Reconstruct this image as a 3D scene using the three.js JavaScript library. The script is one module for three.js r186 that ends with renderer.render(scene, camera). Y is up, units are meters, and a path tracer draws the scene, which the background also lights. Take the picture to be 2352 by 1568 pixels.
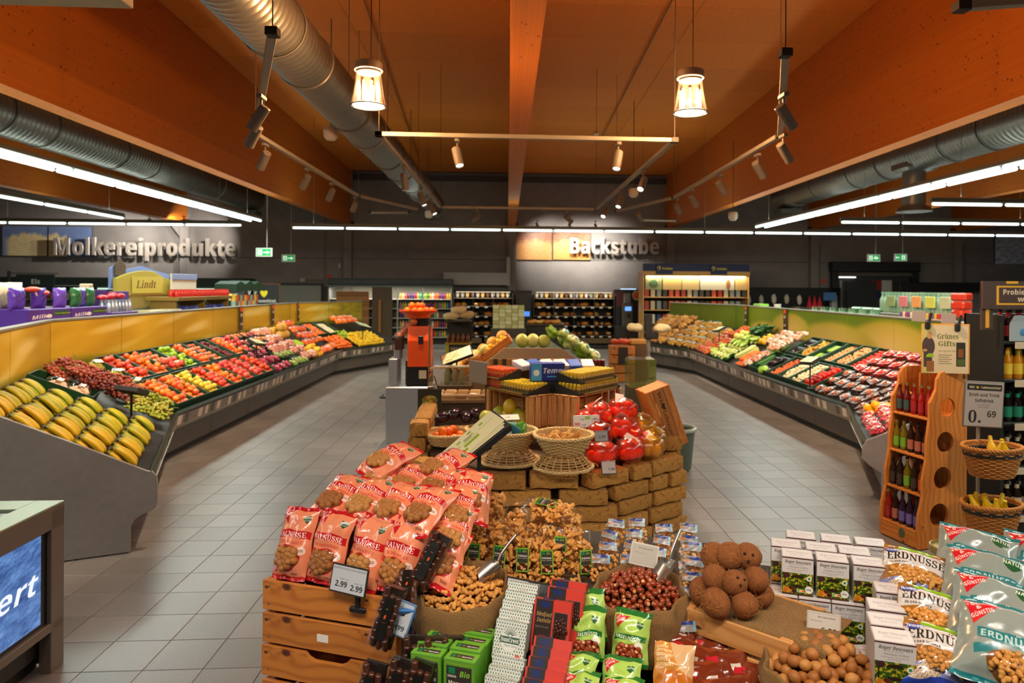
import * as THREE from 'three';
import { mergeGeometries, mergeVertices, toCreasedNormals } from 'three/addons/utils/BufferGeometryUtils.js';
import { FontLoader } from 'three/addons/loaders/FontLoader.js';
import { TextGeometry } from 'three/addons/geometries/TextGeometry.js';
import { RectAreaLightUniformsLib } from 'three/addons/lights/RectAreaLightUniformsLib.js';
import { ImprovedNoise } from 'three/addons/math/ImprovedNoise.js';

// ---------- camera, exposure, light strengths ----------
const scene = new THREE.Scene();
const EYE = 1.96, F = 1568, YAW = -3.5 * Math.PI / 180, ROLL = 0.006;
const camera = new THREE.PerspectiveCamera(2 * Math.atan(784 / F) * 180 / Math.PI, 2352 / 1568, 0.05, 90);
camera.position.set(0, EYE, 0); camera.rotation.order = 'YXZ'; camera.rotation.set(0, YAW, ROLL);
camera.setViewOffset(2352, 1568, -85, 124.4, 2352, 1568);
camera.focus = 2.9; camera.userData.fStop = 3.2;
scene.background = new THREE.Color(0x000000);
const renderer = new THREE.WebGLRenderer({ antialias: true });
renderer.toneMapping = THREE.LinearToneMapping; renderer.toneMappingExposure = 1.0; renderer.shadowMap.enabled = true;
RectAreaLightUniformsLib.init();
const TUBE_LIGHT = 36, TUBE_GLOW = 3.2, SPOT_CD = 21, FORE_CD = 7, PENDANT_CD = 24;
const TUBE_RGB = new THREE.Color(0.86, 1.0, 0.9), WARM = new THREE.Color(1.0, 0.76, 0.5), WARM2 = new THREE.Color(1.0, 0.88, 0.74);

// ---------- helpers ----------
let seed = 7; const rnd = () => { seed = (seed + 0x6d2b79f5) | 0; let t = Math.imul(seed ^ (seed >>> 15), 1 | seed); t = (t + Math.imul(t ^ (t >>> 7), 61 | t)) ^ t; return ((t ^ (t >>> 14)) >>> 0) / 4294967296; };
const R = (a, b) => a + (b - a) * rnd(), PI = Math.PI, pick = (a) => a[Math.floor(rnd() * a.length)];
const perlin = new ImprovedNoise(), nz = (x, y, z = 0) => perlin.noise(x, y, z);
const V = (x, y, z) => new THREE.Vector3(x, y, z);
const names = new Map();
const numbered = (n) => { const k = names.get(n) ?? 0; names.set(n, k + 1); return k ? n + '_' + String(k).padStart(3, '0') : n; };
const mats = new Map();
function M(hex, rough = 0.6, o = {}) {
  const key = hex + '|' + rough + '|' + Object.entries(o).map(([k, v]) => k + (v?.uuid ?? v)).join();
  if (mats.has(key)) return mats.get(key);
  const phys = ['clearcoat', 'transmission', 'sheen', 'anisotropy', 'specularIntensity'].some((k) => k in o);
  const m = new (phys ? THREE.MeshPhysicalMaterial : THREE.MeshStandardMaterial)({ color: hex, roughness: rough, ...o });
  mats.set(key, m); return m;
}
function thing(name, label, category, [x, y, z] = [0, 0, 0], turn = 0, group) {
  const o = new THREE.Group(); o.name = numbered(name); o.position.set(x, y, z); o.rotation.y = turn; o.userData = { label, category };
  if (group) o.userData.group = group; scene.add(o); return o;
}
function mesh(name, geo, mat, parent, pos, rot, scl) {
  const o = new THREE.Mesh(geo, mat); o.name = parent ? name : numbered(name); o.castShadow = o.receiveShadow = true;
  if (pos) o.position.set(...pos); if (rot) o.rotation.set(...rot); if (scl) o.scale.set(...(Array.isArray(scl) ? scl : [scl, scl, scl]));
  (parent ?? scene).add(o); return o;
}
function one(name, geo, mat, label, category, pos, rot, group, scl) { const o = mesh(name, geo, mat, null, pos, rot, scl); o.userData = { label, category }; if (group) o.userData.group = group; return o; }
function struct(name, geo, mat, pos, rot) { const o = mesh(name, geo, mat, null, pos, rot); o.userData.kind = 'structure'; return o; }
function copy(src, name, label, pos, turn = 0, group) { const o = src.clone(); o.name = numbered(name); o.position.set(...pos); o.rotation.set(0, turn, 0); o.userData = { ...src.userData, label }; if (group) o.userData.group = group; scene.add(o); return o; }
const stuffOf = (o, label) => { o.userData.kind = 'stuff'; if (label) o.userData.label = label; return o; };
// box with chamfered edges, uv in metres with u along its longest side
function cb(w, h, d, b = 0.004) {
  b = Math.min(b, w * 0.3, h * 0.3, d * 0.3);
  const X = w / 2, Y = h / 2, Z = d / 2, P = [], quad = (a, b2, c, e) => P.push(...a, ...b2, ...c, ...a, ...c, ...e);
  const pt = (sx, sy, sz, f) => [sx * (f === 0 ? X : X - b), sy * (f === 1 ? Y : Y - b), sz * (f === 2 ? Z : Z - b)];
  for (const s of [1, -1]) {
    const q = (f) => { const c = [[-1, -1], [1, -1], [1, 1], [-1, 1]].map(([u, v]) => f === 0 ? pt(s, u, v, 0) : f === 1 ? pt(v, s, u, 1) : pt(u, v, s, 2)); if (s < 0) c.reverse(); quad(...c); };
    q(0); q(1); q(2);
  }
  for (const s of [1, -1]) for (const t of [1, -1]) {
    const e = (f, g, mk) => { const a = mk(1, f), c = mk(1, g), d2 = mk(-1, g), e2 = mk(-1, f); (s * t > 0) ? quad(a, e2, d2, c) : quad(a, c, d2, e2); };
    e(0, 1, (k, f) => pt(s, t, k, f)); e(1, 2, (k, f) => pt(k, s, t, f)); e(2, 0, (k, f) => pt(t, k, s, f));
  }
  for (const s of [1, -1]) for (const t of [1, -1]) for (const k of [1, -1]) { const a = pt(s, t, k, 0), c = pt(s, t, k, 1), e = pt(s, t, k, 2); s * t * k > 0 ? P.push(...a, ...c, ...e) : P.push(...a, ...e, ...c); }
  return uvBox(flat(P), w, h, d);
}
function flat(P, uv) { const g = new THREE.BufferGeometry(); g.setAttribute('position', new THREE.Float32BufferAttribute(P, 3)); if (uv) g.setAttribute('uv', new THREE.Float32BufferAttribute(uv, 2)); g.computeVertexNormals(); return g; }
function uvBox(g, w, h, d) {
  if (g.index) g = g.toNonIndexed();
  const p = g.attributes.position, n = g.attributes.normal, uv = new Float32Array(p.count * 2), L = w >= h && w >= d ? 0 : h >= d ? 1 : 2;
  for (let i = 0; i < p.count; i++) {
    const a = [p.getX(i), p.getY(i), p.getZ(i)], m = [Math.abs(n.getX(i)), Math.abs(n.getY(i)), Math.abs(n.getZ(i))];
    const f = m[0] >= m[1] && m[0] >= m[2] ? 0 : m[1] >= m[2] ? 1 : 2; const ax = [0, 1, 2].filter((k) => k !== f);
    const u = ax.includes(L) ? L : ax[0], v = ax.find((k) => k !== u); uv[i * 2] = a[u] + f * 0.37; uv[i * 2 + 1] = a[v] + f * 0.61;
  }
  g.setAttribute('uv', new THREE.BufferAttribute(uv, 2)); return g;
}
function noUv(g) { g = g.index ? g.toNonIndexed() : g.clone(); for (const k of Object.keys(g.attributes)) if (k !== 'position' && k !== 'normal') g.deleteAttribute(k); return g; }
const join = (list) => mergeGeometries(list.map(noUv));
const joinUv = (list) => mergeGeometries(list.map((g) => (g.index ? g.toNonIndexed() : g)));
const at = (g, x = 0, y = 0, z = 0, rx = 0, ry = 0, rz = 0, s = 1) => g.clone().applyMatrix4(new THREE.Matrix4().compose(V(x, y, z), new THREE.Quaternion().setFromEuler(new THREE.Euler(rx, ry, rz)), Array.isArray(s) ? V(...s) : V(s, s, s)));
const cyl = (r0, r1, h, n = 16, open = false) => new THREE.CylinderGeometry(r1, r0, h, n, 1, open);
function bar(a, b, r, n = 6) { const A = V(...a), B = V(...b), d = B.clone().sub(A), g = new THREE.CylinderGeometry(r, r, d.length(), n); return g.applyQuaternion(new THREE.Quaternion().setFromUnitVectors(V(0, 1, 0), d.normalize())).translate((a[0] + b[0]) / 2, (a[1] + b[1]) / 2, (a[2] + b[2]) / 2); }
function boxBar(a, b, w, h) { const dx = b[0] - a[0], dy = b[1] - a[1], dz = b[2] - a[2], L = Math.hypot(dx, dy, dz); return cb(L, h, w, 0.003).applyMatrix4(new THREE.Matrix4().makeRotationZ(Math.atan2(dy, Math.hypot(dx, dz)))).applyMatrix4(new THREE.Matrix4().makeRotationY(-Math.atan2(dz, dx))).translate((a[0] + b[0]) / 2, (a[1] + b[1]) / 2, (a[2] + b[2]) / 2); }
const tube = (pts, r, n = 24, m = 6, closed = false) => new THREE.TubeGeometry(new THREE.CatmullRomCurve3(pts.map((p) => V(...p)), closed), n, r, m, closed);
const lathe = (pts, n = 16) => new THREE.LatheGeometry(pts.map(([r, y]) => new THREE.Vector2(r, y)), n);
const ball = (r, n = 14, m = 10) => new THREE.SphereGeometry(r, n, m);
function prism(pts, d, bevel = 0) { const s = new THREE.Shape(pts.map(([x, y]) => new THREE.Vector2(x, y))); return new THREE.ExtrudeGeometry(s, { depth: d, bevelEnabled: bevel > 0, bevelSize: bevel, bevelThickness: bevel, bevelSegments: 2, curveSegments: 10 }); }
// grid surface from a function (u, v in 0..1) -> [x, y, z]
function surf(fn, nu, nv) {
  const P = [], U = [], I = [];
  for (let j = 0; j <= nv; j++) for (let i = 0; i <= nu; i++) { P.push(...fn(i / nu, j / nv)); U.push(i / nu, j / nv); }
  for (let j = 0; j < nv; j++) for (let i = 0; i < nu; i++) { const a = j * (nu + 1) + i, b = a + 1, c = a + nu + 1, d = c + 1; I.push(a, b, d, a, d, c); }
  const g = new THREE.BufferGeometry(); g.setAttribute('position', new THREE.Float32BufferAttribute(P, 3)); g.setAttribute('uv', new THREE.Float32BufferAttribute(U, 2)); g.setIndex(I); g.computeVertexNormals(); return g;
}
function wobble(g, amp, freq, s = 0) { g = mergeVertices(noUv(g).deleteAttribute('normal'), 1e-5); const p = g.attributes.position; for (let i = 0; i < p.count; i++) { const x = p.getX(i), y = p.getY(i), z = p.getZ(i), L = Math.hypot(x, y, z) || 1, k = 1 + amp * nz(x * freq + s, y * freq - s, z * freq + 2 * s) / L; p.setXYZ(i, x * k, y * k, z * k); } g.computeVertexNormals(); return g; }
// ---------- textures ----------
function tex(c, o = {}) { const t = new THREE.CanvasTexture(c); t.colorSpace = o.data ? THREE.NoColorSpace : THREE.SRGBColorSpace; t.magFilter = THREE.LinearFilter; if (o.rep) { t.wrapS = t.wrapT = THREE.RepeatWrapping; t.repeat.set(o.rep[0], o.rep[1]); } return t; }
function canvas(w, h, draw, o) { const c = document.createElement('canvas'); c.width = w; c.height = h; const x = c.getContext('2d'); draw(x, w, h); return tex(c, o); }
const rgb = (a, k = 1) => 'rgb(' + a.map((v) => Math.max(0, Math.min(255, Math.round(v * k)))).join() + ')';
// noise-driven texture; fn(u, v) with u, v in 0..1 -> [r, g, b] 0..255
function noiseTex(w, h, fn, o = {}) { const c = document.createElement('canvas'); c.width = w; c.height = h; const x = c.getContext('2d'), im = x.createImageData(w, h); for (let j = 0, k = 0; j < h; j++) for (let i = 0; i < w; i++, k += 4) { const p = fn(i / w, j / h); im.data[k] = p[0]; im.data[k + 1] = p[1]; im.data[k + 2] = p[2]; im.data[k + 3] = 255; } x.putImageData(im, 0, 0); return tex(c, o); }
// seamless noise in u with period 1
const wrapN = (u, v, f, s = 0) => { const a = u * 2 * PI; return nz(Math.cos(a) * f / 6.28 + s, Math.sin(a) * f / 6.28 + s, v * f); };
const mix3 = (a, b, t) => [a[0] + (b[0] - a[0]) * t, a[1] + (b[1] - a[1]) * t, a[2] + (b[2] - a[2]) * t];
// pine plank texture: u runs along the grain, one tile is 1.2 m x 0.6 m
function woodTex(light, dark, knots, s, grain = 26) {
  const K = []; for (let i = 0; i < knots; i++) K.push([rnd(), rnd(), R(0.006, 0.016)]);
  return noiseTex(512, 256, (u, v) => {
    let y = v * grain + 1.6 * nz(u * 5 + s, v * 4, s) , k = 0;
    for (const [a, b, r] of K) { const dx = (u - a) * 1.2, dy = (v - b) * 0.6, d = Math.hypot(dx * 0.7, dy) / r; if (d < 5) { y += 2.2 * Math.exp(-d * d / 6) * Math.sign(dy || 1); if (d < 1) k = Math.max(k, 1 - d * d * 0.6); } }
    const g = Math.pow(0.5 + 0.5 * Math.sin(y * 2 * PI * 0.5), 3), f = 0.5 + 0.5 * nz(u * 20, v * 160, s + 3), c = mix3(light, dark, 0.5 * g + 0.28 * f);
    return mix3(c, [dark[0] * 0.45, dark[1] * 0.38, dark[2] * 0.35], k);
  }, { rep: [1 / 1.2, 1 / 0.6] });
}
const grey = (v) => [v, v, v];
// ---------- the setting ----------
const WZ = -22.6, XL = -18.2, XR = 18.2, ZF = 4, BAY = [-10.3, -5.18, 0.14, 5.4, 10.31, 15.35];
const ceilY = (z) => 5.68 + 0.03 * (z - WZ);
const osbMap = noiseTex(1024, 512, (u, v) => {
  let s = 0, t = 0; for (let k = 0; k < 3; k++) { const a = nz(u * (26 << k), v * (70 << k), 3 + k * 7); s += a / (1 + k * 0.6); t += Math.abs(nz(u * (18 << k) + 9, v * (46 << k), 31 + k)); }
  const c = mix3([214, 134, 48], [176, 96, 26], 0.5 + 0.55 * s); return t < 0.16 ? mix3(c, [120, 62, 18], 0.6) : c;
}, { rep: [1 / 1.6, 1 / 0.8] });
const OSB = [1, 0.95, 1.04, 0.98].map((k, i) => { const m = new THREE.MeshStandardMaterial({ map: osbMap.clone(), roughness: 0.75, color: new THREE.Color(k * 1.08, k * 1.02, k * 0.4) }); m.map.offset.set(i * 0.31, i * 0.17); m.bumpMap = m.map; m.bumpScale = 0.002; return m; });
const glulamMap = (() => { const K = []; for (let i = 0; i < 130; i++) K.push([rnd(), rnd(), R(0.007, 0.016)]);
  return noiseTex(1024, 512, (u, v) => { const lam = Math.floor(v * 32), f = v * 32 - lam, tone = 0.5 + 0.5 * Math.sin(lam * 12.9898) * Math.cos(lam * 4.1);
    let c = mix3([206, 122, 44], [184, 100, 32], 0.35 * tone + 0.4 * (0.5 + 0.5 * nz(u * 8, v * 220, 5)) + 0.2 * (0.5 + 0.5 * nz(u * 3, v * 9, 2)));
    if (f < 0.06) c = mix3(c, [120, 62, 20], 0.4);
    for (const [a, b, r] of K) { const du = Math.abs(u - a), dv = v - b; if (du > 0.02 || Math.abs(dv) > 0.03) continue; const d = Math.hypot(du * 4, dv * 1.28) / r; if (d < 1) c = mix3(c, [58, 26, 8], 1 - d * d); }
    return c; }, { rep: [1 / 4, 1 / 1.28] }); })();
const GLULAM = new THREE.MeshStandardMaterial({ map: glulamMap, roughness: 0.6, color: new THREE.Color(0.9, 0.86, 0.42) });

// floor: one bed of grout, the nearest tiles piece by piece, the rest instanced
const tileBase = [[136, 130, 126], [131, 125, 121], [141, 134, 130]].map((c, k) => new THREE.MeshStandardMaterial({ roughness: 0.34, map: noiseTex(256, 256, (u, v) => { const s = nz(u * 90, v * 90, k * 5) , t = nz(u * 200, v * 200, k), q = 0.5 * nz(u * 3, v * 3, k * 9); return rgbA(c, 1 + 0.06 * s + 0.07 * t + 0.05 * q + (t > 0.5 ? 0.12 : 0)); }, { rep: [1 / 0.9, 1 / 0.9] }) }));
function rgbA(c, k) { return c.map((v) => v * k); }
{
  const floor = struct('floor', at(new THREE.BoxGeometry(XR - XL, 0.2, ZF - WZ), (XL + XR) / 2, -0.104, (ZF + WZ) / 2), M('#4c443e', 0.9));
  const tg = [0, 1, 2, 3].map((i) => { const g = cb(0.2965, 0.012, 0.2965, 0.0016); const uv = g.attributes.uv; for (let k = 0; k < uv.count; k++) uv.setXY(k, uv.getX(k) + i * 0.31, uv.getY(k) + i * 0.23); return g; });
  const far = [[], [], []], near = [];
  for (let i = Math.ceil((XL - 0.12) / 0.3); i < XR / 0.3; i++) for (let j = -13; j < 76; j++) {
    const x = 0.109 + i * 0.3, z = -0.14 - j * 0.3; if (z < WZ + 0.1 || z > ZF - 0.1) continue;
    const inL = x > -3.2 && x < -0.3 && z < -3 && z > -9.6, inR = x > 0.9 && x < 3.9 && z < -4.6 && z > -9.2;
    const w = [x, z, i, j]; (inL || inR) ? near.push(w) : far[((i * 7 + j * 13) % 3 + 3) % 3].push(w);
  }
  near.sort((a, b) => Math.hypot(a[0], a[1]) - Math.hypot(b[0], b[1]));
  near.splice(300).forEach((w) => far[((w[2] * 7 + w[3] * 13) % 3 + 3) % 3].push(w));
  for (const [x, z, i, j] of near) mesh('tile', tg[((i * 3 + j * 5) % 4 + 4) % 4], tileBase[((i * 7 + j * 13) % 3 + 3) % 3], floor, [x, -0.006 + 0.0003 * nz(i * 3.1, j * 2.7), z]);
  far.forEach((L, k) => { const im = new THREE.InstancedMesh(tg[k], tileBase[k], L.length), m = new THREE.Matrix4(); L.forEach(([x, z, i, j], n) => im.setMatrixAt(n, m.makeTranslation(x, -0.006 + 0.0003 * nz(i * 3.1, j * 2.7), z))); im.name = 'tile_field'; im.receiveShadow = true; stuffOf(im); floor.add(im); });
}
// ceiling of wood-strand boards, joints open by a few millimetres
{
  const slope = Math.atan(0.03);
  const ceil = struct('ceiling', new THREE.BoxGeometry(XR - XL, 0.2, (ZF - WZ) * 1.01), M('#3a1c08', 0.9), [0, ceilY((ZF + WZ) / 2) + 0.128, (ZF + WZ) / 2], [-slope, 0, 0]);
  const xs = [[XL, -10.45], [-10.45, -5.31], [-5.05, -2.45], [-2.45, 0.02], [0.26, 2.8], [2.8, 5.27], [5.53, 10.2], [10.2, XR]];
  for (const [a, b] of xs) { const g = cb(b - a - 0.006, 0.02, 1.244, 0.002); for (let j = 0; j < 21; j++) mesh('board', g, OSB[(j * 3 + Math.floor(a + 20)) % 4], ceil, [(a + b) / 2, -0.114, 13.2 - 0.62 - j * 1.25]); }
}
for (const x of BAY) { const L = ZF - WZ, g = uvBox(new THREE.BoxGeometry(0.25, 2.3, L), 0.25, 2.3, L); struct('beam', g, GLULAM, [x, 3.96 + 1.15, (ZF + WZ) / 2]); }
// walls
const WALLM = noiseMatte([128, 126, 126], 0.75);
function noiseMatte(c, r) { return new THREE.MeshStandardMaterial({ roughness: r, map: noiseTex(128, 128, (u, v) => rgbA(c, 1 + 0.05 * nz(u * 40, v * 40, 3) + 0.05 * nz(u * 6, v * 6, 8)), { rep: [0.5, 0.5] }) }); }
{
  const wb = struct('wall_back', new THREE.BoxGeometry(XR - XL + 0.4, 6.4, 0.2), M('#2c2b2e', 0.9), [0, 3.2, WZ - 0.13]);
  const edges = [XL, ...BAY.map((x) => x), XR];
  for (let i = 0; i < edges.length - 1; i++) { const a = edges[i], b = edges[i + 1]; for (const [y0, y1] of [[0, 2.86], [2.86, 5.9]]) { const g = cb(b - a - 0.012, y1 - y0 - 0.012, 0.03, 0.003); mesh('panel', g, WALLM, wb, [(a + b) / 2, (y0 + y1) / 2 - 3.2, 0.115]); } }
  for (const x of BAY) { // pilasters with a haunch under each beam
    const p = struct('column', cb(0.26, 5.6, 0.22, 0.006), WALLM, [x + 0.02, 2.8, WZ + 0.1]);
    const s = x < 0.2 ? -1 : 1; const pts = s < 0 ? [[-0.13, 0], [-0.13, -0.42], [-0.45, 0]] : [[0.13, 0], [0.45, 0], [0.13, -0.42]];
    mesh('haunch', prism(pts, 0.16), WALLM, p, [0, 1.1, -0.08]);
    mesh('bearing', cb(0.34, 0.12, 0.3, 0.004), M('#1b1a1c', 0.6), p, [0, 1.19, 0.02]);
  }
  struct('trim_1', cb(XR - XL, 0.16, 0.12), M('#3f3d42', 0.6), [0, 5.5, WZ + 0.06]);
  struct('wall_left', new THREE.BoxGeometry(0.2, 7, ZF - WZ + 0.4), WALLM, [XL - 0.1, 3.4, (ZF + WZ) / 2]);
  struct('wall_right', new THREE.BoxGeometry(0.2, 7, ZF - WZ + 0.4), WALLM, [XR + 0.1, 3.4, (ZF + WZ) / 2]);
  struct('wall_front', new THREE.BoxGeometry(XR - XL + 0.4, 7, 0.2), noiseMatte([170, 160, 148], 0.8), [0, 3.4, ZF + 0.1]);
}
// ---------- luminous tube lines ----------
const GLOW = new THREE.MeshStandardMaterial({ color: '#111111', emissive: TUBE_RGB, emissiveIntensity: TUBE_GLOW, roughness: 0.4 });
const HOUSE = M('#6f736c', 0.45, { metalness: 0.3 }), UP = 0.45;
function rect(x, y, z, w, h, k, color, parent) { const l = new THREE.RectAreaLight(color, k, w, h); l.position.set(x, y, z); l.rotation.x = -PI / 2; (parent ?? scene).add(l); return l; }
function lightLine(label, x0, z0, x1, z1, double) {
  const L = Math.hypot(x1 - x0, z1 - z0), n = Math.max(1, Math.round(L / 1.2)), alongX = Math.abs(x1 - x0) > Math.abs(z1 - z0), seg = L / n;
  const t = thing('light_strip', label, 'light', [(x0 + x1) / 2, 3.3, (z0 + z1) / 2], alongX ? 0 : PI / 2);
  mesh('housing', cb(L, 0.04, double ? 0.26 : 0.07), HOUSE, t, [0, 0.045, 0]);
  mesh('rail', cb(L, 0.03, 0.05), HOUSE, t, [0, 0.085, 0]);
  for (let i = 0; i < n; i++) {
    const x = -L / 2 + (i + 0.5) * seg;
    for (const z of double ? [-0.1, 0.1] : [0]) { const g = mesh('tube', TUBEG(seg - 0.05), GLOW, t, [x, 0, z]); }
    if (double) { if (i % 2 === 0) for (const z of [-0.1, 0.1]) rect(x + seg / 2, -0.034, z, seg * 2 - 0.06, 0.04, TUBE_LIGHT * 2.6, TUBE_RGB, t); } else rect(x, -0.034, 0, seg - 0.06, 0.05, TUBE_LIGHT * 2, TUBE_RGB, t);
    if (i % 2 === 0) { const w = rect(x + seg / 2, 0.12, 0, seg * 2 - 0.1, 0.06, TUBE_LIGHT * UP, TUBE_RGB, t); w.rotation.x = PI / 2; }
  }
  for (const x of [-L / 2 + 0.5, 0, L / 2 - 0.5]) mesh('suspension_wire', cyl(0.004, 0.004, 2.6, 5), M('#6b6a60', 0.5), t, [x, 1.38, 0]);
}
const tubeCache = new Map(); function TUBEG(L) { const k = L.toFixed(3); if (!tubeCache.has(k)) tubeCache.set(k, at(new THREE.CapsuleGeometry(0.024, L - 0.05, 4, 8), 0, 0, 0, 0, 0, PI / 2)); return tubeCache.get(k); }
lightLine('long pair of white light tubes running over the left produce stand', -5.2, 1.5, -5.2, -14.5, true);
lightLine('long pair of white light tubes running over the right produce stand', 5.5, 1.5, 5.5, -14.6, true);
lightLine('very long row of white light tubes crossing before the grey back wall', -4.98, -16.1, 14.4, -16.1);
lightLine('row of white light tubes hanging in front of the dairy wall sign', -5.9, -15.6, -15.9, -15.6);
lightLine('short row of white light tubes at far left, pointing towards the dairy sign', -7.75, -6.0, -7.75, -14.3);
lightLine('row of white light tubes at right above the drinks shelves, second highest', 6.65, -13.3, 14.2, -13.3);
lightLine('highest short row of white light tubes at the right edge', 6.6, -10.3, 12.6, -10.3);

// ---------- tracks and track spotlights ----------
const TRACKM = M('#8b857a', 0.5), SPOTM = M('#6d655c', 0.55), BLACK = M('#141414', 0.6);
const LENS = new THREE.MeshStandardMaterial({ color: '#111111', emissive: WARM2, emissiveIntensity: 6 });
function track(label, pts, y, wires) {
  const c = pts[0], t = thing('lighting_track', label, 'lighting track', [c[0], y, c[1]]);
  for (let i = 0; i + 1 < pts.length; i++) mesh('rail', boxBar([pts[i][0] - c[0], 0, pts[i][1] - c[1]], [pts[i + 1][0] - c[0], 0, pts[i + 1][1] - c[1]], 0.05, 0.04), TRACKM, t);
  for (const p of pts) mesh('end_cap', cb(0.07, 0.05, 0.07), BLACK, t, [p[0] - c[0], 0, p[1] - c[1]]);
  for (const p of wires ?? pts) mesh('suspension_wire', cyl(0.004, 0.004, 2.7, 5), M('#3c362c', 0.5), t, [p[0] - c[0], 1.36, p[1] - c[1]]);
}
const spotBody = toCreasedNormals(lathe([[0, 0], [0.036, 0], [0.042, -0.006], [0.042, -0.2], [0.037, -0.2], [0.036, -0.185]], 18), 0.6);
let spotN = 0;
function spot(label, x, z, tx, ty, tz, cd = SPOT_CD, y = 3.4, ang = 0.62, color = WARM) {
  const t = thing('track_spotlight', label, 'spotlight', [x, y - 0.02, z], 0, undefined);
  mesh('adapter', cb(0.04, 0.03, 0.12), SPOTM, t, [0, -0.03, 0]);
  mesh('arm', cb(0.014, 0.1, 0.02), SPOTM, t, [0, -0.09, 0]);
  const dir = V(tx - x, ty - (y - 0.15), tz - z).normalize(), q = new THREE.Quaternion().setFromUnitVectors(V(0, -1, 0), dir);
  const b = mesh('body', spotBody, SPOTM, t); b.quaternion.copy(q); b.position.copy(dir.clone().multiplyScalar(-0.06).add(V(0, -0.15, 0)));
  const l = mesh('lens_glow', at(new THREE.CircleGeometry(0.036, 18), 0, 0, 0, PI / 2, 0, 0), LENS, t); l.quaternion.copy(q); l.position.copy(dir.clone().multiplyScalar(0.127).add(V(0, -0.15, 0)));
  const s = new THREE.SpotLight(color, cd, 0, ang, 0.75, 2); s.position.copy(dir.clone().multiplyScalar(0.15).add(V(0, -0.15, 0))); s.castShadow = true; s.shadow.radius = 2; s.target.position.copy(dir.clone().multiplyScalar(3)); t.add(s, s.target); return t;
}
track('pale angled lighting track with spotlights along the left produce stand', [[-1.34, -3.97], [-2.4, -6.65], [-2.38, -11.05], [-1.67, -12.88]], 3.4);
track('pale angled lighting track with spotlights along the right produce stand', [[1.69, -4.08], [2.55, -6.27], [2.64, -10.73], [2.04, -12.75]], 3.4);
track('pale rectangular lighting track hanging over the middle island', [[-1.222, -6.55], [1.62, -6.57], [1.62, -12.47], [-1.222, -12.47], [-1.222, -6.55]], 3.4);
track('pale lighting track over the nut display, its black end in the upper right corner', [[2.3, -3.34], [3.1, -3.1]], 3.4);
track('pale lighting track hanging over the nut display in the foreground', [[-1.6, -0.7], [2.2, -0.7]], 3.4);
track('short pale lighting track before the wall, left of the central beam', [[-3.1, -15.6], [-2.2, -15.5]], 3.62);
track('short pale lighting track before the bakery wall, right of the central beam', [[3.3, -16.6], [4.2, -16.7]], 3.62);
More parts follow.
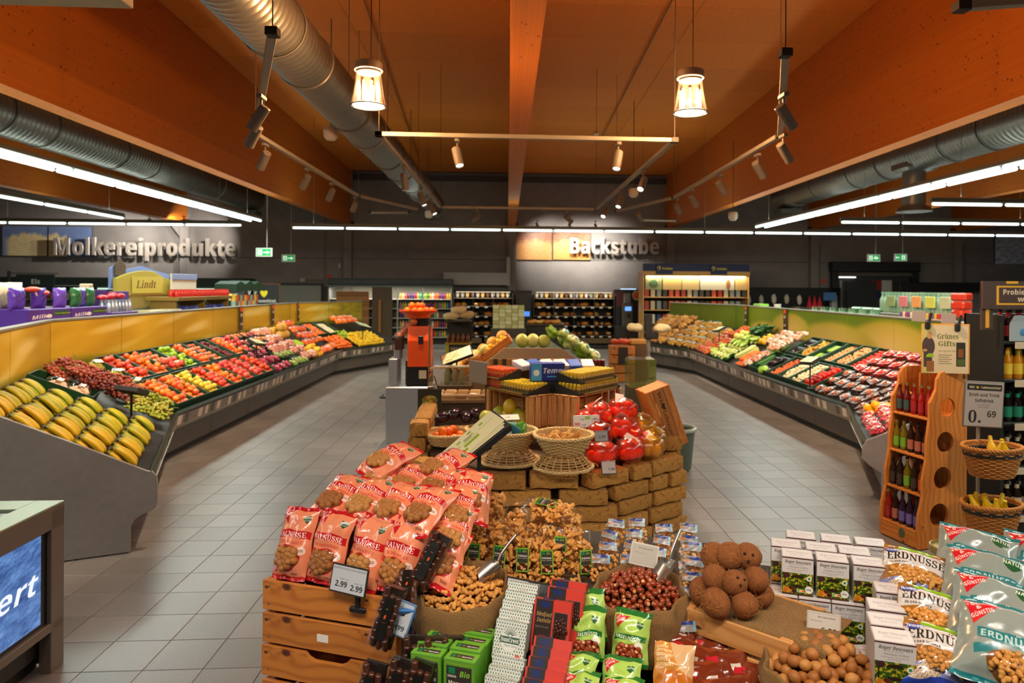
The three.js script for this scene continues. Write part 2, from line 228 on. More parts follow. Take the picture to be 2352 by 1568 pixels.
{
  const Lp = [[-1.82, -5.16], [-2.09, -5.8], [-2.4, -6.92], [-2.4, -8.32], [-2.4, -9.48], [-2.4, -10.9]], Rp = [[1.98, -4.81], [2.5, -6.08], [2.6, -6.98], [2.62, -8.3], [2.63, -9.59], [2.65, -10.57], [2.3, -11.9]];
  const Cp = [[-0.487, -6.56], [1.067, -6.57], [-1.222, -8.13], [-1.222, -9.73], [-1.222, -10.99], [-0.546, -12.47], [1.088, -12.47], [1.62, -11.27], [1.62, -9.75], [1.62, -8.1]];
  const ord = ['nearest', 'second', 'third', 'fourth', 'fifth', 'sixth', 'seventh'];
  const LT = [[-3.6, 0.8, -5.7], [-3.9, 0.85, -7.2], [-4.1, 0.9, -8.6], [-4.2, 0.9, -10.3], [-4.2, 0.9, -12.2], [-4.2, 0.9, -14.4]];
  Lp.forEach(([x, z], i) => spot(`grey cylindrical spotlight, ${ord[i]} from the camera on the left angled track`, x, z, ...LT[i]));
  const RT = [[4.2, 0.8, -5.9], [4.5, 0.85, -7.1], [4.7, 0.9, -8.4], [4.7, 0.9, -9.8], [4.7, 0.9, -11.4], [4.7, 0.9, -13], [4.6, 0.9, -14.8]];
  Rp.forEach(([x, z], i) => spot(`grey cylindrical spotlight, ${ord[i]} from the camera on the right angled track`, x, z, ...RT[i]));
  const CT = [[0.1, 0.9, -5.6], [0.6, 0.9, -5.7], [-1, 1.2, -8.3], [-0.4, 1.2, -9.4], [0, 1.1, -10.3], [-4, 0.9, -15.8], [4.6, 0.9, -15.6], [0.6, 1.2, -9.6], [0.8, 1.1, -8.6], [0.5, 1, -6.4]];
  const CL = ['left one on the front bar of the middle track', 'right one on the front bar of the middle track', 'nearest on the left side of the middle track beside the duct', 'middle one on the left side of the middle track beside the duct', 'farthest on the left side of the middle track beside the duct', 'left one on the far bar of the middle track', 'right one on the far bar of the middle track', 'farthest on the right side of the middle track', 'middle one on the right side of the middle track', 'nearest on the right side of the middle track'];
  Cp.forEach(([x, z], i) => spot('grey cylindrical spotlight, ' + CL[i], x, z, ...CT[i], SPOT_CD * (i < 2 ? 0.9 : 0.8)));
  const FT = [[-1.4, -0.75, 0.7, -3], [-0.7, -0.3, 0.7, -2.7], [0, 0.2, 0.7, -2.4], [0.7, 0.7, 0.7, -2.4], [1.3, 1.1, 0.7, -2.4], [1.9, 1.6, 0.7, -2.5]];
  FT.forEach(([x, ...a], i) => spot(`grey cylindrical spotlight over the nut display, ${ord[i]} from the left`, x, -0.7, ...a, FORE_CD, 3.4, 0.7, WARM2));
  spot('grey cylindrical spotlight over the bottle rack at upper right', 2.75, -3.2, 3.3, 0.9, -5, SPOT_CD * 0.6, 3.4, 0.6);
  const wl = [[-10.6, 'left one of three over the dairy sign'], [-9.6, 'middle one of three over the dairy sign'], [-8.3, 'right one of three over the dairy sign'], [0.9, 'left one of three over the grain pictures'], [1.9, 'middle one of three over the grain pictures'], [2.7, 'right one of three over the grain pictures']];
  wl.forEach(([x, l], i) => spot('small dark spotlight hanging before the wall, ' + l, x, -20.9, i < 3 ? x * 1.08 - 1.3 : x + 0.5, 3.1, WZ, 26, 4.05, 0.75, WARM2));
}
// ---------- pendant lamps ----------
{
  const shade = lathe([[0.105, 0.27], [0.112, 0.2], [0.13, 0.08], [0.152, -0.02], [0.149, -0.02], [0.127, 0.08], [0.109, 0.2], [0.102, 0.27]], 36);
  const GL = M('#ffe9cf', 0.06, { transmission: 1, thickness: 0, ior: 1.45 }), CAPM = M('#8a7a66', 0.5, { metalness: 0.2 });
  const RIB = new THREE.MeshStandardMaterial({ color: '#332211', emissive: WARM2, emissiveIntensity: 3.2 }), DISC = new THREE.MeshStandardMaterial({ color: '#332211', emissive: new THREE.Color(1, 0.9, 0.76), emissiveIntensity: 4 });
  const lamp = (label, x, z) => {
    const t = thing('pendant_lamp', label, 'lamp', [x, 3.54, z]);
    mesh('cap', toCreasedNormals(lathe([[0, 0.355], [0.115, 0.355], [0.12, 0.35], [0.12, 0.305], [0.118, 0.3], [0.1, 0.298], [0.1, 0.265], [0, 0.265]], 32), 0.5), CAPM, t);
    mesh('neck_ring', at(new THREE.TorusGeometry(0.112, 0.009, 8, 32), 0, 0.292, 0, PI / 2), M('#e6d2b4', 0.3), t);
    mesh('glass_shade', shade, GL, t);
    mesh('rim', at(new THREE.TorusGeometry(0.151, 0.006, 8, 40), 0, -0.02, 0, PI / 2), CAPM, t);
    mesh('diffuser_glow', cyl(0.135, 0.13, 0.012, 32), DISC, t, [0, -0.008, 0]);
    for (let i = 0; i < 8; i++) { const a = i * PI / 4 + 0.3; mesh('light_rib', at(new THREE.CapsuleGeometry(0.011, 0.15, 3, 8), Math.cos(a) * 0.088, 0.1, Math.sin(a) * 0.088), RIB, t); }
    mesh('cable', cyl(0.004, 0.004, 2.2, 5), M('#2c2116', 0.6), t, [0.02, 1.45, 0]);
    const p = new THREE.PointLight(WARM, PENDANT_CD); p.position.set(0, 0.1, 0); p.castShadow = true; p.shadow.radius = 2; t.add(p);
    rect(0, -0.03, 0, 0.2, 0.2, 14, WARM2, t);
  };
  lamp('glass pendant lamp with glowing ribs, hanging left of the central beam', -1.21, -6);
  lamp('glass pendant lamp with glowing ribs, hanging right of the central beam', 1.62, -6);
}
// ---------- ducts ----------
{
  const ductM = new THREE.MeshStandardMaterial({ color: '#85837c', metalness: 0.85, roughness: 0.38 });
  const duct = (label, x, y, z0, z1, r, branch) => {
    const t = thing('ventilation_duct', label, 'duct', [x, y, z0]), L = z0 - z1, P = []; let p = 0;
    for (let d = 0; d <= L; d += 0.1) { P.push([r, d], [r + 0.006, d + 0.012], [r + 0.006, d + 0.022], [r, d + 0.034]); }
    mesh('spiral_pipe', at(toCreasedNormals(lathe(P, 40), 0.9), 0, 0, 0, -PI / 2, 0, 0), ductM, t);
    for (let d = 2; d < L; d += 3.2) mesh('collar', at(new THREE.TorusGeometry(r + 0.008, 0.014, 6, 40), 0, 0, -d), ductM, t);
    mesh('end_cap', at(cyl(r * 1.02, r * 1.02, 0.04, 40), 0, 0, -L, PI / 2), ductM, t);
    mesh('end_grille', cb(r * 1.7, 0.12, 0.5), M('#5f6660', 0.5, { metalness: 0.4 }), t, [0, -r - 0.1, -L + 0.35]);
    for (let d = 1.4; d < L; d += 3) mesh('hanger', joinUv([cyl(0.006, 0.006, 1.4, 5), at(new THREE.TorusGeometry(r + 0.012, 0.008, 5, 40), 0, -0.7 - r, 0)]), M('#55524a', 0.5), t, [0, r + 0.7, -d]);
    if (branch) { mesh('branch_pipe', at(lathe(Array.from({ length: 16 }, (_, i) => [0.2 + (i % 2) * 0.012, -i * 0.05]), 28), 0, -r + 0.1, -branch), ductM, t); mesh('branch_outlet', cyl(0.32, 0.28, 0.09, 28), ductM, t, [0, -r - 0.7, -branch]); mesh('tee_saddle', cb(r * 1.7, r * 1.9, 0.62, 0.05), ductM, t, [0, 0, -branch]); }
  };
  duct('large spiral ventilation duct in the middle bay, left of the pendant lamps', -2.16, 4.35, 1, -20.2, 0.29);
  duct('spiral ventilation duct in the left bay behind the wooden beam', -7.5, 4.52, -3, -20.6, 0.36);
  duct('spiral ventilation duct with a downward branch in the right bay', 7.75, 4.55, -3, -18.8, 0.36, 9.6);
}
// ---------- small ceiling things ----------
{
  const dome = toCreasedNormals(lathe([[0, -0.13], [0.06, -0.12], [0.1, -0.07], [0.105, 0], [0.1, 0.05], [0.08, 0.07], [0, 0.07]], 20), 0.7);
  const cam = (label, x, y, z, s = 1) => { const t = thing('dome_camera', label, 'camera', [x, y, z]); mesh('dome', dome, M('#cfc2b0', 0.35), t, null, null, s); mesh('drop_pipe', cyl(0.008, 0.008, 1.6, 6), M('#4a4038', 0.5), t, [0, 0.86, 0]); };
  cam('pale dome camera hanging left of the large duct', -2.6, 4.22, -10.2); cam('pale dome camera hanging by the right side of the middle track', 2.3, 3.72, -12.4, 0.85); cam('pale dome camera low under the far end of the large duct', -2.0, 3.82, -17.5);
  cam('pale dome camera over the end of the right tube lights', 5.1, 3.62, -15.2); cam('faint dome camera at far left above the dairy pictures', -11.2, 4.2, -19.5);
  const cond = (label, p) => { const t = thing('cable_conduit', label, 'conduit', [0, 0, 0]); for (let i = 0; i + 1 < p.length; i++) mesh('pipe', bar([p[i][0], ceilY(p[i][1]) - 0.03, p[i][1]], [p[i + 1][0], ceilY(p[i + 1][1]) - 0.03, p[i + 1][1]], 0.014, 6), M('#8c5d22', 0.5), t); };
  cond('thin conduit on the ceiling left of the central beam, running to the back', [[-1.8, -5], [-2.6, -20]]); cond('thin conduit on the ceiling right of the central beam, turning a corner', [[2.3, -8.4], [2.4, -17.5], [0.3, -17.5]]); cond('thin cross conduit on the ceiling left of the central beam', [[-2.5, -17.6], [0, -17.6]]);
  [[2.36, -9.2, 'small round smoke detector on the ceiling near the right lamp'], [2.2, -17, 'small round smoke detector on the ceiling at the conduit corner']].forEach(([x, z, l]) => one('smoke_detector', lathe([[0, -0.06], [0.05, -0.055], [0.07, -0.02], [0.07, 0], [0, 0]], 18), M('#d9c9a8', 0.5), l, 'smoke detector', [x, ceilY(z) - 0.02, z]));
  one('hanging_board', cb(3.2, 0.05, 1.2), M('#b8ad90', 0.6), 'pale flat hanging panel cut off in the upper left corner', 'panel', [-3.55, 3.42, -3.08]);
}
// ---------- the back wall and the shelves far behind ----------
const font = await new FontLoader().loadAsync('fonts/droid/droid_sans_bold.typeface.json');
const F1 = 'sans-serif';
const many = (name, geo, mat, list, label, cat, group) => list.map(([x, y, z, ry = 0, s = 1, rx = 0, rz = 0], i) => one(name, Array.isArray(geo) ? geo[i % geo.length] : geo, Array.isArray(mat) ? mat[(i * 7 + 3 * Math.floor(i / 5)) % mat.length] : mat, label, cat, [x, y, z], [rx, ry, rz], group, s));
function words(label, text, x0, x1, y, cap, depth, z, mat) {
  const t = thing('wall_lettering', label, 'lettering', [x0, y, z]), parts = []; let pen = 0; const S = 1, sc = S / font.data.resolution;
  for (const ch of text) { const g = new TextGeometry(ch, { font, size: S, depth: 0.12, curveSegments: 5, bevelEnabled: true, bevelSize: 0.012, bevelThickness: 0.012, bevelSegments: 1 }); parts.push([g, pen]); pen += font.data.glyphs[ch].ha * sc; }
  const kx = (x1 - x0) / pen, cg = new TextGeometry('M', { font, size: S, depth: 0.1 }); cg.computeBoundingBox(); const ky = cap / cg.boundingBox.max.y;
  for (const [g, p] of parts) mesh('letter', g.scale(kx, ky, depth / 0.12), mat, t, [p * kx, 0, 0]);
  return t;
}
const LETTER = M('#b9b3ad', 0.4, { metalness: 0.35 });
words('raised pale grey wall letters reading Molkereiprodukte', 'Molkereiprodukte', -14.25, -8.6, 2.89, 0.52, 0.07, WZ + 0.24, LETTER);
words('raised pale grey wall letters reading Backstube', 'Backstube', 2.0, 5.02, 3.08, 0.5, 0.07, WZ + 0.24, LETTER);
const splash = (s) => noiseTex(256, 176, (u, v) => { const b = mix3([126, 152, 206], [84, 116, 190], v * 0.6 + 0.2 * nz(u * 4, v * 4, s)); const h = 0.42 + 0.16 * nz(u * 5, 0, s) - 0.25 * Math.pow(Math.abs(u - (s > 5 ? 0.1 : 0.62)), 1.3) + 0.06 * nz(u * 16, v * 3, s + 2); const m = Math.max(0, Math.min(1, (v - (1 - h - 0.4)) * 9)) * (s > 5 ? (u < 0.42 ? 1 : 0) : Math.min(1, u * 6)); return mix3(b, mix3([236, 214, 150], [250, 240, 205], 0.5 + 0.6 * nz(u * 9, v * 11, s)), m); });
const grain = (s) => noiseTex(256, 192, (u, v) => { const n = 0.5 + 0.5 * nz(u * 34, v * 34, s), c = mix3([126, 70, 22], [238, 190, 112], n), d = 1 - Math.min(1, Math.max(0, (0.32 - v + 0.25 * Math.abs(u - 0.5) + 0.1 * nz(u * 6, v * 6, s)) * 6)); const e = mix3(mix3([70, 36, 10], [170, 100, 40], 0.5 + 0.5 * nz(u * 14, v * 12, s + 4)), c, d); return s > 3 && v > 0.75 ? mix3(e, [196, 128, 54], 0.6) : e; });
const ice = () => noiseTex(192, 128, (u, v) => mix3([150, 166, 206], [226, 234, 246], 0.5 + 0.8 * nz(u * 7, v * 9, 3) + 0.2 * nz(u * 30, v * 30)));
function picture(label, x0, x1, y0, y1, map) { const t = thing('wall_picture', label, 'picture', [(x0 + x1) / 2, (y0 + y1) / 2, WZ + 0.05]); mesh('panel', cb(x1 - x0, y1 - y0, 0.05, 0.004), M('#3b3b44', 0.6), t); mesh('print', at(new THREE.PlaneGeometry(x1 - x0 - 0.02, y1 - y0 - 0.02), 0, 0, 0.0265), new THREE.MeshStandardMaterial({ map, roughness: 0.5 }), t); }
picture('blue wall picture with a cream splash at far left', -15.9, -14.53, 2.85, 3.8, splash(2));
picture('blue wall picture behind the first letters of the dairy sign', -14.5, -13.17, 2.84, 3.8, splash(7));
picture('golden wall picture of grain, left one of two', 0.27, 1.47, 2.86, 3.77, grain(2));
picture('golden wall picture of grain and bread behind the first letters of the bakery sign', 1.5, 2.75, 2.87, 3.78, grain(5));
picture('pale blue wall picture cut off at the right edge', 16.75, 18.1, 2.85, 3.8, ice());
// exit signs
function exitSign(label, x, y, z, dir, pole) {
  const map = canvas(128, 64, (c, w, h) => { c.fillStyle = '#0a9a4a'; c.fillRect(0, 0, w, h); c.fillStyle = '#eafff0'; const f = dir > 0 ? 0 : 64; c.fillRect(f + 8, 8, 40, 48); c.fillStyle = '#0a9a4a'; c.beginPath(); c.arc(f + 30, 18, 5, 0, 7); c.fill(); c.lineWidth = 6; c.strokeStyle = '#0a9a4a'; c.beginPath(); c.moveTo(f + 28, 26); c.lineTo(f + 26, 38); c.lineTo(f + 34, 44); c.lineTo(f + 32, 54); c.moveTo(f + 26, 38); c.lineTo(f + 16, 50); c.moveTo(f + 18, 30); c.lineTo(f + 38, 32); c.stroke();
    const a = dir > 0 ? 58 : 6; c.fillStyle = '#eafff0'; c.fillRect(a, 27, 40, 11); c.beginPath(); if (dir === 2) { c.fillRect(a + 16, 10, 11, 36); } if (dir > 0) { c.moveTo(a + 34, 14); c.lineTo(a + 62, 32); c.lineTo(a + 34, 51); } else { c.moveTo(a + 8, 14); c.lineTo(a - 4, 32); c.lineTo(a + 8, 51); } c.fill(); });
  const t = thing('exit_sign', label, 'exit sign', [x, y, z]); mesh('housing', cb(0.36, 0.2, 0.05, 0.006), M('#cfd6d0', 0.5), t);
  mesh('sign_face', at(new THREE.PlaneGeometry(0.31, 0.155), 0, 0, 0.027), new THREE.MeshStandardMaterial({ map, emissiveMap: map, emissive: '#ffffff', emissiveIntensity: 0.55, roughness: 0.5 }), t);
  mesh('pole', cyl(0.012, 0.012, pole, 8), M('#8f918c', 0.5, { metalness: 0.5 }), t, [0.06, 0.1 + pole / 2, 0]);
}
exitSign('green exit sign with an arrow to the right, nearer of two beside the dairy sign', -5.56, 2.72, -16, 1, 2.9);
exitSign('green exit sign with an arrow to the right, lower of two beside the dairy sign', -5.95, 2.71, -19, 1, 2.9);
exitSign('green exit sign before the roller door, left one of two', 9.94, 2.81, -18, 2, 2.9);
exitSign('green exit sign before the roller door, right one of two', 10.7, 2.83, -18, -1, 2.9);
one('fire_label', cb(0.13, 0.13, 0.01), M('#c03a22', 0.5), 'small red square label on the wall over the chilled cabinet', 'sign', [-5.78, 2.27, WZ + 0.02]);
one('fire_label', cb(0.16, 0.16, 0.01), M('#c4522a', 0.5), 'small orange red square label on the wall left of the roller door', 'sign', [10.7, 2.22, WZ + 0.02]);
{ const t = thing('wall_box', 'small pale box on the wall with conduit pipes, below the exit signs', 'wall box', [-6.6, 2.15, WZ + 0.06]); mesh('box', cb(0.16, 0.14, 0.1), M('#a7a8a0', 0.5), t); mesh('pipe', joinUv([bar([0.08, 0, 0], [0.7, 0, 0], 0.016), bar([0.7, 0, 0], [0.7, 2.2, 0], 0.016)]), M('#6f716d', 0.5), t); }
one('wall_sensor', cb(0.07, 0.17, 0.06, 0.01), M('#b9bab4', 0.5), 'small white sensor box on the wall right of the exit signs', 'sensor', [-5.94 + 0.5, 2.62, WZ + 0.05]);
// roller door
{
  const d = struct('door_1', cb(3.05, 0.32, 0.35, 0.02), M('#232426', 0.5), [12.42, 2.72, WZ + 0.18]);
  mesh('roller_guide', cb(0.22, 2.55, 0.2, 0.01), M('#1d1e20', 0.5), d, [-1.4, -1.44, 0]); mesh('roller_guide', cb(0.22, 2.55, 0.2, 0.01), M('#1d1e20', 0.5), d, [1.4, -1.44, 0]);
  mesh('backing', cb(2.6, 2.5, 0.04, 0.004), M('#34373a', 0.6), d, [0, -1.45, -0.12]); mesh('lintel', cb(2.6, 0.12, 0.1), M('#57554c', 0.5), d, [0, -0.26, 0.0]);
  mesh('lamp_tube', cb(0.62, 0.05, 0.04), new THREE.MeshStandardMaterial({ color: '#222222', emissive: '#f4f6f0', emissiveIntensity: 1.6 }), d, [-0.98, -0.36, 0.03]);
  mesh('door_leaf', cb(1.05, 2.2, 0.05, 0.008), M('#2a2d30', 0.45), d, [-0.42, -1.6, -0.07]); mesh('door_handle', cb(0.05, 0.16, 0.03), M('#a08a5c', 0.4), d, [-0.86, -1.45, -0.03]);
  mesh('frame_strip', cb(0.09, 2.25, 0.06), M('#8b9288', 0.5), d, [-1.16, -1.6, -0.05]); mesh('white_panel', cb(0.34, 2.2, 0.05), M('#aeb6ae', 0.5), d, [0.45, -1.55, -0.05]);
  mesh('poster', cb(0.36, 0.3, 0.02), M('#8d1c16', 0.5), d, [0.12, -0.62, -0.06]); mesh('poster', cb(0.36, 0.2, 0.02), M('#16204f', 0.5), d, [0.12, -0.95, -0.06]); mesh('side_leaf', cb(0.66, 2.2, 0.05), M('#4b4c4e', 0.45), d, [0.96, -1.6, -0.06]);
}
// generic gondola: uprights, shelves, back
function shelf(name, label, x, z, w, d, h, ys, m, turn = 0, opt = {}) {
  const t = thing(name, label, opt.cat ?? 'shelf', [x, 0, z], turn); const back = opt.back ?? m;
  mesh('back_panel', cb(w, h, 0.03), back, t, [0, h / 2, -d / 2 + 0.015]); for (const s of [-1, 1]) mesh('side_panel', cb(0.03, h, d), m, t, [s * (w / 2 - 0.015), h / 2, 0]);
  mesh('plinth', cb(w, 0.14, d - 0.04), m, t, [0, 0.07, 0]); for (const y of ys) mesh('shelf_board', cb(w - 0.06, 0.025, d - 0.04), opt.board ?? m, t, [0, y, 0.01]); return t;
}
const bottleG = (r, h, neck = 0.4, n = 12) => toCreasedNormals(lathe([[0, 0], [r * 0.9, 0], [r, 0.05 * h], [r, h * 0.62], [r * neck, h * 0.8], [r * neck, h * 0.9], [r * neck * 1.2, h * 0.9], [r * neck * 1.2, h], [0, h]], n), 0.7);
const loaf = [wobble(at(ball(0.1, 12, 8), 0, 0.05, 0, 0, 0, 0, [1.25, 0.62, 0.85]), 0.02, 9), wobble(at(ball(0.1, 12, 8), 0, 0.05, 0, 0, 0, 0, [0.85, 0.66, 0.85]), 0.02, 9, 4), wobble(at(ball(0.1, 12, 8), 0, 0.05, 0, 0, 0, 0, [0.6, 0.5, 1.2]), 0.02, 9, 2)];
const BREAD = ['#d98a2a', '#c77a22', '#e0a040', '#b8691c', '#e6ae58'].map((c) => M(c, 0.55)), MIX = ['#d8c9a0', '#b4452c', '#8c7a54', '#d9a13a', '#6f7f6a', '#c9c2ae', '#a33a30', '#47618c'].map((c) => M(c, 0.5));
const DARK = M('#2b2a29', 0.55), DK2 = M('#3a3836', 0.5);
// chilled cabinet with drinks
{
  const t = shelf('chilled_cabinet', 'long grey chilled cabinet with lit bottle shelves against the back wall', -3.65, -22.1, 3.85, 0.85, 2.0, [0.36, 0.66, 0.96, 1.26, 1.55], M('#8d928f', 0.45, { metalness: 0.2 }), 0, { cat: 'chilled cabinet', board: M('#c9ccc2', 0.4), back: M('#8b8f88', 0.5) });
  mesh('header', cb(3.85, 0.2, 0.9, 0.02), M('#3c4448', 0.5), t, [0, 2.1, 0]); mesh('lamp_tube', cb(3.6, 0.03, 0.03), new THREE.MeshStandardMaterial({ color: '#222', emissive: '#fff1d8', emissiveIntensity: 1.5 }), t, [0, 1.96, 0.38]);
  mesh('hood', cb(3.95, 0.06, 0.3, 0.01), M('#59636a', 0.4, { metalness: 0.4 }), t, [0, 1.97, 0.42]);
  for (const [x, w] of [[0.22, 1.2], [1.0, 0.03], [-1.9, 0.05], [1.9, 0.05]]) mesh('door_frame', cb(0.04, 1.75, 0.04), M('#a9aca8', 0.4, { metalness: 0.5 }), t, [x, 1.05, 0.44]);
  rect(0, 1.9, 0.36, 3.6, 0.08, 50, WARM2, t);
  mesh('crate_front', cb(1.0, 1.1, 0.05), M('#9a6c3c', 0.7), t, [-1.15, 1.25, 0.5]); for (let i = 0; i < 7; i++) mesh('crate_slat', cb(1.0, 0.13, 0.02), M(i % 2 ? '#a87746' : '#94663a', 0.7), t, [-1.15, 0.8 + i * 0.155, 0.54]);
  mesh('brown_panel', cb(0.62, 1.75, 0.06), M('#5a4a33', 0.6), t, [-0.25, 1.06, 0.46]);
  mesh('plank', cb(0.07, 1.5, 0.03), M('#a8702a', 0.6), t, [-0.3, 0.8, 0.62]);
  const B = bottleG(0.034, 0.2), C = ['#d86a9a', '#f0a53a', '#7b2d6b', '#f2c23c', '#3f8f3a', '#e46a2a', '#b82a5a', '#9bc43c', '#e8e2cf', '#5a3a7a', '#49a2a8'].map((c) => M(c, 0.3));
  [0.375, 0.675, 0.975, 1.275, 1.565].forEach((y, k) => { const L = []; for (let i = 0; i < 22; i++) L.push([-3.35 + i * 0.077, y, -21.78, 0, 1]); many('juice_bottle', B, C.slice(k % 3), L, `small colourful juice bottle on the ${['lowest', 'second lowest', 'middle', 'second highest', 'top'][k]} lit shelf of the chilled cabinet`, 'bottle', 'juice bottles on shelf ' + k + ' of the chilled cabinet'); });
}
{ const t = thing('ventilation_hood', 'pale grey boxed beam stepping up at its right end, above the bread shelves', 'boxed beam', [-0.99, 2.22, WZ + 0.3]); mesh('beam_box', cb(2.12, 0.4, 0.4, 0.006), M('#9a9a97', 0.5), t); mesh('end_box', cb(0.12, 0.94, 0.36, 0.006), M('#9a9a97', 0.5), t, [1.02, 0.24, 0]); }
// bakery shelves
for (const [x, w, n, tag] of [[-0.75, 1.9, 3, 'left'], [2.12, 2.6, 5, 'right']]) {
  const t = shelf('bread_shelf', `dark bread shelf with tilted boards, ${tag} one of two by the bakery wall`, x, -21.95, w, 0.8, tag === 'left' ? 1.85 : 1.72, [0.42, 0.74, 1.04, 1.34, 1.6], M('#26231f', 0.5), 0, { board: M('#4a3c26', 0.5) });
  for (let k = 0; k < (tag === 'left' ? 2 : 3); k++) mesh('divider', cb(0.03, 1.75, 0.7), DARK, t, [-w / 2 + (k + 1) * w / (tag === 'left' ? 3 : 4), 0.9, 0]);
  mesh('drawer', cb(w * 0.45, 0.16, 0.03), M('#6b5430', 0.6), t, [-w * 0.25, 0.27, 0.4]); mesh('drawer', cb(w * 0.45, 0.16, 0.03), M('#6b5430', 0.6), t, [w * 0.25, 0.27, 0.4]);
  for (const y of [0.42, 0.74, 1.04, 1.34]) for (let i = 0; i < Math.floor(w / 0.28); i++) mesh('price_card', cb(0.1, 0.05, 0.006), M('#d6cfc0', 0.5), t, [-w / 2 + 0.2 + i * 0.28, y - 0.02, 0.4]);
  rect(0, 1.78, 0.42, w - 0.2, 0.06, 60, WARM2, t); mesh('lamp_tube', cb(w - 0.2, 0.02, 0.02), new THREE.MeshStandardMaterial({ color: '#222', emissive: '#ffe6c0', emissiveIntensity: 1.2 }), t, [0, 1.8, 0.42]);
  [0.435, 0.755, 1.055, 1.355].forEach((y, k) => { const L = []; for (let i = 0; i < Math.floor(w / 0.19); i++) if ((i * 5 + k * 3) % 7 < 5) L.push([x - w / 2 + 0.14 + i * 0.19 + R(-0.02, 0.02), y, -21.75 + R(-0.05, 0.05), R(-0.4, 0.4), R(0.85, 1.15)]); many('bread_loaf', loaf, BREAD, L, `golden bread loaf on the ${['lowest', 'second', 'third', 'fourth'][k]} board of the ${tag} bread shelf`, 'bread', `loaves on board ${k} of the ${tag} bread shelf`); });
  const L = []; for (let i = 0; i < Math.floor(w / 0.16); i++) L.push([x - w / 2 + 0.12 + i * 0.16, 1.62, -21.85, R(-0.3, 0.3), 1]);
  many('bread_bag', at(ball(0.08, 10, 8), 0, 0.1, 0, 0, 0, 0, [0.8, 1.3, 0.7]), [M('#cfc6b2', 0.25), M('#6a4a26', 0.5), M('#d8b26a', 0.4), M('#a9a79d', 0.25)], L, `bagged bread standing on top of the ${tag} bread shelf`, 'bread', `bagged bread on top of the ${tag} bread shelf`);
}
{ const t = thing('order_terminal', 'black order terminal with a blue lit screen between the bread shelves', 'terminal', [0.53, 0, -21.7]); mesh('column', cb(0.5, 1.85, 0.3, 0.01), M('#141414', 0.4), t, [0, 0.925, 0]); mesh('glass', cb(0.28, 0.5, 0.02), M('#3a3d40', 0.2), t, [0, 1.5, 0.16]); mesh('screen', cb(0.36, 0.15, 0.02), new THREE.MeshStandardMaterial({ color: '#112', emissive: '#5a9cff', emissiveIntensity: 1.0 }), t, [0, 1.12, 0.16]); }
{ const t = thing('coffee_machine', 'dark coffee vending station with a round orange badge and a blue screen', 'coffee machine', [3.85, 0, -21.6]); mesh('cabinet', cb(0.82, 1.9, 0.4, 0.01), M('#15161a', 0.45), t, [0, 0.95, -0.2]); mesh('lamp_header', cb(0.5, 0.03, 0.02), new THREE.MeshStandardMaterial({ color: '#222', emissive: '#bfe0ff', emissiveIntensity: 1.4 }), t, [0, 1.92, 0.02]); mesh('graphic', cb(0.3, 0.5, 0.02), M('#5a1f24', 0.5), t, [-0.25, 1.6, 0.01]); mesh('machine_body', cb(0.34, 0.75, 0.32, 0.02), M('#5b564c', 0.35, { metalness: 0.4 }), t, [-0.04, 1.1, 0.1]); mesh('hopper', cb(0.22, 0.35, 0.2, 0.02), M('#7c7a74', 0.3), t, [-0.04, 1.62, 0.06]); mesh('screen', cb(0.2, 0.13, 0.02), new THREE.MeshStandardMaterial({ color: '#112', emissive: '#6fa8ff', emissiveIntensity: 1.3 }), t, [-0.04, 1.3, 0.27]); mesh('spout', cyl(0.05, 0.05, 0.12, 12), M('#1a1a1a', 0.4), t, [-0.04, 1.08, 0.27]);
  mesh('badge_ring', at(cyl(0.15, 0.15, 0.02, 24), 0.28, 1.72, 0.02, PI / 2), M('#d8d2c4', 0.5), t); mesh('badge', at(cyl(0.12, 0.12, 0.025, 24), 0.28, 1.72, 0.025, PI / 2), M('#d2601c', 0.5), t); mesh('counter', cb(0.86, 0.75, 0.55, 0.01), M('#2c2722', 0.5), t, [0, 0.375, 0.05]); }
one('pillar', cb(0.2, 2.1, 0.3, 0.01), M('#77736a', 0.5), 'tall narrow grey post between coffee station and coffee shelf', 'post', [4.32, 1.05, -21.3]);
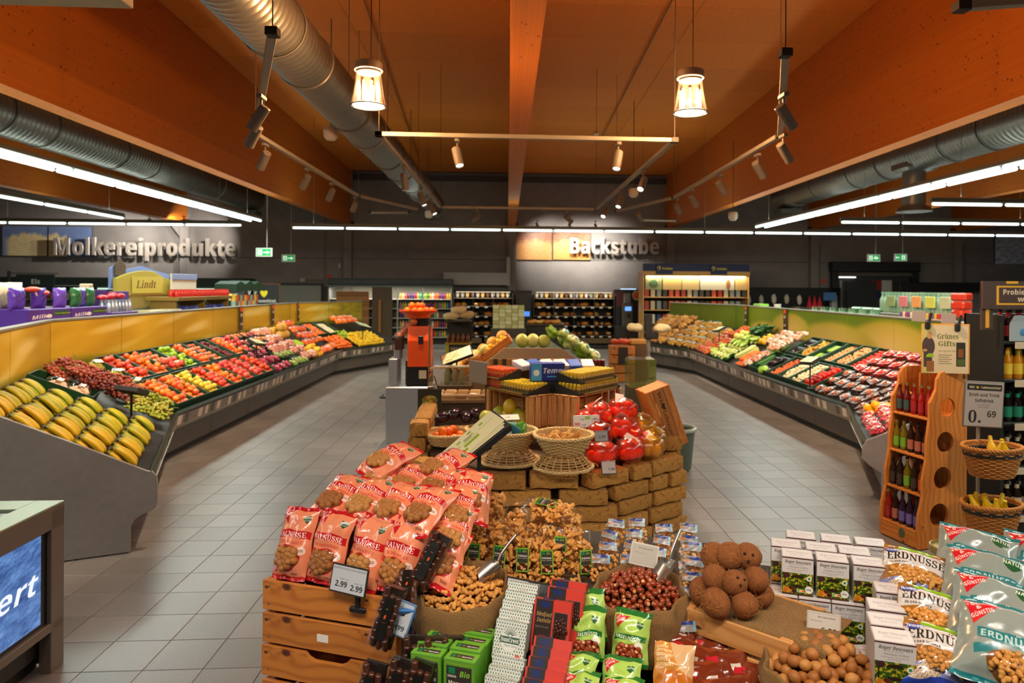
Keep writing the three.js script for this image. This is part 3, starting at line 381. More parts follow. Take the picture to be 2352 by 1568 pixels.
// coffee brand shelf: name on blue header flags
{
  const t = shelf('coffee_shelf', 'light wooden coffee shelf under a dark blue header with yellow lettering', 5.63, -20.4, 3.22, 0.7, 2.45, [0.5, 0.9, 1.3, 1.68], M('#c99a4e', 0.5), 0, { back: M('#2a2622', 0.6) });
  mesh('header', cb(3.2, 0.22, 0.12), M('#141c4a', 0.5), t, [0, 2.57, 0.3]); mesh('cornice', cb(3.24, 0.12, 0.75), M('#c99a4e', 0.5), t, [0, 2.4, 0]);
  const flag = canvas(128, 64, (c, w, h) => { c.fillStyle = '#141c4a'; c.fillRect(0, 0, w, h); c.strokeStyle = c.fillStyle = '#f0d21c'; c.lineWidth = 5; c.beginPath(); c.arc(22, 26, 11, 2.6, 7.6); c.moveTo(32, 20); c.lineTo(18, 50); c.stroke(); c.font = 'bold italic 26px ' + F1; c.fillText('Tchibo', 42, 42); });
  for (const x of [-0.98, 0.66]) mesh('flag', cb(0.5, 0.2, 0.02), M('#141c4a', 0.5), t, [x, 2.47, 0.4]), mesh('flag_print', at(new THREE.PlaneGeometry(0.5, 0.22), x, 2.54, 0.412), new THREE.MeshStandardMaterial({ map: flag, roughness: 0.5 }), t);
  [['#8f8a5a', -1.28, 0.5], ['#c8a45c', -0.72, 0.56], ['#cfae6c', -0.16, 0.52], ['#d8caa6', 0.66, 1.06], ['#d0a860', 1.36, 0.4]].forEach(([c, x, w]) => mesh('picture_panel', cb(w, 0.42, 0.02), M(c, 0.5), t, [x, 2.12, 0.3]));
  mesh('figure_print', at(ball(0.1, 10, 8), -1.28, 2.1, 0.315, 0, 0, 0, [1.4, 1.2, 0.04]), M('#4e6a3a', 0.6), t); mesh('figure_print', at(ball(0.09, 10, 8), 0.98, 2.08, 0.315, 0, 0, 0, [0.7, 1.8, 0.04]), M('#a56a3a', 0.6), t);
  rect(0, 2.32, 0.34, 3, 0.08, 55, WARM2, t);
  [0.515, 0.915, 1.315, 1.695].forEach((y, k) => { const L = []; for (let i = 0; i < 17; i++) L.push([4.15 + i * 0.185, y + 0.13, -20.15, R(-0.1, 0.1)]); many('coffee_packet', cb(0.13, 0.26, 0.08, 0.01), k > 1 ? [M('#b03a20', 0.4), M('#4a3a2a', 0.4), M('#c8b48a', 0.4), M('#d0542a', 0.4), M('#8a8d86', 0.4)] : [M('#8ab03a', 0.4), M('#c23a34', 0.4), M('#2a3c5a', 0.4), M('#d4cdb6', 0.4)], L, `coffee packet on the ${['lowest', 'second', 'third', 'top'][k]} board of the wooden coffee shelf`, 'packet', 'packets on board ' + k + ' of the coffee shelf'); });
}
// hanging goods right of it
{
  const t = shelf('hanging_rack', 'dark rack with hanging gloves and red hats, right of the coffee shelf', 9.1, -21.9, 3.5, 0.6, 2.0, [0.5, 1.0], M('#161616', 0.6));
  const L = []; for (let i = 0; i < 5; i++) L.push([7.75 + i * 0.42, 1.62 + R(-0.04, 0.04), -21.55]);
  many('hanging_toy', wobble(at(ball(0.12, 10, 8), 0, 0, 0, 0, 0, 0, [0.75, 1.3, 0.5]), 0.03, 7), [M('#cfcabb', 0.7), M('#b8b4a4', 0.7)], L, 'pale hanging packet on the dark rack beside the coffee shelf', 'packet', 'pale packets on the dark rack');
  const H = []; for (let i = 0; i < 3; i++) H.push([9.75 + i * 0.17, 1.5, -21.5]);
  many('red_hat', at(new THREE.ConeGeometry(0.13, 0.5, 12), 0, 0, 0), [M('#c92030', 0.7)], H, 'red and white pointed hat hanging on the dark rack', 'hat', 'red hats on the dark rack');
  one('blue_packet', cb(0.42, 0.26, 0.06), M('#3c6ea6', 0.5), 'blue packet hanging right of the red hats', 'packet', [10.42, 1.72, -21.5]); one('white_stand', cb(0.22, 1.75, 0.2, 0.02), M('#a9aba6', 0.5), 'slim white dispenser stand left of the roller door', 'dispenser', [10.75, 0.875, -21.9]);
}
struct('trim_2', cb(5.6, 0.3, 0.5, 0.02), M('#17191a', 0.5), [15.9, 2.05, WZ + 0.3]);
// dairy wall
{
  const t = shelf('dairy_cabinet', 'long dark green topped dairy cabinet under the dairy wall sign', -12.2, -22.0, 8.2, 0.9, 1.95, [0.5, 0.85, 1.2, 1.5], M('#3b4a44', 0.5), 0, { cat: 'chilled cabinet', board: M('#a9b0a4', 0.4), back: M('#9aa196', 0.5) });
  mesh('header', cb(8.3, 0.3, 0.95, 0.02), M('#22322c', 0.5), t, [0, 2.03, 0.05]); mesh('lamp_tube', cb(4.2, 0.035, 0.03), new THREE.MeshStandardMaterial({ color: '#222', emissive: '#dfffe6', emissiveIntensity: 1.3 }), t, [1.9, 1.84, 0.5]); mesh('lamp_tube', cb(3.6, 0.03, 0.03), M('#8fa090', 0.4), t, [-2.2, 1.92, 0.54]);
  rect(1.9, 1.8, 0.46, 4.2, 0.08, 30, TUBE_RGB, t);
  const L = []; for (let i = 0; i < 50; i++) L.push([-16 + i * 0.155, 1.515 + 0.09, -21.75]); many('dairy_carton', cb(0.12, 0.18, 0.1, 0.006), MIX, L, 'small carton on the upper shelf of the dairy cabinet', 'carton', 'cartons on the upper dairy shelf');
}
{ const t = thing('aisle_sign', 'black hanging board on a pole before the dairy cabinet, reading Eis', 'sign', [-13.1, 0, -19.6]); mesh('pole', cyl(0.04, 0.04, 2.32, 8), M('#15201c', 0.5), t, [-0.55, 1.16, 0]); mesh('board', cb(1.0, 0.42, 0.05), M('#14201c', 0.5), t, [0.15, 2.02, 0]); mesh('arm', cb(1.3, 0.02, 0.02), M('#15201c', 0.5), t, [0.1, 2.26, 0]); const g = new TextGeometry('Eis', { font, size: 0.13, depth: 0.01, curveSegments: 3 }); mesh('lettering', g, M('#cfd6cc', 0.5), t, [0.05, 1.97, 0.026]); }
// glazed booth and slate board left of the chilled cabinet
{ const t = thing('glass_booth', 'dark framed glazed partition left of the chilled cabinet', 'partition', [-6.6, 0, -22.1]); mesh('frame', joinUv([cb(1.5, 0.06, 0.06), at(cb(0.05, 2.0, 0.06), -0.72, -1), at(cb(0.05, 2.0, 0.06), 0.72, -1)].map((g) => at(g, 0, 2.02, 0))), M('#2a2d2f', 0.4), t); mesh('pane', cb(1.4, 1.9, 0.01), M('#8a928c', 0.25), t, [0, 1.02, 0]); }
{ const t = thing('slate_board', 'dark framed slate board with a yellow heart beside the vegetable stall roof', 'board', [-5.95, 0, -17.0]); mesh('board', cb(0.85, 0.75, 0.04), M('#1d1e20', 0.6), t, [0, 1.62, 0]); mesh('frame', joinUv([[0, 2.0, 0.89, 0.03], [0, 1.25, 0.89, 0.03]].map(([x, y, w, h]) => at(cb(w, h, 0.06), x, y)).concat([-0.43, 0.43].map((x) => at(cb(0.03, 0.78, 0.06), x, 1.62)))), M('#5a3a24', 0.6), t);
  mesh('print', at(new THREE.PlaneGeometry(0.8, 0.7), 0, 1.62, 0.022), new THREE.MeshStandardMaterial({ roughness: 0.6, map: canvas(160, 140, (c) => { c.fillStyle = '#1d1e20'; c.fillRect(0, 0, 160, 140); c.fillStyle = '#d8d8d0'; c.font = 'bold 26px ' + F1; c.fillText('Wir', 14, 46); c.font = 'bold 22px ' + F1; c.fillText('Lebensmittel.', 6, 84); c.fillStyle = '#e2d21c'; c.beginPath(); c.moveTo(90, 60); c.bezierCurveTo(60, 38, 74, 16, 90, 30); c.bezierCurveTo(106, 16, 120, 38, 90, 60); c.fill(); c.strokeStyle = '#cdd23a'; c.lineWidth = 4; c.strokeRect(62, 100, 32, 30); }) }), t); mesh('leg', cb(0.05, 1.3, 0.05), M('#5a3a24', 0.6), t, [-0.3, 0.65, 0]); mesh('leg', cb(0.05, 1.3, 0.05), M('#5a3a24', 0.6), t, [0.3, 0.65, 0]); }
// ---------- gondolas directly behind the two produce stands ----------
{
  const W2 = M('#a9a9a2', 0.5), t = thing('gondola_shelf', 'long white sales shelf standing back to back behind the left produce stand', 'shelf', [-5.35, 0, -11.6]);
  for (const y of [0.2, 0.6, 1.0, 1.42]) mesh('shelf_board', cb(0.7, 0.03, 9.4), W2, t, [0, y, 0]); mesh('back_panel', cb(0.04, 1.5, 9.4), W2, t, [0.33, 0.75, 0]);
  const PUR = M('#4c2a86', 0.4), PUR2 = M('#3b2070', 0.45), pk = canvas(256, 128, (c) => { c.fillStyle = '#5a35a0'; c.fillRect(0, 0, 256, 128); c.fillStyle = '#e9e2f6'; c.font = 'bold italic 44px ' + F1; c.save(); c.rotate(-0.12); c.fillText('Milka', 8, 86); c.restore(); c.fillStyle = '#1d5a2c'; c.fillRect(150, 20, 96, 38); c.fillStyle = '#d9c94c'; c.font = 'bold 15px ' + F1; c.fillText('Feine Mischung', 154, 45); c.fillStyle = '#b98a5a'; c.fillRect(90, 96, 70, 22); c.fillStyle = '#eee'; c.beginPath(); c.arc(122, 60, 17, 0, 7); c.fill(); });
  const PM = new THREE.MeshStandardMaterial({ map: pk, roughness: 0.45 });
  [[-7.9, 'nearest'], [-8.62, 'second nearest']].forEach(([z, l], i) => { const b = thing('purple_display_tray', `purple chocolate display tray with white script lettering, ${l} behind the left produce panels`, 'display tray', [-5.27, 1.44, z]); mesh('tray', cb(0.42, 0.25, 0.7, 0.006), PUR, b, [0, 0.125, 0]); mesh('print', at(new THREE.PlaneGeometry(0.7, 0.16), 0.212, 0.165, 0, 0, PI / 2), PM, b); });
  const bagG = at(pillow(0.2, 0.24, 0.1, 3, 10, 12), 0, 0.12, 0, 0, PI / 2), snG = at(pillow(0.34, 0.34, 0.16, 5, 10, 12), 0, 0.17, 0, 0, PI / 2);
  many('purple_chocolate_bag', bagG, [M('#5b3aa6', 0.25), M('#6a4ab4', 0.25), M('#4f2f96', 0.25)], [0, 1, 2, 3, 4, 5, 6, 7].map((i) => [-5.24 - 0.1 * (i % 2), 1.68, -7.62 - i * 0.18, R(-0.3, 0.3)]), 'shiny purple chocolate bag standing in a purple tray behind the left panels', 'bag', 'purple chocolate bags');
  many('cream_snack_bag', snG, [M('#d6c39a', 0.35), M('#cbb183', 0.35)], [[-5.5, 1.64, -7.3], [-5.5, 1.64, -7.65, 0.4], [-5.55, 1.64, -7.95, -0.3]], 'cream coloured snack bag at the far left edge behind the panels', 'bag', 'cream snack bags at far left');
  many('orange_pouch', at(ball(0.1, 10, 8), 0, 0, 0, 0, 0, 0, [0.5, 0.35, 1.2]), [M('#d2451e', 0.3)], [[-5.25, 1.9, -7.9], [-5.25, 1.86, -8.1, 0.5]], 'orange red chocolate pouch lying on the purple bags', 'pouch', 'orange red pouches');
  many('green_chocolate_bag', bagG, [M('#3a2a6a', 0.3), M('#2c6a3a', 0.3)], [[-5.25, 1.68, -8.75], [-5.25, 1.68, -8.92], [-5.35, 1.68, -9.05], [-5.22, 1.68, -8.6]], 'purple and green chocolate bag right of the purple bags', 'bag', 'purple and green bags');
  const b = thing('purple_flap_box', 'open purple display box with raised flap and small bottles inside', 'display box', [-5.27, 1.44, -9.4]); mesh('box', cb(0.42, 0.16, 0.62, 0.005), PUR, b, [0, 0.08, 0]); mesh('flap', cb(0.02, 0.24, 0.5, 0.004), PUR2, b, [-0.2, 0.33, -0.05]); mesh('side_flap', cb(0.24, 0.18, 0.015, 0.004), PUR2, b, [-0.1, 0.34, -0.4], [0, 0.6, 0]);
  many('foil_figure', bottleG(0.03, 0.16, 0.6), [M('#a9b2c4', 0.25, { metalness: 0.4 }), M('#8a9ab4', 0.25, { metalness: 0.4 })], Array.from({ length: 14 }, (_, i) => [-5.12 - 0.09 * (i % 2), 1.6, -9.12 - Math.floor(i / 2) * 0.08]), 'small silvery foil wrapped chocolate in the open purple box', 'chocolate', 'foil chocolates in the purple box');
  many('red_sweet_bag', at(ball(0.08, 10, 8), 0, 0, 0, 0, 0, 0, [0.7, 0.5, 1]), [M('#b81f2c', 0.3)], [[-5.25, 1.79, -9.2], [-5.25, 1.8, -9.38], [-5.2, 1.81, -9.52], [-5.4, 1.82, -9.7]], 'red sweet bag lying on the foil chocolates', 'bag', 'red sweet bags');
  many('cookie_packet', cb(0.12, 0.1, 0.1, 0.01), [M('#e6b07a', 0.4), M('#d9c0a0', 0.4)], [0, 1, 2, 3].map((i) => [-5.4, 1.62 + 0.1 * i, -9.12]), 'pink and cream packet in the small stack beside the purple flap', 'packet', 'stacked pink packets');
  // golden chocolate display (its figurines are left out)
  const g = thing('golden_display', 'golden curved display header with brown script lettering, behind the left panels', 'display', [-5.75, 0, -11.2]); const arc = []; for (let i = 0; i <= 16; i++) { const u = i / 16; arc.push([-0.85 + 1.7 * u, 1.98 + 0.2 * Math.sin(Math.min(1, u * 1.25) * PI * 0.62 + 0.35) - (u > 0.6 ? (u - 0.6) * 0.25 : 0)]); } arc.push([0.85, 1.8], [-0.85, 1.8]);
  mesh('header', at(prism(arc, 0.05, 0.004), 0, 0, 0, 0, PI / 2, 0), M('#b9a548', 0.35, { metalness: 0.3 }), g); mesh('lower_band', cb(0.05, 0.22, 1.7, 0.005), M('#a08a4a', 0.4, { metalness: 0.3 }), g, [0.02, 1.7, 0]); mesh('snow_backdrop', at(prism([[-0.87, 1.9], [-0.87, 2.2], [-0.7, 2.26], [-0.5, 2.18], [0, 2.26], [0.4, 2.2], [0.87, 2.14], [0.87, 1.9]], 0.03), -0.06, 0, 0, 0, PI / 2, 0), M('#6f7fae', 0.5), g);
  mesh('house_print', at(prism([[-0.8, 2.1], [-0.8, 2.25], [-0.66, 2.35], [-0.52, 2.25], [-0.52, 2.1]], 0.02), -0.02, 0, 0, 0, PI / 2, 0), M('#4a3624', 0.6), g);
  const tx = canvas(256, 96, (c) => { c.clearRect(0, 0, 256, 96); c.fillStyle = '#b9a548'; c.fillRect(0, 0, 256, 96); c.fillStyle = '#5a3a14'; c.font = 'italic bold 58px serif'; c.fillText('Lindt', 30, 66); c.font = '40px serif'; c.fillText('❧', 190, 62); });
  mesh('lettering', at(new THREE.PlaneGeometry(0.95, 0.26), 0.066, 1.96, 0, 0, PI / 2), new THREE.MeshStandardMaterial({ map: tx, roughness: 0.4 }), g); mesh('post', cyl(0.03, 0.03, 1.7, 8), M('#8a7a20', 0.5), g, [0, 0.85, -0.5]); mesh('post', cyl(0.03, 0.03, 1.7, 8), M('#8a7a20', 0.5), g, [0, 0.85, 0.5]);
  const rt = thing('red_chocolate_display', 'long shelf display with rows of small red and white chocolates, behind the left panels', 'display', [-5.4, 0, -12.1]); mesh('tray', cb(0.5, 0.06, 2.1, 0.005), M('#7a6224', 0.5), rt, [0, 1.74, 0]); mesh('foot', cb(0.4, 0.3, 0.04), M('#6a531c', 0.5), rt, [0, 1.58, -1.0]); mesh('foot', cb(0.4, 0.3, 0.04), M('#6a531c', 0.5), rt, [0, 1.58, 0]); mesh('foot', cb(0.4, 0.3, 0.04), M('#6a531c', 0.5), rt, [0, 1.58, 1.0]); mesh('back_board', cb(0.03, 0.34, 0.9, 0.005), M('#c9c3b4', 0.5), rt, [-0.2, 1.98, -0.1]); mesh('snow_print', cb(0.02, 0.1, 0.9, 0.005), M('#7c87ae', 0.5), rt, [-0.18, 2.1, -0.1]);
  many('red_chocolate', bottleG(0.035, 0.12, 0.6), [M('#c22a20', 0.3)], Array.from({ length: 46 }, (_, i) => [-5.2 - 0.09 * (i % 2), 1.77, -11.1 - Math.floor(i / 2) * 0.088]), 'small red chocolate in the long row on the golden tray', 'chocolate', 'red chocolates on the golden tray');
  many('blue_round_tin', at(cyl(0.09, 0.09, 0.1, 18), 0, 0, 0, 0, 0, PI / 2), [M('#3a4aa0', 0.3), M('#4a58b0', 0.3)], [0, 1, 2, 3, 4].map((i) => [-5.3, 1.53, -11.55 - i * 0.36]), 'blue and white round tin on the shelf under the red chocolates', 'tin', 'blue round tins');
  many('golden_praline_box', cb(0.3, 0.14, 0.42, 0.008), [M('#a9a07a', 0.3), M('#b8b08c', 0.3)], [[-5.3, 1.515, -10.4], [-5.3, 1.515, -10.95]], 'pale golden box of pralines on the shelf under the golden display', 'box', 'praline boxes');
  { const v = thing('vegetable_stall', 'dark green scalloped stall roof with boxes under it, behind the left panels', 'stall', [-5.6, 0, -14.7]); mesh('roof', at(prism([[-0.75, 1.86], [-0.75, 1.98], [-0.5, 2.04], [-0.25, 1.98], [0, 2.05], [0.25, 1.98], [0.5, 2.04], [0.75, 1.98], [0.75, 1.86]], 0.4, 0.01), -0.2, 0, 0, 0, PI / 2, 0), M('#12301c', 0.5), v); mesh('post', cb(0.05, 1.9, 0.05), M('#12301c', 0.5), v, [0, 0.95, -0.7]); mesh('post', cb(0.05, 1.9, 0.05), M('#12301c', 0.5), v, [0, 0.95, 0.7]); mesh('shelf_board', cb(0.4, 0.04, 1.4), M('#2a2018', 0.5), v, [0, 1.5, 0]);
    many('canned_goods', cyl(0.05, 0.05, 0.12, 12), [M('#7aa098', 0.35), M('#c25a2a', 0.35), M('#8a3a24', 0.35), M('#c9a83a', 0.35)], Array.from({ length: 24 }, (_, i) => [-5.5, 1.58 + 0.12 * (i % 2), -14.1 - Math.floor(i / 2) * 0.11]), 'small tin under the green stall roof', 'tin', 'tins under the green stall roof'); }
  many('small_carton', cb(0.14, 0.22, 0.1, 0.006), MIX, Array.from({ length: 30 }, (_, i) => [-6.6 - 0.12 * (i % 3), 1.52, -7.6 - i * 0.13]), 'small mixed carton on the shelf farther behind the purple trays', 'carton', 'mixed cartons behind the purple trays');
  const far = shelf('gondola_shelf', 'second sales shelf farther left with mixed cartons', -6.65, -9.5, 4.6, 0.6, 1.42, [0.4, 0.8, 1.4], M('#2c2f2e', 0.5), PI / 2);
}
{
  const W2 = M('#8f8f88', 0.5), t = thing('gondola_shelf', 'long grey sales shelf standing back to back behind the right produce stand', 'shelf', [5.8, 0, -11.6]);
  for (const y of [0.2, 0.6, 1.0, 1.42]) mesh('shelf_board', cb(0.7, 0.03, 8.4), W2, t, [0, y, 0]); mesh('back_panel', cb(0.04, 1.5, 8.4), W2, t, [-0.33, 0.75, 0]);
  const G = (c, r = 0.15) => M(c, r, { transmission: 0.55, thickness: 0 });
  many('water_bottle_pack', at(joinUv([...Array(6)].map((_, i) => at(bottleG(0.042, 0.3, 0.4, 10), -0.045 + 0.09 * (i % 2), 0, -0.09 + 0.09 * Math.floor(i / 2)))), 0, 0, 0), [G('#b8d8c0'), G('#c4dcc8'), G('#a8ccb8')], [0, 1, 2, 3, 4, 5, 6].map((i) => [5.75, 1.62, -8.35 - i * 0.27]), 'pack of clear green tinted bottles on top of the right shelf', 'bottle pack', 'clear bottle packs');
  many('bottle_label', cb(0.02, 0.15, 0.2, 0.004), [M('#b9c4a4', 0.5), M('#c97a86', 0.5), M('#c6cc5a', 0.5), M('#8aa06a', 0.5), M('#d89a5a', 0.5)], [0, 1, 2, 3, 4].map((i) => [5.62, 1.79, -8.45 - i * 0.31]), 'printed carton label on the front of a clear bottle pack', 'label', 'printed labels on the clear bottle packs');
  many('bottle_crate', cb(0.4, 0.17, 0.5, 0.008), [M('#6a6a62', 0.5)], [[5.8, 1.53, -8.6], [5.8, 1.53, -9.15], [5.8, 1.53, -9.7]], 'grey shelf tray carrying the clear bottle packs', 'tray', 'grey trays under the clear bottle packs');
  one('red_snack_stack', at(joinUv([0, 1, 2].map((i) => at(cb(0.16, 0.1, 0.2, 0.02), 0, i * 0.105 + 0.06, 0, 0, i * 0.2))), 0, 0, 0), M('#c2341e', 0.35), 'stack of red snack packs at the right end of the panel ledge', 'snack pack', [5.6, 1.6, -8.1]);
  many('green_bottle', bottleG(0.035, 0.2), [G('#8fb89a', 0.2), M('#2c5a3a', 0.25), G('#a8c8b0', 0.2)], Array.from({ length: 40 }, (_, i) => [5.55 + 0.1 * (i % 2), 1.44, -10.0 - Math.floor(i / 2) * 0.11]), 'small green bottle in the row along the right panel ledge', 'bottle', 'small green bottles on the right ledge');
  many('bottle_six_pack', cb(0.2, 0.2, 0.32, 0.02), [G('#7fae84', 0.25), G('#8fb890', 0.25)], [[5.95, 1.56, -10.45], [5.95, 1.56, -10.8], [5.95, 1.56, -11.15]], 'green shrink wrapped bottle pack behind the small green bottles', 'bottle pack', 'green shrink packs');
  many('blue_water_pack', cb(0.2, 0.22, 0.3, 0.02), [M('#4f86a8', 0.25)], [[5.95, 1.58, -10.1], [5.95, 1.58, -9.98 + 0.24]].slice(0, 1), 'blue shrink wrapped water pack behind the right ledge', 'bottle pack');
  many('spice_jar', at(cyl(0.025, 0.025, 0.1, 10), 0, 0.05, 0), [M('#d0c8b0', 0.4), M('#a03a6a', 0.4), M('#c9b03a', 0.4), M('#c23a2a', 0.4), M('#6a4a8a', 0.4)], Array.from({ length: 40 }, (_, i) => [5.5, 1.44 + 0.11 * (i % 2), -8.1 - Math.floor(i / 2) * 0.058]), 'tiny jar on the right panel ledge near the bottle rack', 'jar', 'tiny jars on the right ledge');
  many('white_cup', cyl(0.06, 0.075, 0.2, 14), [M('#b9bcae', 0.5)], [[5.6, 1.54, -13.85]], 'white paper cup on the far right panel ledge', 'cup'); one('green_packet', cb(0.2, 0.18, 0.42, 0.01), M('#86b848', 0.4), 'light green packet on the far right panel ledge', 'packet', [5.65, 1.53, -14.9]); one('blue_tray', cb(0.24, 0.07, 0.5, 0.01), M('#2f7cb8', 0.4), 'flat blue packet on the far right panel ledge', 'packet', [5.6, 1.475, -14.3]);
  many('dark_bottle', bottleG(0.05, 0.17), [M('#2a2c26', 0.25), M('#4a3a22', 0.3)], Array.from({ length: 12 }, (_, i) => [5.6 + 0.1 * (i % 2), 1.44, -12.4 - Math.floor(i / 2) * 0.14]), 'dark small bottle on the right panel ledge beside the cup', 'bottle', 'dark bottles on the right ledge');
}
// ---------- the two angled produce stands ----------
// profile of a stand: s runs from the base front to the back, y is height; the deck rises from the lip to the back panels
const DECK0 = [-0.1, 0.545], DECK1 = [1.03, 1.09], SL = Math.hypot(1.13, 0.545), CS = 1.13 / SL, SN = 0.545 / SL;
function offsetLine(P, s, side) { // P: [x, z] corners; side +1: the back lies to the left of the walking direction
  const D = [], n = P.length; for (let i = 0; i + 1 < n; i++) { const dx = P[i + 1][0] - P[i][0], dz = P[i + 1][1] - P[i][1], L = Math.hypot(dx, dz); D.push([dz / L * side, -dx / L * side]); }
  return P.map((p, i) => { const a = D[Math.max(0, i - 1)], b = D[Math.min(D.length - 1, i)], mx = a[0] + b[0], mz = a[1] + b[1], k = 2 / (mx * mx + mz * mz); return [p[0] + mx * k * s, p[1] + mz * k * s]; });
}
function slab(a, b, c, d, t) { // four corners in order, thickened by t behind the face
  const A = [a, b, c, d].map((p) => V(...p)), n = A[1].clone().sub(A[0]).cross(A[3].clone().sub(A[0])).normalize().multiplyScalar(-t), B = A.map((p) => p.clone().add(n)), P = [], U = [], W = A[0].distanceTo(A[1]), H = A[0].distanceTo(A[3]);
  const q = (w, x, y, z, uv) => { P.push(...w.toArray(), ...x.toArray(), ...y.toArray(), ...w.toArray(), ...y.toArray(), ...z.toArray()); U.push(...uv[0], ...uv[1], ...uv[2], ...uv[0], ...uv[2], ...uv[3]); };
  const full = [[0, 0], [1, 0], [1, 1], [0, 1]], rim = [[0, 0], [1, 0], [1, 0.01], [0, 0.01]];
  q(A[0], A[1], A[2], A[3], full); q(B[1], B[0], B[3], B[2], [[1, 0], [0, 0], [0, 1], [1, 1]]); for (let i = 0; i < 4; i++) { const j = (i + 1) % 4; q(A[j], A[i], B[i], B[j], rim); } return flat(P, U);
}
const GREYP = noiseMatte([86, 78, 72], 0.45), SILVER = M('#8d8474', 0.35, { metalness: 0.6 }), CARD = M('#b9aba2', 0.5), CARDD = M('#4a4440', 0.5), DARKP = M('#2b2622', 0.5);
const yellowPrint = (() => noiseTex(1024, 96, (u, v) => { const f = 0.5 + 0.5 * nz(u * 9, v * 2.2 + u * 3, 4) + 0.25 * nz(u * 30, v * 5 + u * 8, 9), c = mix3([176, 134, 6], [206, 168, 44], f), w = Math.max(0, nz(u * 12 + v * 2, v * 2.4, 12) - 0.12) * 2.2, g = Math.max(0, Math.min(1, (v - 0.74 - 0.16 * nz(u * 7, 0, 5) + Math.abs(u - 0.5) * 0.1) * 7)), e = mix3(c, [222, 200, 128], Math.min(0.8, w)); const far = Math.max(0, Math.min(1, (u - 0.86) * 12)); return mix3(mix3(e, [110, 112, 20], g), [112, 110, 16], far * (0.6 + 0.6 * nz(u * 60, v * 6, 3))); }))();
const greenPrint = (() => { const C = [[0.11, 1.0, 0.1], [0.29, 0.75, 0.095], [0.42, 1.0, 0.11], [0.56, 0.6, 0.07], [0.66, 1.1, 0.09]]; return noiseTex(1024, 96, (u, v) => { let c = mix3([70, 104, 6], [116, 136, 8], 0.5 + 0.5 * nz(u * 8, v * 1.5, 2)); for (const [a, b, r] of C) { const d = Math.hypot(u - a, (v - b) * 0.14) / r, m = Math.max(0, Math.min(1, (1.05 - d) * 5)); c = mix3(c, mix3([206, 176, 116], [160, 150, 46], Math.min(1, d)), m * 0.95); } return mix3(c, [80, 92, 8], Math.max(0, Math.min(1, (u - 0.74) * 8))); }); })();
const STANDS = {}; let makeHead;
function produceStand(key, label, P, side, print, mods) {
  const t = thing('produce_stand', label, 'produce stand', [P[1][0], 0, P[1][1]]), ox = P[1][0], oz = P[1][1], O = (s) => offsetLine(P, s, side), pt = (p, y) => [p[0] - ox, y, p[1] - oz];
  const A = (s0, y0, s1, y1, i, th) => { const a = O(s0), b = O(s1), q = side > 0 ? [a[i], a[i + 1], b[i + 1], b[i]] : [a[i + 1], a[i], b[i], b[i + 1]]; const ys = [y0, y0, y1, y1]; return slab(...q.map((p, k) => pt(p, ys[k])), th); };
  const lens = []; for (let i = 0; i + 1 < P.length; i++) lens.push(Math.hypot(P[i + 1][0] - P[i][0], P[i + 1][1] - P[i][1]));
  const total = lens.reduce((a, b) => a + b); let run = 0;
  for (let i = 0; i + 1 < P.length; i++) {
    mesh('kick_board', A(0.14, 0, 0.14, 0.12, i, 0.03), DARKP, t); mesh('deck', A(-0.1, 0.5, 1.04, 1.05, i, 0.04), DARKP, t);
    mesh('lip_trim', A(-0.115, 0.385, -0.125, 0.415, i, 0.03), SILVER, t); mesh('label_rail', A(-0.11, 0.415, -0.135, 0.53, i, 0.012), M('#6f655c', 0.3, { metalness: 0.2 }), t); mesh('front_rail', A(-0.15, 0.555, -0.13, 0.585, i, 0.012), M('#1f2a1c', 0.35), t); mesh('lip_under', A(0.02, 0.372, -0.11, 0.387, i, 0.012), DARKP, t);
    const n = mods[i], base = O(0.0), rail = O(-0.1355), lp = (Q, f) => [Q[i][0] + (Q[i + 1][0] - Q[i][0]) * f, Q[i][1] + (Q[i + 1][1] - Q[i][1]) * f], bk = O(1.05), top = O(1.05);
    const seg = (Q0, y0, Q1, y1, f0, f1, th) => { const q = side > 0 ? [lp(Q0, f0), lp(Q0, f1), lp(Q1, f1), lp(Q1, f0)] : [lp(Q0, f1), lp(Q0, f0), lp(Q1, f0), lp(Q1, f1)]; return slab(...q.map((p, k) => pt(p, k < 2 ? y0 : y1)), th); };
    for (let k = 0; k < n; k++) {
      const g = 0.004 / lens[i], f0 = k / n + g, f1 = (k + 1) / n - g;
      mesh('base_panel', seg(O(0.03), 0.1, base, 0.375, f0, f1, 0.02), GREYP, t); mesh('grip_slot', seg(O(0.0), 0.335, O(-0.003), 0.35, k / n + 0.1 / n, k / n + 0.45 / n, 0.01), M('#120f0d', 0.7), t);
      const pg = seg(bk, 1.0, top, 1.585, f0, f1, 0.03), uv = pg.attributes.uv; for (let v = 0; v < uv.count; v++) { const fu = uv.getX(v), a = (run + lens[i] * f0) / total, b = (run + lens[i] * f1) / total; uv.setX(v, side > 0 ? a + (b - a) * fu : b + (a - b) * fu); } mesh('back_panel', pg, print, t);
      mesh('cap_rail', seg(O(1.03), 1.588, O(1.11), 1.592, f0, f1, 0.02), M('#8a867c', 0.4, { metalness: 0.3 }), t);
    }
    const nc = Math.floor(lens[i] / 0.17); for (let k = 0; k < nc; k++) { if ((k * 7 + i) % 5 === 0) continue; const f = (k + 0.5) / nc, w = (k % 3 ? 0.035 : 0.05) / lens[i]; mesh('price_card', seg(O(-0.117), 0.422, O(-0.137), 0.522, f - w, f + w, 0.003), k % 4 === 1 ? CARDD : CARD, t); }
    run += lens[i];
  }
  STANDS[key] = { P, side, lens, t, O, pt }; return t;
}
const FL = [[-2.741, -5.165], [-3.72, -7.65], [-3.72, -15.15], [-2.75, -17.3]], FR = [[3.4, -6.0], [4.2, -7.9], [4.2, -15.2], [3.3, -17.3]];
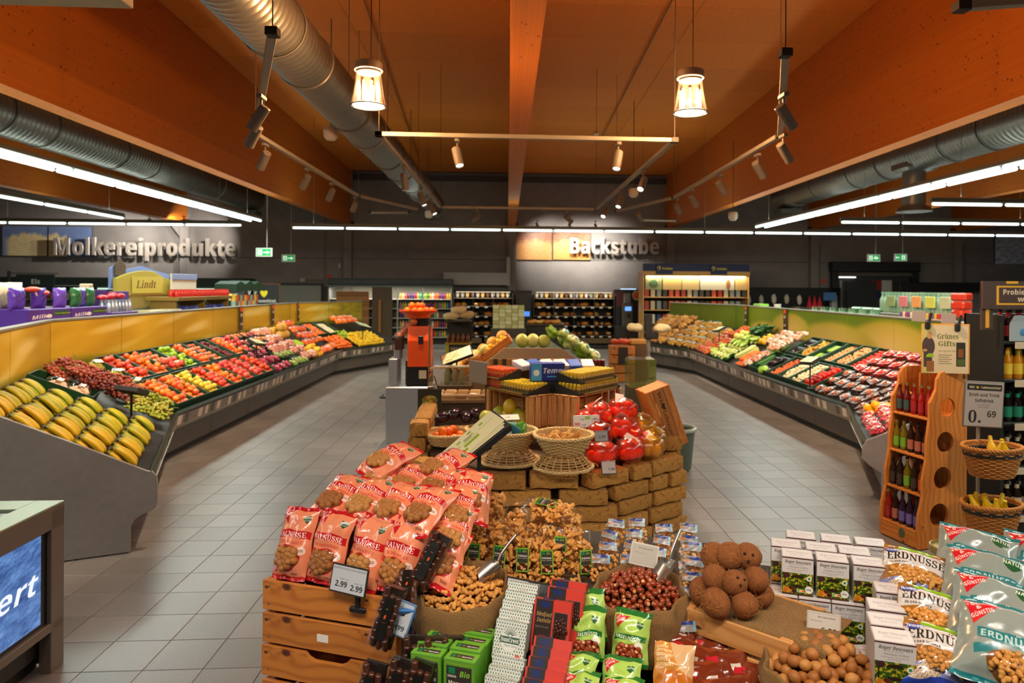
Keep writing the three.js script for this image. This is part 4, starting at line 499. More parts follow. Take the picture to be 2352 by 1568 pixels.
produceStand('L', 'long angled grey produce stand full of fruit along the left aisle, yellow back panels', FL, 1, new THREE.MeshStandardMaterial({ map: yellowPrint, roughness: 0.45 }), [2, 6, 2]);
produceStand('R', 'long angled grey produce stand full of vegetables along the right aisle, green back panels', FR, -1, new THREE.MeshStandardMaterial({ map: greenPrint, roughness: 0.45 }), [2, 6, 2]);
{ // near end panel of the left stand, as measured: nose, slope and foot
  const prof = [[0.0, 0.012], [1.3, 0.012], [1.3, 1.6], [1.18, 1.6], [1.18, 1.27], [0.765, 1.051], [0.266, 0.789], [-0.1, 0.588], [-0.14, 0.575], [-0.165, 0.545], [-0.172, 0.5], [-0.172, 0.345], [-0.16, 0.31], [-0.13, 0.29], [-0.07, 0.272], [-0.026, 0.24], [0, 0.19]];
  const g = prism(prof, 0.03, 0.002), d = V(-0.9285, 0, 0.3714), m = new THREE.Matrix4().makeBasis(d, V(0, 1, 0), d.clone().cross(V(0, 1, 0)).normalize());
  const e = mesh('end_panel', g, noiseMatte([140, 132, 130], 0.5), STANDS.L.t); e.applyMatrix4(m); e.position.set(FL[0][0] - FL[1][0], 0, FL[0][1] - FL[1][1]);
  const pr = [[0, 0.02], [1.1, 0.02], [1.1, 1.2], [-0.13, 0.58], [-0.16, 0.52], [-0.165, 0.42], [-0.1, 0.36], [0, 0.3]], dr = V(0.9216, 0, 0.388), m2 = new THREE.Matrix4().makeBasis(dr, V(0, 1, 0), dr.clone().cross(V(0, 1, 0)).normalize()), e2 = mesh('end_panel', prism(pr, 0.03, 0.002), noiseMatte([140, 132, 130], 0.5), STANDS.R.t); e2.applyMatrix4(m2); e2.position.set(FR[0][0] - FR[1][0], 0, FR[0][1] - FR[1][1]);
}
// place on a deck: segment i, u metres from its near corner, w metres up the slope from the lip, n metres above the deck
function deck(key, i) {
  const S = STANDS[key], a = S.P[i], b = S.P[i + 1], L = S.lens[i], ux = (b[0] - a[0]) / L, uz = (b[1] - a[1]) / L, sx = uz * S.side, sz = -ux * S.side;
  const U = V(ux, 0, uz), Wv = V(sx * CS, SN, sz * CS), N = V(-sx * SN, CS, -sz * SN), q = new THREE.Quaternion().setFromRotationMatrix(new THREE.Matrix4().makeBasis(S.side > 0 ? U : U.clone().negate(), N, V(-Wv.x, -Wv.y, -Wv.z)));
  // local frame: x along the stand, y out of the deck, z down the slope
  if (S.side < 0) q.setFromRotationMatrix(new THREE.Matrix4().makeBasis(U.clone().negate(), N, Wv.clone().negate()));
  return { S, L, q, at: (u, w, n) => V(a[0], 0, a[1]).addScaledVector(U, u).add(V(sx * DECK0[0], 0.5 + 0.0, sz * DECK0[0])).addScaledVector(Wv, w).addScaledVector(N, n) };
}
const qTmp = new THREE.Quaternion(), eTmp = new THREE.Euler();
function put(o, D, u, w, n, e = [0, 0, 0], s = 1) { o.position.copy(D.at(u, w, n)); o.quaternion.copy(D.q).multiply(qTmp.setFromEuler(eTmp.set(...e))); if (s !== 1) o.scale.setScalar(s); return o; }
const KINDMAX = {}; // pieces of a kind built one by one so far
function piece(name, geo, mat, label, cat, group, D, u, w, n, e, s) { const o = mesh(name, geo, mat, null); o.userData = { label, category: cat, group }; return put(o, D, u, w, n, e, s); }
// --- fruit shapes
const appleG = (() => { const P = []; for (let i = 0; i <= 10; i++) { const a = i / 10 * PI, r = Math.sin(a) * (0.037 + 0.004 * Math.cos(a)), dip = 0.013 * Math.exp(-Math.pow((PI - a) / 0.45, 2)) - 0.008 * Math.exp(-Math.pow(a / 0.4, 2)); P.push([Math.max(0, r), -Math.cos(a) * 0.035 - dip]); } return lathe(P, 14); })();
const fruitTex = (a, b, f, s, sp = 0) => noiseTex(64, 64, (u, v) => { const t = 0.5 + 0.9 * wrapN(u, v, f, s) + 0.3 * wrapN(u, v, f * 4, s + 5); const c = mix3(a, b, Math.max(0, Math.min(1, t))); return sp && wrapN(u, v, 26, s) > 0.42 ? mix3(c, [240, 220, 170], 0.5) : c; });
const FM = (a, b, f, s, r = 0.32, sp = 0) => new THREE.MeshPhysicalMaterial({ map: fruitTex(a, b, f, s, sp), roughness: r, clearcoat: 0.25, clearcoatRoughness: 0.25 });
const RED = [FM([176, 22, 14], [226, 120, 30], 3, 1), FM([196, 40, 18], [214, 70, 26], 4, 2)], ORA = [FM([222, 92, 18], [240, 160, 36], 3, 3), FM([206, 58, 18], [238, 140, 30], 3, 4)], YEL = [FM([226, 186, 40], [206, 190, 52], 4, 5)], GRN = [FM([112, 156, 20], [152, 184, 36], 4, 6)], RUS = [FM([168, 72, 26], [206, 128, 52], 5, 7), FM([150, 40, 24], [196, 110, 44], 5, 8)], PNK = [FM([200, 44, 50], [236, 130, 80], 4, 9), FM([186, 30, 44], [220, 84, 60], 4, 10)];
const DRED = [M('#5a0f12', 0.3)], TOM = [M('#c41a08', 0.22), M('#d22c10', 0.24)], MAN = [M('#e05a08', 0.4), M('#ea7210', 0.42)], LEM = [M('#ecc21a', 0.4), M('#e2b414', 0.4)], LIM = [M('#8fae1e', 0.4), M('#a6b82a', 0.4)], POT = [M('#b07a30', 0.8), M('#9a6424', 0.8), M('#c08a3c', 0.8)], MUS = [M('#c9a070', 0.7), M('#b98a58', 0.7)], WHT = [M('#dcc9a4', 0.7)], CAB = [M('#b6c05a', 0.5), M('#c4ca72', 0.5)], OAN = [M('#d0641c', 0.6), M('#b84a1c', 0.6)], MEL = [M('#c9962e', 0.6), M('#b88a34', 0.7)], MNG = [M('#e0a010', 0.4), M('#d8b41c', 0.4)], GREENV = [M('#2e5a1c', 0.45), M('#3e6e22', 0.45)], AUB = [M('#170d16', 0.2)], KOH = [M('#b8c05c', 0.5), M('#cac878', 0.5)], CAR = [M('#de5e10', 0.55), M('#e8701c', 0.55)];
const roundG = (r, k = 1) => ball(r, 12, 9).scale(1, k, 1);
const lemonG = lathe([[0, -0.042], [0.006, -0.039], [0.02, -0.03], [0.029, -0.012], [0.03, 0.006], [0.024, 0.024], [0.01, 0.036], [0.005, 0.042], [0, 0.043]], 12), potG = [0, 1, 2].map((i) => wobble(ball(0.036, 12, 8).scale(1.3, 0.85, 1), 0.012, 24, i)), gingerG = wobble(ball(0.03, 12, 8).scale(1.6, 0.7, 0.9), 0.03, 40, 3);
const mushG = toCreasedNormals(lathe([[0, -0.02], [0.01, -0.02], [0.012, 0], [0.026, 0.002], [0.024, 0.014], [0.014, 0.024], [0, 0.027]], 12), 0.8);
const stick = (r, L, k = 0.7) => at(new THREE.CapsuleGeometry(r, L, 4, 10), 0, 0, 0, PI / 2).applyMatrix4(new THREE.Matrix4().makeScale(1, 0.95, 1));
const carrotG = at(lathe([[0, -0.09], [0.004, -0.085], [0.011, -0.02], [0.015, 0.06], [0.012, 0.075], [0, 0.078]], 9), 0, 0, 0, PI / 2), leekG = at(lathe([[0, -0.2], [0.014, -0.19], [0.015, 0.0], [0.02, 0.08], [0.034, 0.2], [0.02, 0.21], [0, 0.15]], 9), 0, 0, 0, -PI / 2), aubG = at(lathe([[0, -0.1], [0.03, -0.09], [0.042, -0.05], [0.036, 0.02], [0.024, 0.08], [0, 0.1]], 12), 0, 0, 0, PI / 2);
const KINDS = {
  red: ['red_apple', appleG, RED, 0.079, 'shiny red apple'], orange: ['orange_apple', appleG, ORA, 0.079, 'orange red apple'], yellow: ['yellow_apple', appleG, YEL, 0.079, 'yellow apple'], green: ['green_apple', appleG, GRN, 0.079, 'green apple'], russet: ['russet_apple', appleG, RUS, 0.081, 'russet brown apple'], pink: ['pink_apple', appleG, PNK, 0.079, 'pinkish red apple'],
  plum: ['plum', roundG(0.024), DRED, 0.049, 'dark red plum'], pome: ['pomegranate', appleG, PNK, 0.1, 'pomegranate', 1.25], tomato: ['tomato', roundG(0.034, 0.86), TOM, 0.069, 'red tomato'], mandarin: ['mandarin', roundG(0.033, 0.88), MAN, 0.067, 'bright mandarin'], lemon: ['lemon', lemonG, LEM, 0.064, 'yellow lemon'], lime: ['lime', lemonG, LIM, 0.06, 'green lime', 0.9], potato: ['potato', potG, POT, 0.08, 'brown potato'], ginger: ['ginger_piece', gingerG, MEL, 0.06, 'tan root piece'],
  mushroom: ['mushroom', mushG, MUS, 0.05, 'tan mushroom'], whitemush: ['white_mushroom', mushG, WHT, 0.05, 'pale mushroom'], kohlrabi: ['kohlrabi', roundG(0.062, 0.9), KOH, 0.125, 'pale green kohlrabi'], melon: ['melon', roundG(0.085, 0.95), MEL, 0.17, 'tan melon'], mango: ['mango', roundG(0.05, 1.35), MNG, 0.105, 'yellow mango'], onion: ['onion', appleG, OAN, 0.066, 'orange onion', 0.84], nut: ['small_onion', roundG(0.022), OAN, 0.046, 'small brown onion'],
  cucumber: ['cucumber', stick(0.021, 0.28), GREENV, 0.044, 'green cucumber', 1, 0.34], zucchini: ['zucchini', stick(0.022, 0.14), [GREENV[1], LIM[0]], 0.046, 'green courgette', 1, 0.19], carrot: ['carrot', carrotG, CAR, 0.03, 'orange carrot', 1, 0.17], leek: ['leek', leekG, [M('#a8ae5a', 0.5), M('#c9c88c', 0.5)], 0.04, 'pale green leek', 1, 0.4], aubergine: ['aubergine', aubG, AUB, 0.086, 'glossy black aubergine', 1, 0.2], pepper: ['yellow_pepper', wobble(roundG(0.042, 1.1), 0.012, 26, 2), [M('#eaa50c', 0.2)], 0.086, 'yellow pepper'], papaya: ['papaya', stick(0.055, 0.12), [LIM[0], MNG[1]], 0.115, 'green papaya', 1, 0.23],
};
let crateN = 0;
const CRATEM = M('#123a22', 0.4), CR = { base: cb(0.39, 0.012, 0.55, 0.002), side: cb(0.012, 0.11, 0.55, 0.003), end: cb(0.366, 0.11, 0.012, 0.003) };
function crate(D, u, w, label) { const t = thing('produce_crate', label, 'crate', [0, 0, 0]); put(t, D, u, w, 0.03); mesh('base', CR.base, CRATEM, t, [0, 0, 0]); for (const s of [-1, 1]) { mesh('side', CR.side, CRATEM, t, [s * 0.189, 0.05, 0]); mesh('end', CR.end, CRATEM, t, [0, 0.05, s * 0.269]); } return t; }
const COUNT = {};
function heap(D, u, w, kind, where, o = {}) { // loose pieces filling an area of W x L round (u, w)
  const [name, geo, mat, d0, word, sc = 1, len] = KINDS[kind], W = o.W ?? 0.35, L = o.L ?? 0.52, n0 = o.n ?? 0.045, d = d0, dl = len ?? d * 0.92, label = `${word} in ${where}`, group = `${word}s in ${where}`;
  for (let lay = 0; lay < (o.layers ?? 2); lay++) {
    const nx = Math.max(1, Math.floor(W / d) - lay), nl = Math.max(1, Math.floor(L / dl) - (lay && nx > 1 ? 1 : 0)); if (nx < 1) break;
    for (let a = 0; a < nx; a++) for (let b = 0; b < nl; b++) {
      if (lay && rnd() < (o.gap ?? 0.25)) continue; COUNT[name] = (COUNT[name] ?? 0) + 1; if (COUNT[name] > 300) continue;
      const x = (a - (nx - 1) / 2) * (W / Math.max(nx, Math.floor(W / d))) + R(-0.003, 0.003), y = (b - (nl - 1) / 2) * (L / Math.max(nl, Math.floor(L / dl))) + R(-0.004, 0.004), st = len !== undefined;
      piece(name, Array.isArray(geo) ? pick(geo) : geo, pick(mat), label, word.split(' ').pop(), group, D, u + x, w + y, n0 + d / 2 + lay * d * 0.72 + (o.bump ? o.bump * (1 - Math.pow(2 * x / W, 2)) : 0), st ? [0, R(-0.1, 0.1), R(0, 6)] : [R(-0.9, 0.9), R(0, 6), R(-0.9, 0.9)], sc * R(0.94, 1.06));
    }
  }
}
// bagged goods: a handful of round fruit in clear film with a paper label
const FILM = new THREE.MeshPhysicalMaterial({ color: '#ffffff', roughness: 0.08, transmission: 1, thickness: 0, ior: 1.4 });
const filmG = wobble(ball(1, 14, 10), 0.22, 2.4, 3);
const protos = {};
function bagProto(key, mat, r, n, label, size, tray) {
  if (protos[key]) return protos[key]; const L = []; let s0 = seed; seed = 900 + n; for (let i = 0; i < n; i++) { const a = i * 2.4, q = Math.sqrt((i + 0.5) / n); L.push([Math.cos(a) * q * size[0] * 0.8, r * 0.8 + (1 - q) * size[1] * 0.9 + R(0, r * 0.5), Math.sin(a) * q * size[2] * 0.8]); } seed = s0;
  const fruit = join(L.map(([x, y, z]) => at(roundG(r, 0.92), x, y, z)));
  return (protos[key] = { fruit, mat, label: label && M(label, 0.4), size, tray: tray && M(tray, 0.4) });
}
const trayG = toCreasedNormals(new THREE.CylinderGeometry(1, 0.85, 1, 4, 1).rotateY(PI / 4).scale(1.41, 1, 1.41), 0.3);
function bags(D, key, name, word, cat, where, list) { const p = protos[key]; list.forEach(([u, w, e = 0, n = 0.05]) => { const t = thing(name, `${word} in ${where}`, cat, [0, 0, 0], 0, `${word}s in ${where}`); put(t, D, u, w, n, [0, R(-0.5, 0.5) + e, 0], R(0.92, 1.08)); stuffOf(mesh('contents', p.fruit, Array.isArray(p.mat) ? pick(p.mat) : p.mat, t)); const [a, b, c] = p.size; if (p.tray) mesh('tray', trayG, p.tray, t, [0, 0.02, 0], null, [a * 0.95, 0.05, c * 0.95]); mesh('film', filmG, FILM, t, [0, b * 0.62, 0], null, [a * 1.05, b * 0.85, c * 1.05]); if (p.label) mesh('label', cb(a * 0.9, 0.004, c * 0.7, 0.001), p.label, t, [R(-0.01, 0.01), b * 1.32, 0], [R(-0.2, 0.2), 0, R(-0.2, 0.2)]); }); }
const grid = (u0, u1, nu, w0, w1, nw, n = 0.05, j = 0.015) => { const L = []; for (let a = 0; a < nu; a++) for (let b = 0; b < nw; b++) L.push([u0 + (u1 - u0) * (nu > 1 ? a / (nu - 1) : 0.5) + R(-j, j), w0 + (w1 - w0) * (nw > 1 ? b / (nw - 1) : 0.5) + R(-j, j), 0, n]); return L; };
bagProto('mand', MAN, 0.032, 10, '#d8c4b4', [0.11, 0.07, 0.09]); bagProto('mandp', MAN, 0.032, 10, '#6a5a8a', [0.11, 0.07, 0.09]); bagProto('pinknet', [M('#d89a80', 0.5), M('#c9806c', 0.5)], 0.034, 11, '#d9b4a2', [0.12, 0.08, 0.1]); bagProto('garlic', [M('#dcb89c', 0.6), M('#d89c7c', 0.6)], 0.028, 10, '#cf8a6a', [0.1, 0.07, 0.09]);
bagProto('tomp', TOM, 0.02, 22, '#d8bfa8', [0.1, 0.045, 0.075], '#8c2a1e'); bagProto('datep', [M('#7a2a14', 0.3), M('#a8481c', 0.35)], 0.018, 24, '#cdb092', [0.1, 0.04, 0.075], '#4a2a1a'); bagProto('radish', [M('#c02438', 0.35), M('#d8485a', 0.35)], 0.018, 22, '#d6a9a2', [0.1, 0.05, 0.08]); bagProto('kiwi', [M('#7c8a2a', 0.5), M('#8fa02e', 0.5)], 0.026, 10, '#d8d0b4', [0.09, 0.05, 0.09], '#2c5a2a'); bagProto('fig', [M('#d07a24', 0.4), M('#b8361c', 0.4)], 0.022, 14, '#c9a890', [0.085, 0.045, 0.085], '#1c1613'); bagProto('lychee', [M('#b01c44', 0.5), M('#c43050', 0.5)], 0.022, 16, '#d88a9a', [0.09, 0.05, 0.085], '#7a1830');
bagProto('pot', POT, 0.036, 12, null, [0.15, 0.11, 0.11]); bagProto('poty', [M('#c08a20', 0.6), M('#a87a1c', 0.6)], 0.034, 12, '#9aa0a0', [0.14, 0.1, 0.1]); bagProto('onionnet', OAN, 0.03, 12, '#c8542a', [0.12, 0.09, 0.1]); bagProto('greenpk', CAB, 0.03, 9, '#d8dcc0', [0.1, 0.06, 0.09], '#2c6a2e');
bagProto('ggrape', [M('#a8a23a', 0.3), M('#98962e', 0.3)], 0.0125, 46, '#dccaa8', [0.1, 0.055, 0.08]); 
// --- left stand, straight run: crates in two rows, near to far
{
  const D = deck('L', 1), up = ['green', 'red', 'orange', 'russet', 'green', 'orange', 'russet', 'plum', 'orange', 'pome'], lo = ['orange', 'orange', 'yellow', 'red', 'orange', 'pink', 'pink', 'red', 'pome'];
  const nth = ['first', 'second', 'third', 'fourth', 'fifth', 'sixth', 'seventh', 'eighth', 'ninth', 'tenth'];
  const W1 = 0.34, W2 = 0.92;
  for (let i = 1; i < 10; i++) { const wh = `the ${nth[i - 1]} green crate of the upper row, left stand`; crate(D, 0.12 + i * 0.405, W2, `green fruit crate, ${nth[i - 1]} from the camera in the upper row of the left stand`); heap(D, 0.12 + i * 0.405, W2, up[i], wh, { layers: i === 3 || i === 6 ? 1 : 2 }); if (i === 3) heap(D, 0.12 + i * 0.405, W2 - 0.14, 'pome', wh, { L: 0.22, n: 0.11, layers: 1 }); }
  for (let i = 0; i < 8; i++) { const wh = `the ${nth[i]} green crate of the lower row, left stand`; crate(D, 0.32 + i * 0.405, W1, `green fruit crate, ${nth[i]} from the camera in the lower row of the left stand`); heap(D, 0.32 + i * 0.405, W1, lo[i], wh, { layers: 2 }); }
  bags(D, 'ggrape', 'grape_pack', 'clear pack of green grapes', 'grape pack', 'the near corner of the left stand', [...grid(-0.05, 0.3, 2, 0.2, 1.1, 5, 0.06), ...grid(-0.2, -0.2, 1, 0.1, 0.5, 2, 0.06)]);
  bags(D, 'fig', 'fruit_punnet', 'small black punnet of orange fruit', 'punnet', 'the upper middle of the left stand', grid(4.15, 5.0, 5, 0.72, 1.14, 3, 0.07));
  bags(D, 'lychee', 'fruit_punnet', 'small punnet of dark pink fruit', 'punnet', 'the lower middle of the left stand', grid(3.6, 4.15, 3, 0.14, 0.6, 3, 0.06));
  bags(D, 'kiwi', 'kiwi_pack', 'green and white pack of kiwi', 'fruit pack', 'the lower front of the left stand', grid(4.4, 5.0, 4, 0.12, 0.4, 2, 0.06));
  bags(D, 'pinknet', 'net_bag', 'pale pink net bag of fruit', 'net bag', 'the middle of the left stand', [...grid(5.15, 5.55, 2, 0.15, 0.6, 3, 0.08), ...grid(4.5, 5.0, 3, 0.5, 0.6, 1, 0.07), ...grid(5.15, 5.6, 3, 0.85, 1.12, 2, 0.07)]);
  heap(D, 5.95, 0.98, 'melon', 'the heap by the yellow panels, left stand', { W: 0.55, L: 0.36, layers: 2, gap: 0.1 }); heap(D, 5.85, 0.55, 'papaya', 'the middle of the left stand', { W: 0.4, L: 0.24, layers: 1 }); heap(D, 5.85, 0.22, 'mango', 'the front of the left stand', { W: 0.45, L: 0.34, layers: 2 });
  bags(D, 'mand', 'net_bag', 'red net bag of mandarins', 'net bag', 'the far half of the left stand', [...grid(6.25, 7.2, 5, 0.16, 0.5, 2, 0.08), ...grid(6.5, 6.9, 2, 0.75, 1.1, 2, 0.1)]); bags(D, 'mandp', 'net_bag', 'net bag of mandarins with a purple label', 'net bag', 'the far half of the left stand', [...grid(6.35, 6.95, 3, 0.6, 1.12, 3, 0.18)]);
  const E = deck('L', 2), q = 'far angled part of the left stand';
  crate(E, 0.1, 0.92, 'green fruit crate, first of the upper row in the far angled part of the left stand'); heap(E, 0.1, 0.92, 'orange', 'a crate on the ' + q, { layers: 1 }); crate(E, 0.52, 0.92, 'green fruit crate, second of the upper row in the far angled part of the left stand'); heap(E, 0.52, 0.92, 'whitemush', 'a crate on the ' + q, { layers: 1 });
  heap(E, 0.25, 0.32, 'mandarin', 'the front of the ' + q, { W: 0.5, L: 0.5, layers: 2 }); heap(E, 0.75, 0.62, 'lime', 'the middle of the ' + q, { W: 0.4, L: 0.3, layers: 2 }); heap(E, 1.25, 0.35, 'lemon', 'the front of the ' + q, { W: 1.0, L: 0.55, layers: 2 });
  bags(E, 'mand', 'net_bag', 'red net bag of mandarins', 'net bag', 'the far end of the left stand', grid(0.9, 1.5, 4, 0.95, 1.1, 2, 0.2));
  // near angled part: bananas and grapes
  const N = deck('L', 0), L0 = N.L;
  const bananaPts = (k) => { const c = []; for (let i = 0; i <= 8; i++) { const a = -0.1 + i / 8 * 1.15; c.push(V(0, -0.115 * (1 - Math.cos(a)) * 0.9, 0.115 * 1.35 * Math.sin(a) * 1.0)); } return new THREE.CatmullRomCurve3(c); };
  const bananaG = (() => { const n = 12, m = 7, cv = bananaPts(), P = (u, v) => { const p = cv.getPoint(u), t = cv.getTangent(u), side = V(1, 0, 0), nn = side.clone().cross(t).normalize(), r = 0.0178 * Math.min(1, Math.pow(Math.sin(Math.min(1, u * 1.25 + 0.06) * PI * 0.5), 0.6)) * (u > 0.86 ? Math.max(0.16, 1 - Math.pow((u - 0.86) / 0.14, 1.6) * 0.86) : 1) * (u < 0.16 ? 0.32 + 0.68 * Math.pow(u / 0.16, 1.3) : 1), a = v * 2 * PI; return p.clone().addScaledVector(side, Math.cos(a) * r).addScaledVector(nn, Math.sin(a) * r * (1 + 0.06 * Math.cos(5 * a))).toArray(); }; return surf(P, n, m); })();
  const bananaM = [[[122, 146, 18], [196, 176, 20]], [[202, 160, 12], [226, 180, 20]], [[150, 156, 16], [214, 176, 18]]].map(([g, y], i) => { const m = new THREE.MeshStandardMaterial({ roughness: 0.45, map: noiseTex(64, 32, (u, v) => { let c = mix3(y, g, 0.5 + 0.5 * wrapN(v, u, 3, i)); if (u > 0.955 || u < 0.03) c = [70, 54, 24]; else if (u < 0.16) c = mix3([110, 120, 30], c, u / 0.2); return c; }) }); return m; });
  const crownG = wobble(ball(0.018, 10, 8).scale(1.6, 0.8, 0.8), 0.01, 60, 5), STK = M('#d8b8a0', 0.5);
  let bn = 0;
  const bunch = (u, w, n, tilt, ripe, where) => { const t = thing('banana_bunch', `${ripe === 1 ? 'ripe yellow' : 'greenish yellow'} bunch of bananas, ${where}`, 'bananas', [0, 0, 0]); put(t, N, u, w, n, [tilt, 0, 0]); for (let k = 0; k < 9; k++) { const row = k > 4 ? 1 : 0, j = row ? k - 6.5 : k - 2; mesh('banana', bananaG, bananaM[(ripe + (k % 4 === 2 ? 1 : 0)) % 3], t, [j * 0.026, row * 0.034 - Math.abs(j) * 0.004, row * 0.014], [0.12 - row * 0.2, j * 0.1, j * -0.2], R(1.28, 1.42)); } mesh('stem_crown', crownG, M('#4a3a1e', 0.7), t, [0, 0.006, -0.006]); if (bn++ % 2) mesh('sticker', at(new THREE.CircleGeometry(0.009, 10), 0.02, 0.021, 0.09, -PI / 2 + 0.3), STK, t); };
  const colW = ['lowest column by the lip', 'second column from the lip', 'middle column', 'fourth column from the lip', 'highest column'], rowU = ['front row by the end panel', 'second row', 'third row', 'fourth row', 'fifth row', 'sixth row'];
  for (let a = 0; a < 5; a++) for (let b = 0; b < 6; b++) bunch(0.13 + b * 0.235 + R(-0.015, 0.015), 0.32 + a * 0.225, 0.1 + R(0, 0.02) + (b % 2) * 0.015, 0.12, b < 2 ? 1 : b < 4 ? 2 : 0, `${rowU[b]}, ${colW[a]}`);
  // a dark liner below the bananas
  one('liner_sheet', cb(1.55, 0.02, 1.2, 0.004), M('#1a120c', 0.8), 'dark liner sheet under the bananas', 'liner', [0, 0, 0]); put(scene.children.at(-1), N, 0.8, 0.62, 0.02);
  const berry = ball(0.0135, 10, 7), GR = [M('#8c3420', 0.35), M('#9c4428', 0.35), M('#74281c', 0.35)], GG = [M('#98a02a', 0.3), M('#b0a83a', 0.3)];
  const grapes = (D2, u, w, n, mt, label, group, s = 1) => { const t = thing('grape_bunch', label, 'grapes', [0, 0, 0], 0, group); put(t, D2, u, w, n, [R(-0.2, 0.2), R(0, 6), R(-0.2, 0.2)], s); const im = new THREE.InstancedMesh(berry, mt, 60), m4 = new THREE.Matrix4(); for (let k = 0; k < 60; k++) { const f = k / 60, a = k * 2.4, r = 0.075 * Math.sqrt(1 - f * 0.7) * Math.sqrt((k % 7 + 1) / 7); im.setMatrixAt(k, m4.makeTranslation(Math.cos(a) * r, 0.03 + 0.055 * (1 - r / 0.08) * rnd() * 1.6, -0.09 + 0.2 * f + Math.sin(a) * 0.02)); } im.name = 'berries'; stuffOf(im); t.add(im); mesh('stem', tube([[0, 0.05, -0.09], [0.01, 0.09, -0.12], [0.03, 0.1, -0.15]], 0.003, 6, 5), M('#7a6a34', 0.7), t); };
  crate(N, 1.82, 0.98, 'green fruit crate behind the bananas, near end of the left stand');
  for (let i = 0; i < 14; i++) grapes(N, 2.02 + 0.24 * (i % 3) + R(-0.03, 0.03), 0.52 + 0.15 * Math.floor(i / 3), 0.1 + (i % 2) * 0.07, pick(GR), 'bunch of red grapes in the heap behind the bananas', 'red grape bunches behind the bananas', 1.15);
  for (let i = 0; i < 8; i++) grapes(N, 1.85 + 0.2 * (i % 4) + R(-0.03, 0.03), 0.16 + 0.17 * Math.floor(i / 4), 0.08 + (i % 2) * 0.04, pick(GG), 'bunch of green grapes at the front behind the bananas', 'green grape bunches behind the bananas', 1.1);
  for (const [u, w] of [[1.75, 1.02], [1.85, 0.85]]) { const t = thing('fruit_punnet', w > 1 ? 'clear punnet of pale fruit in the crate behind the bananas' : 'clear punnet of pale fruit just above the bananas', 'punnet', [0, 0, 0]); put(t, N, u, w, 0.06); stuffOf(mesh('contents', protos.garlic.fruit, protos.garlic.mat[0], t)); mesh('film', filmG, FILM, t, [0, 0.05, 0], null, [0.11, 0.07, 0.1]); mesh('label', cb(0.14, 0.003, 0.05), M('#d9c0b0', 0.4), t, [0, 0.1, 0]); }
}
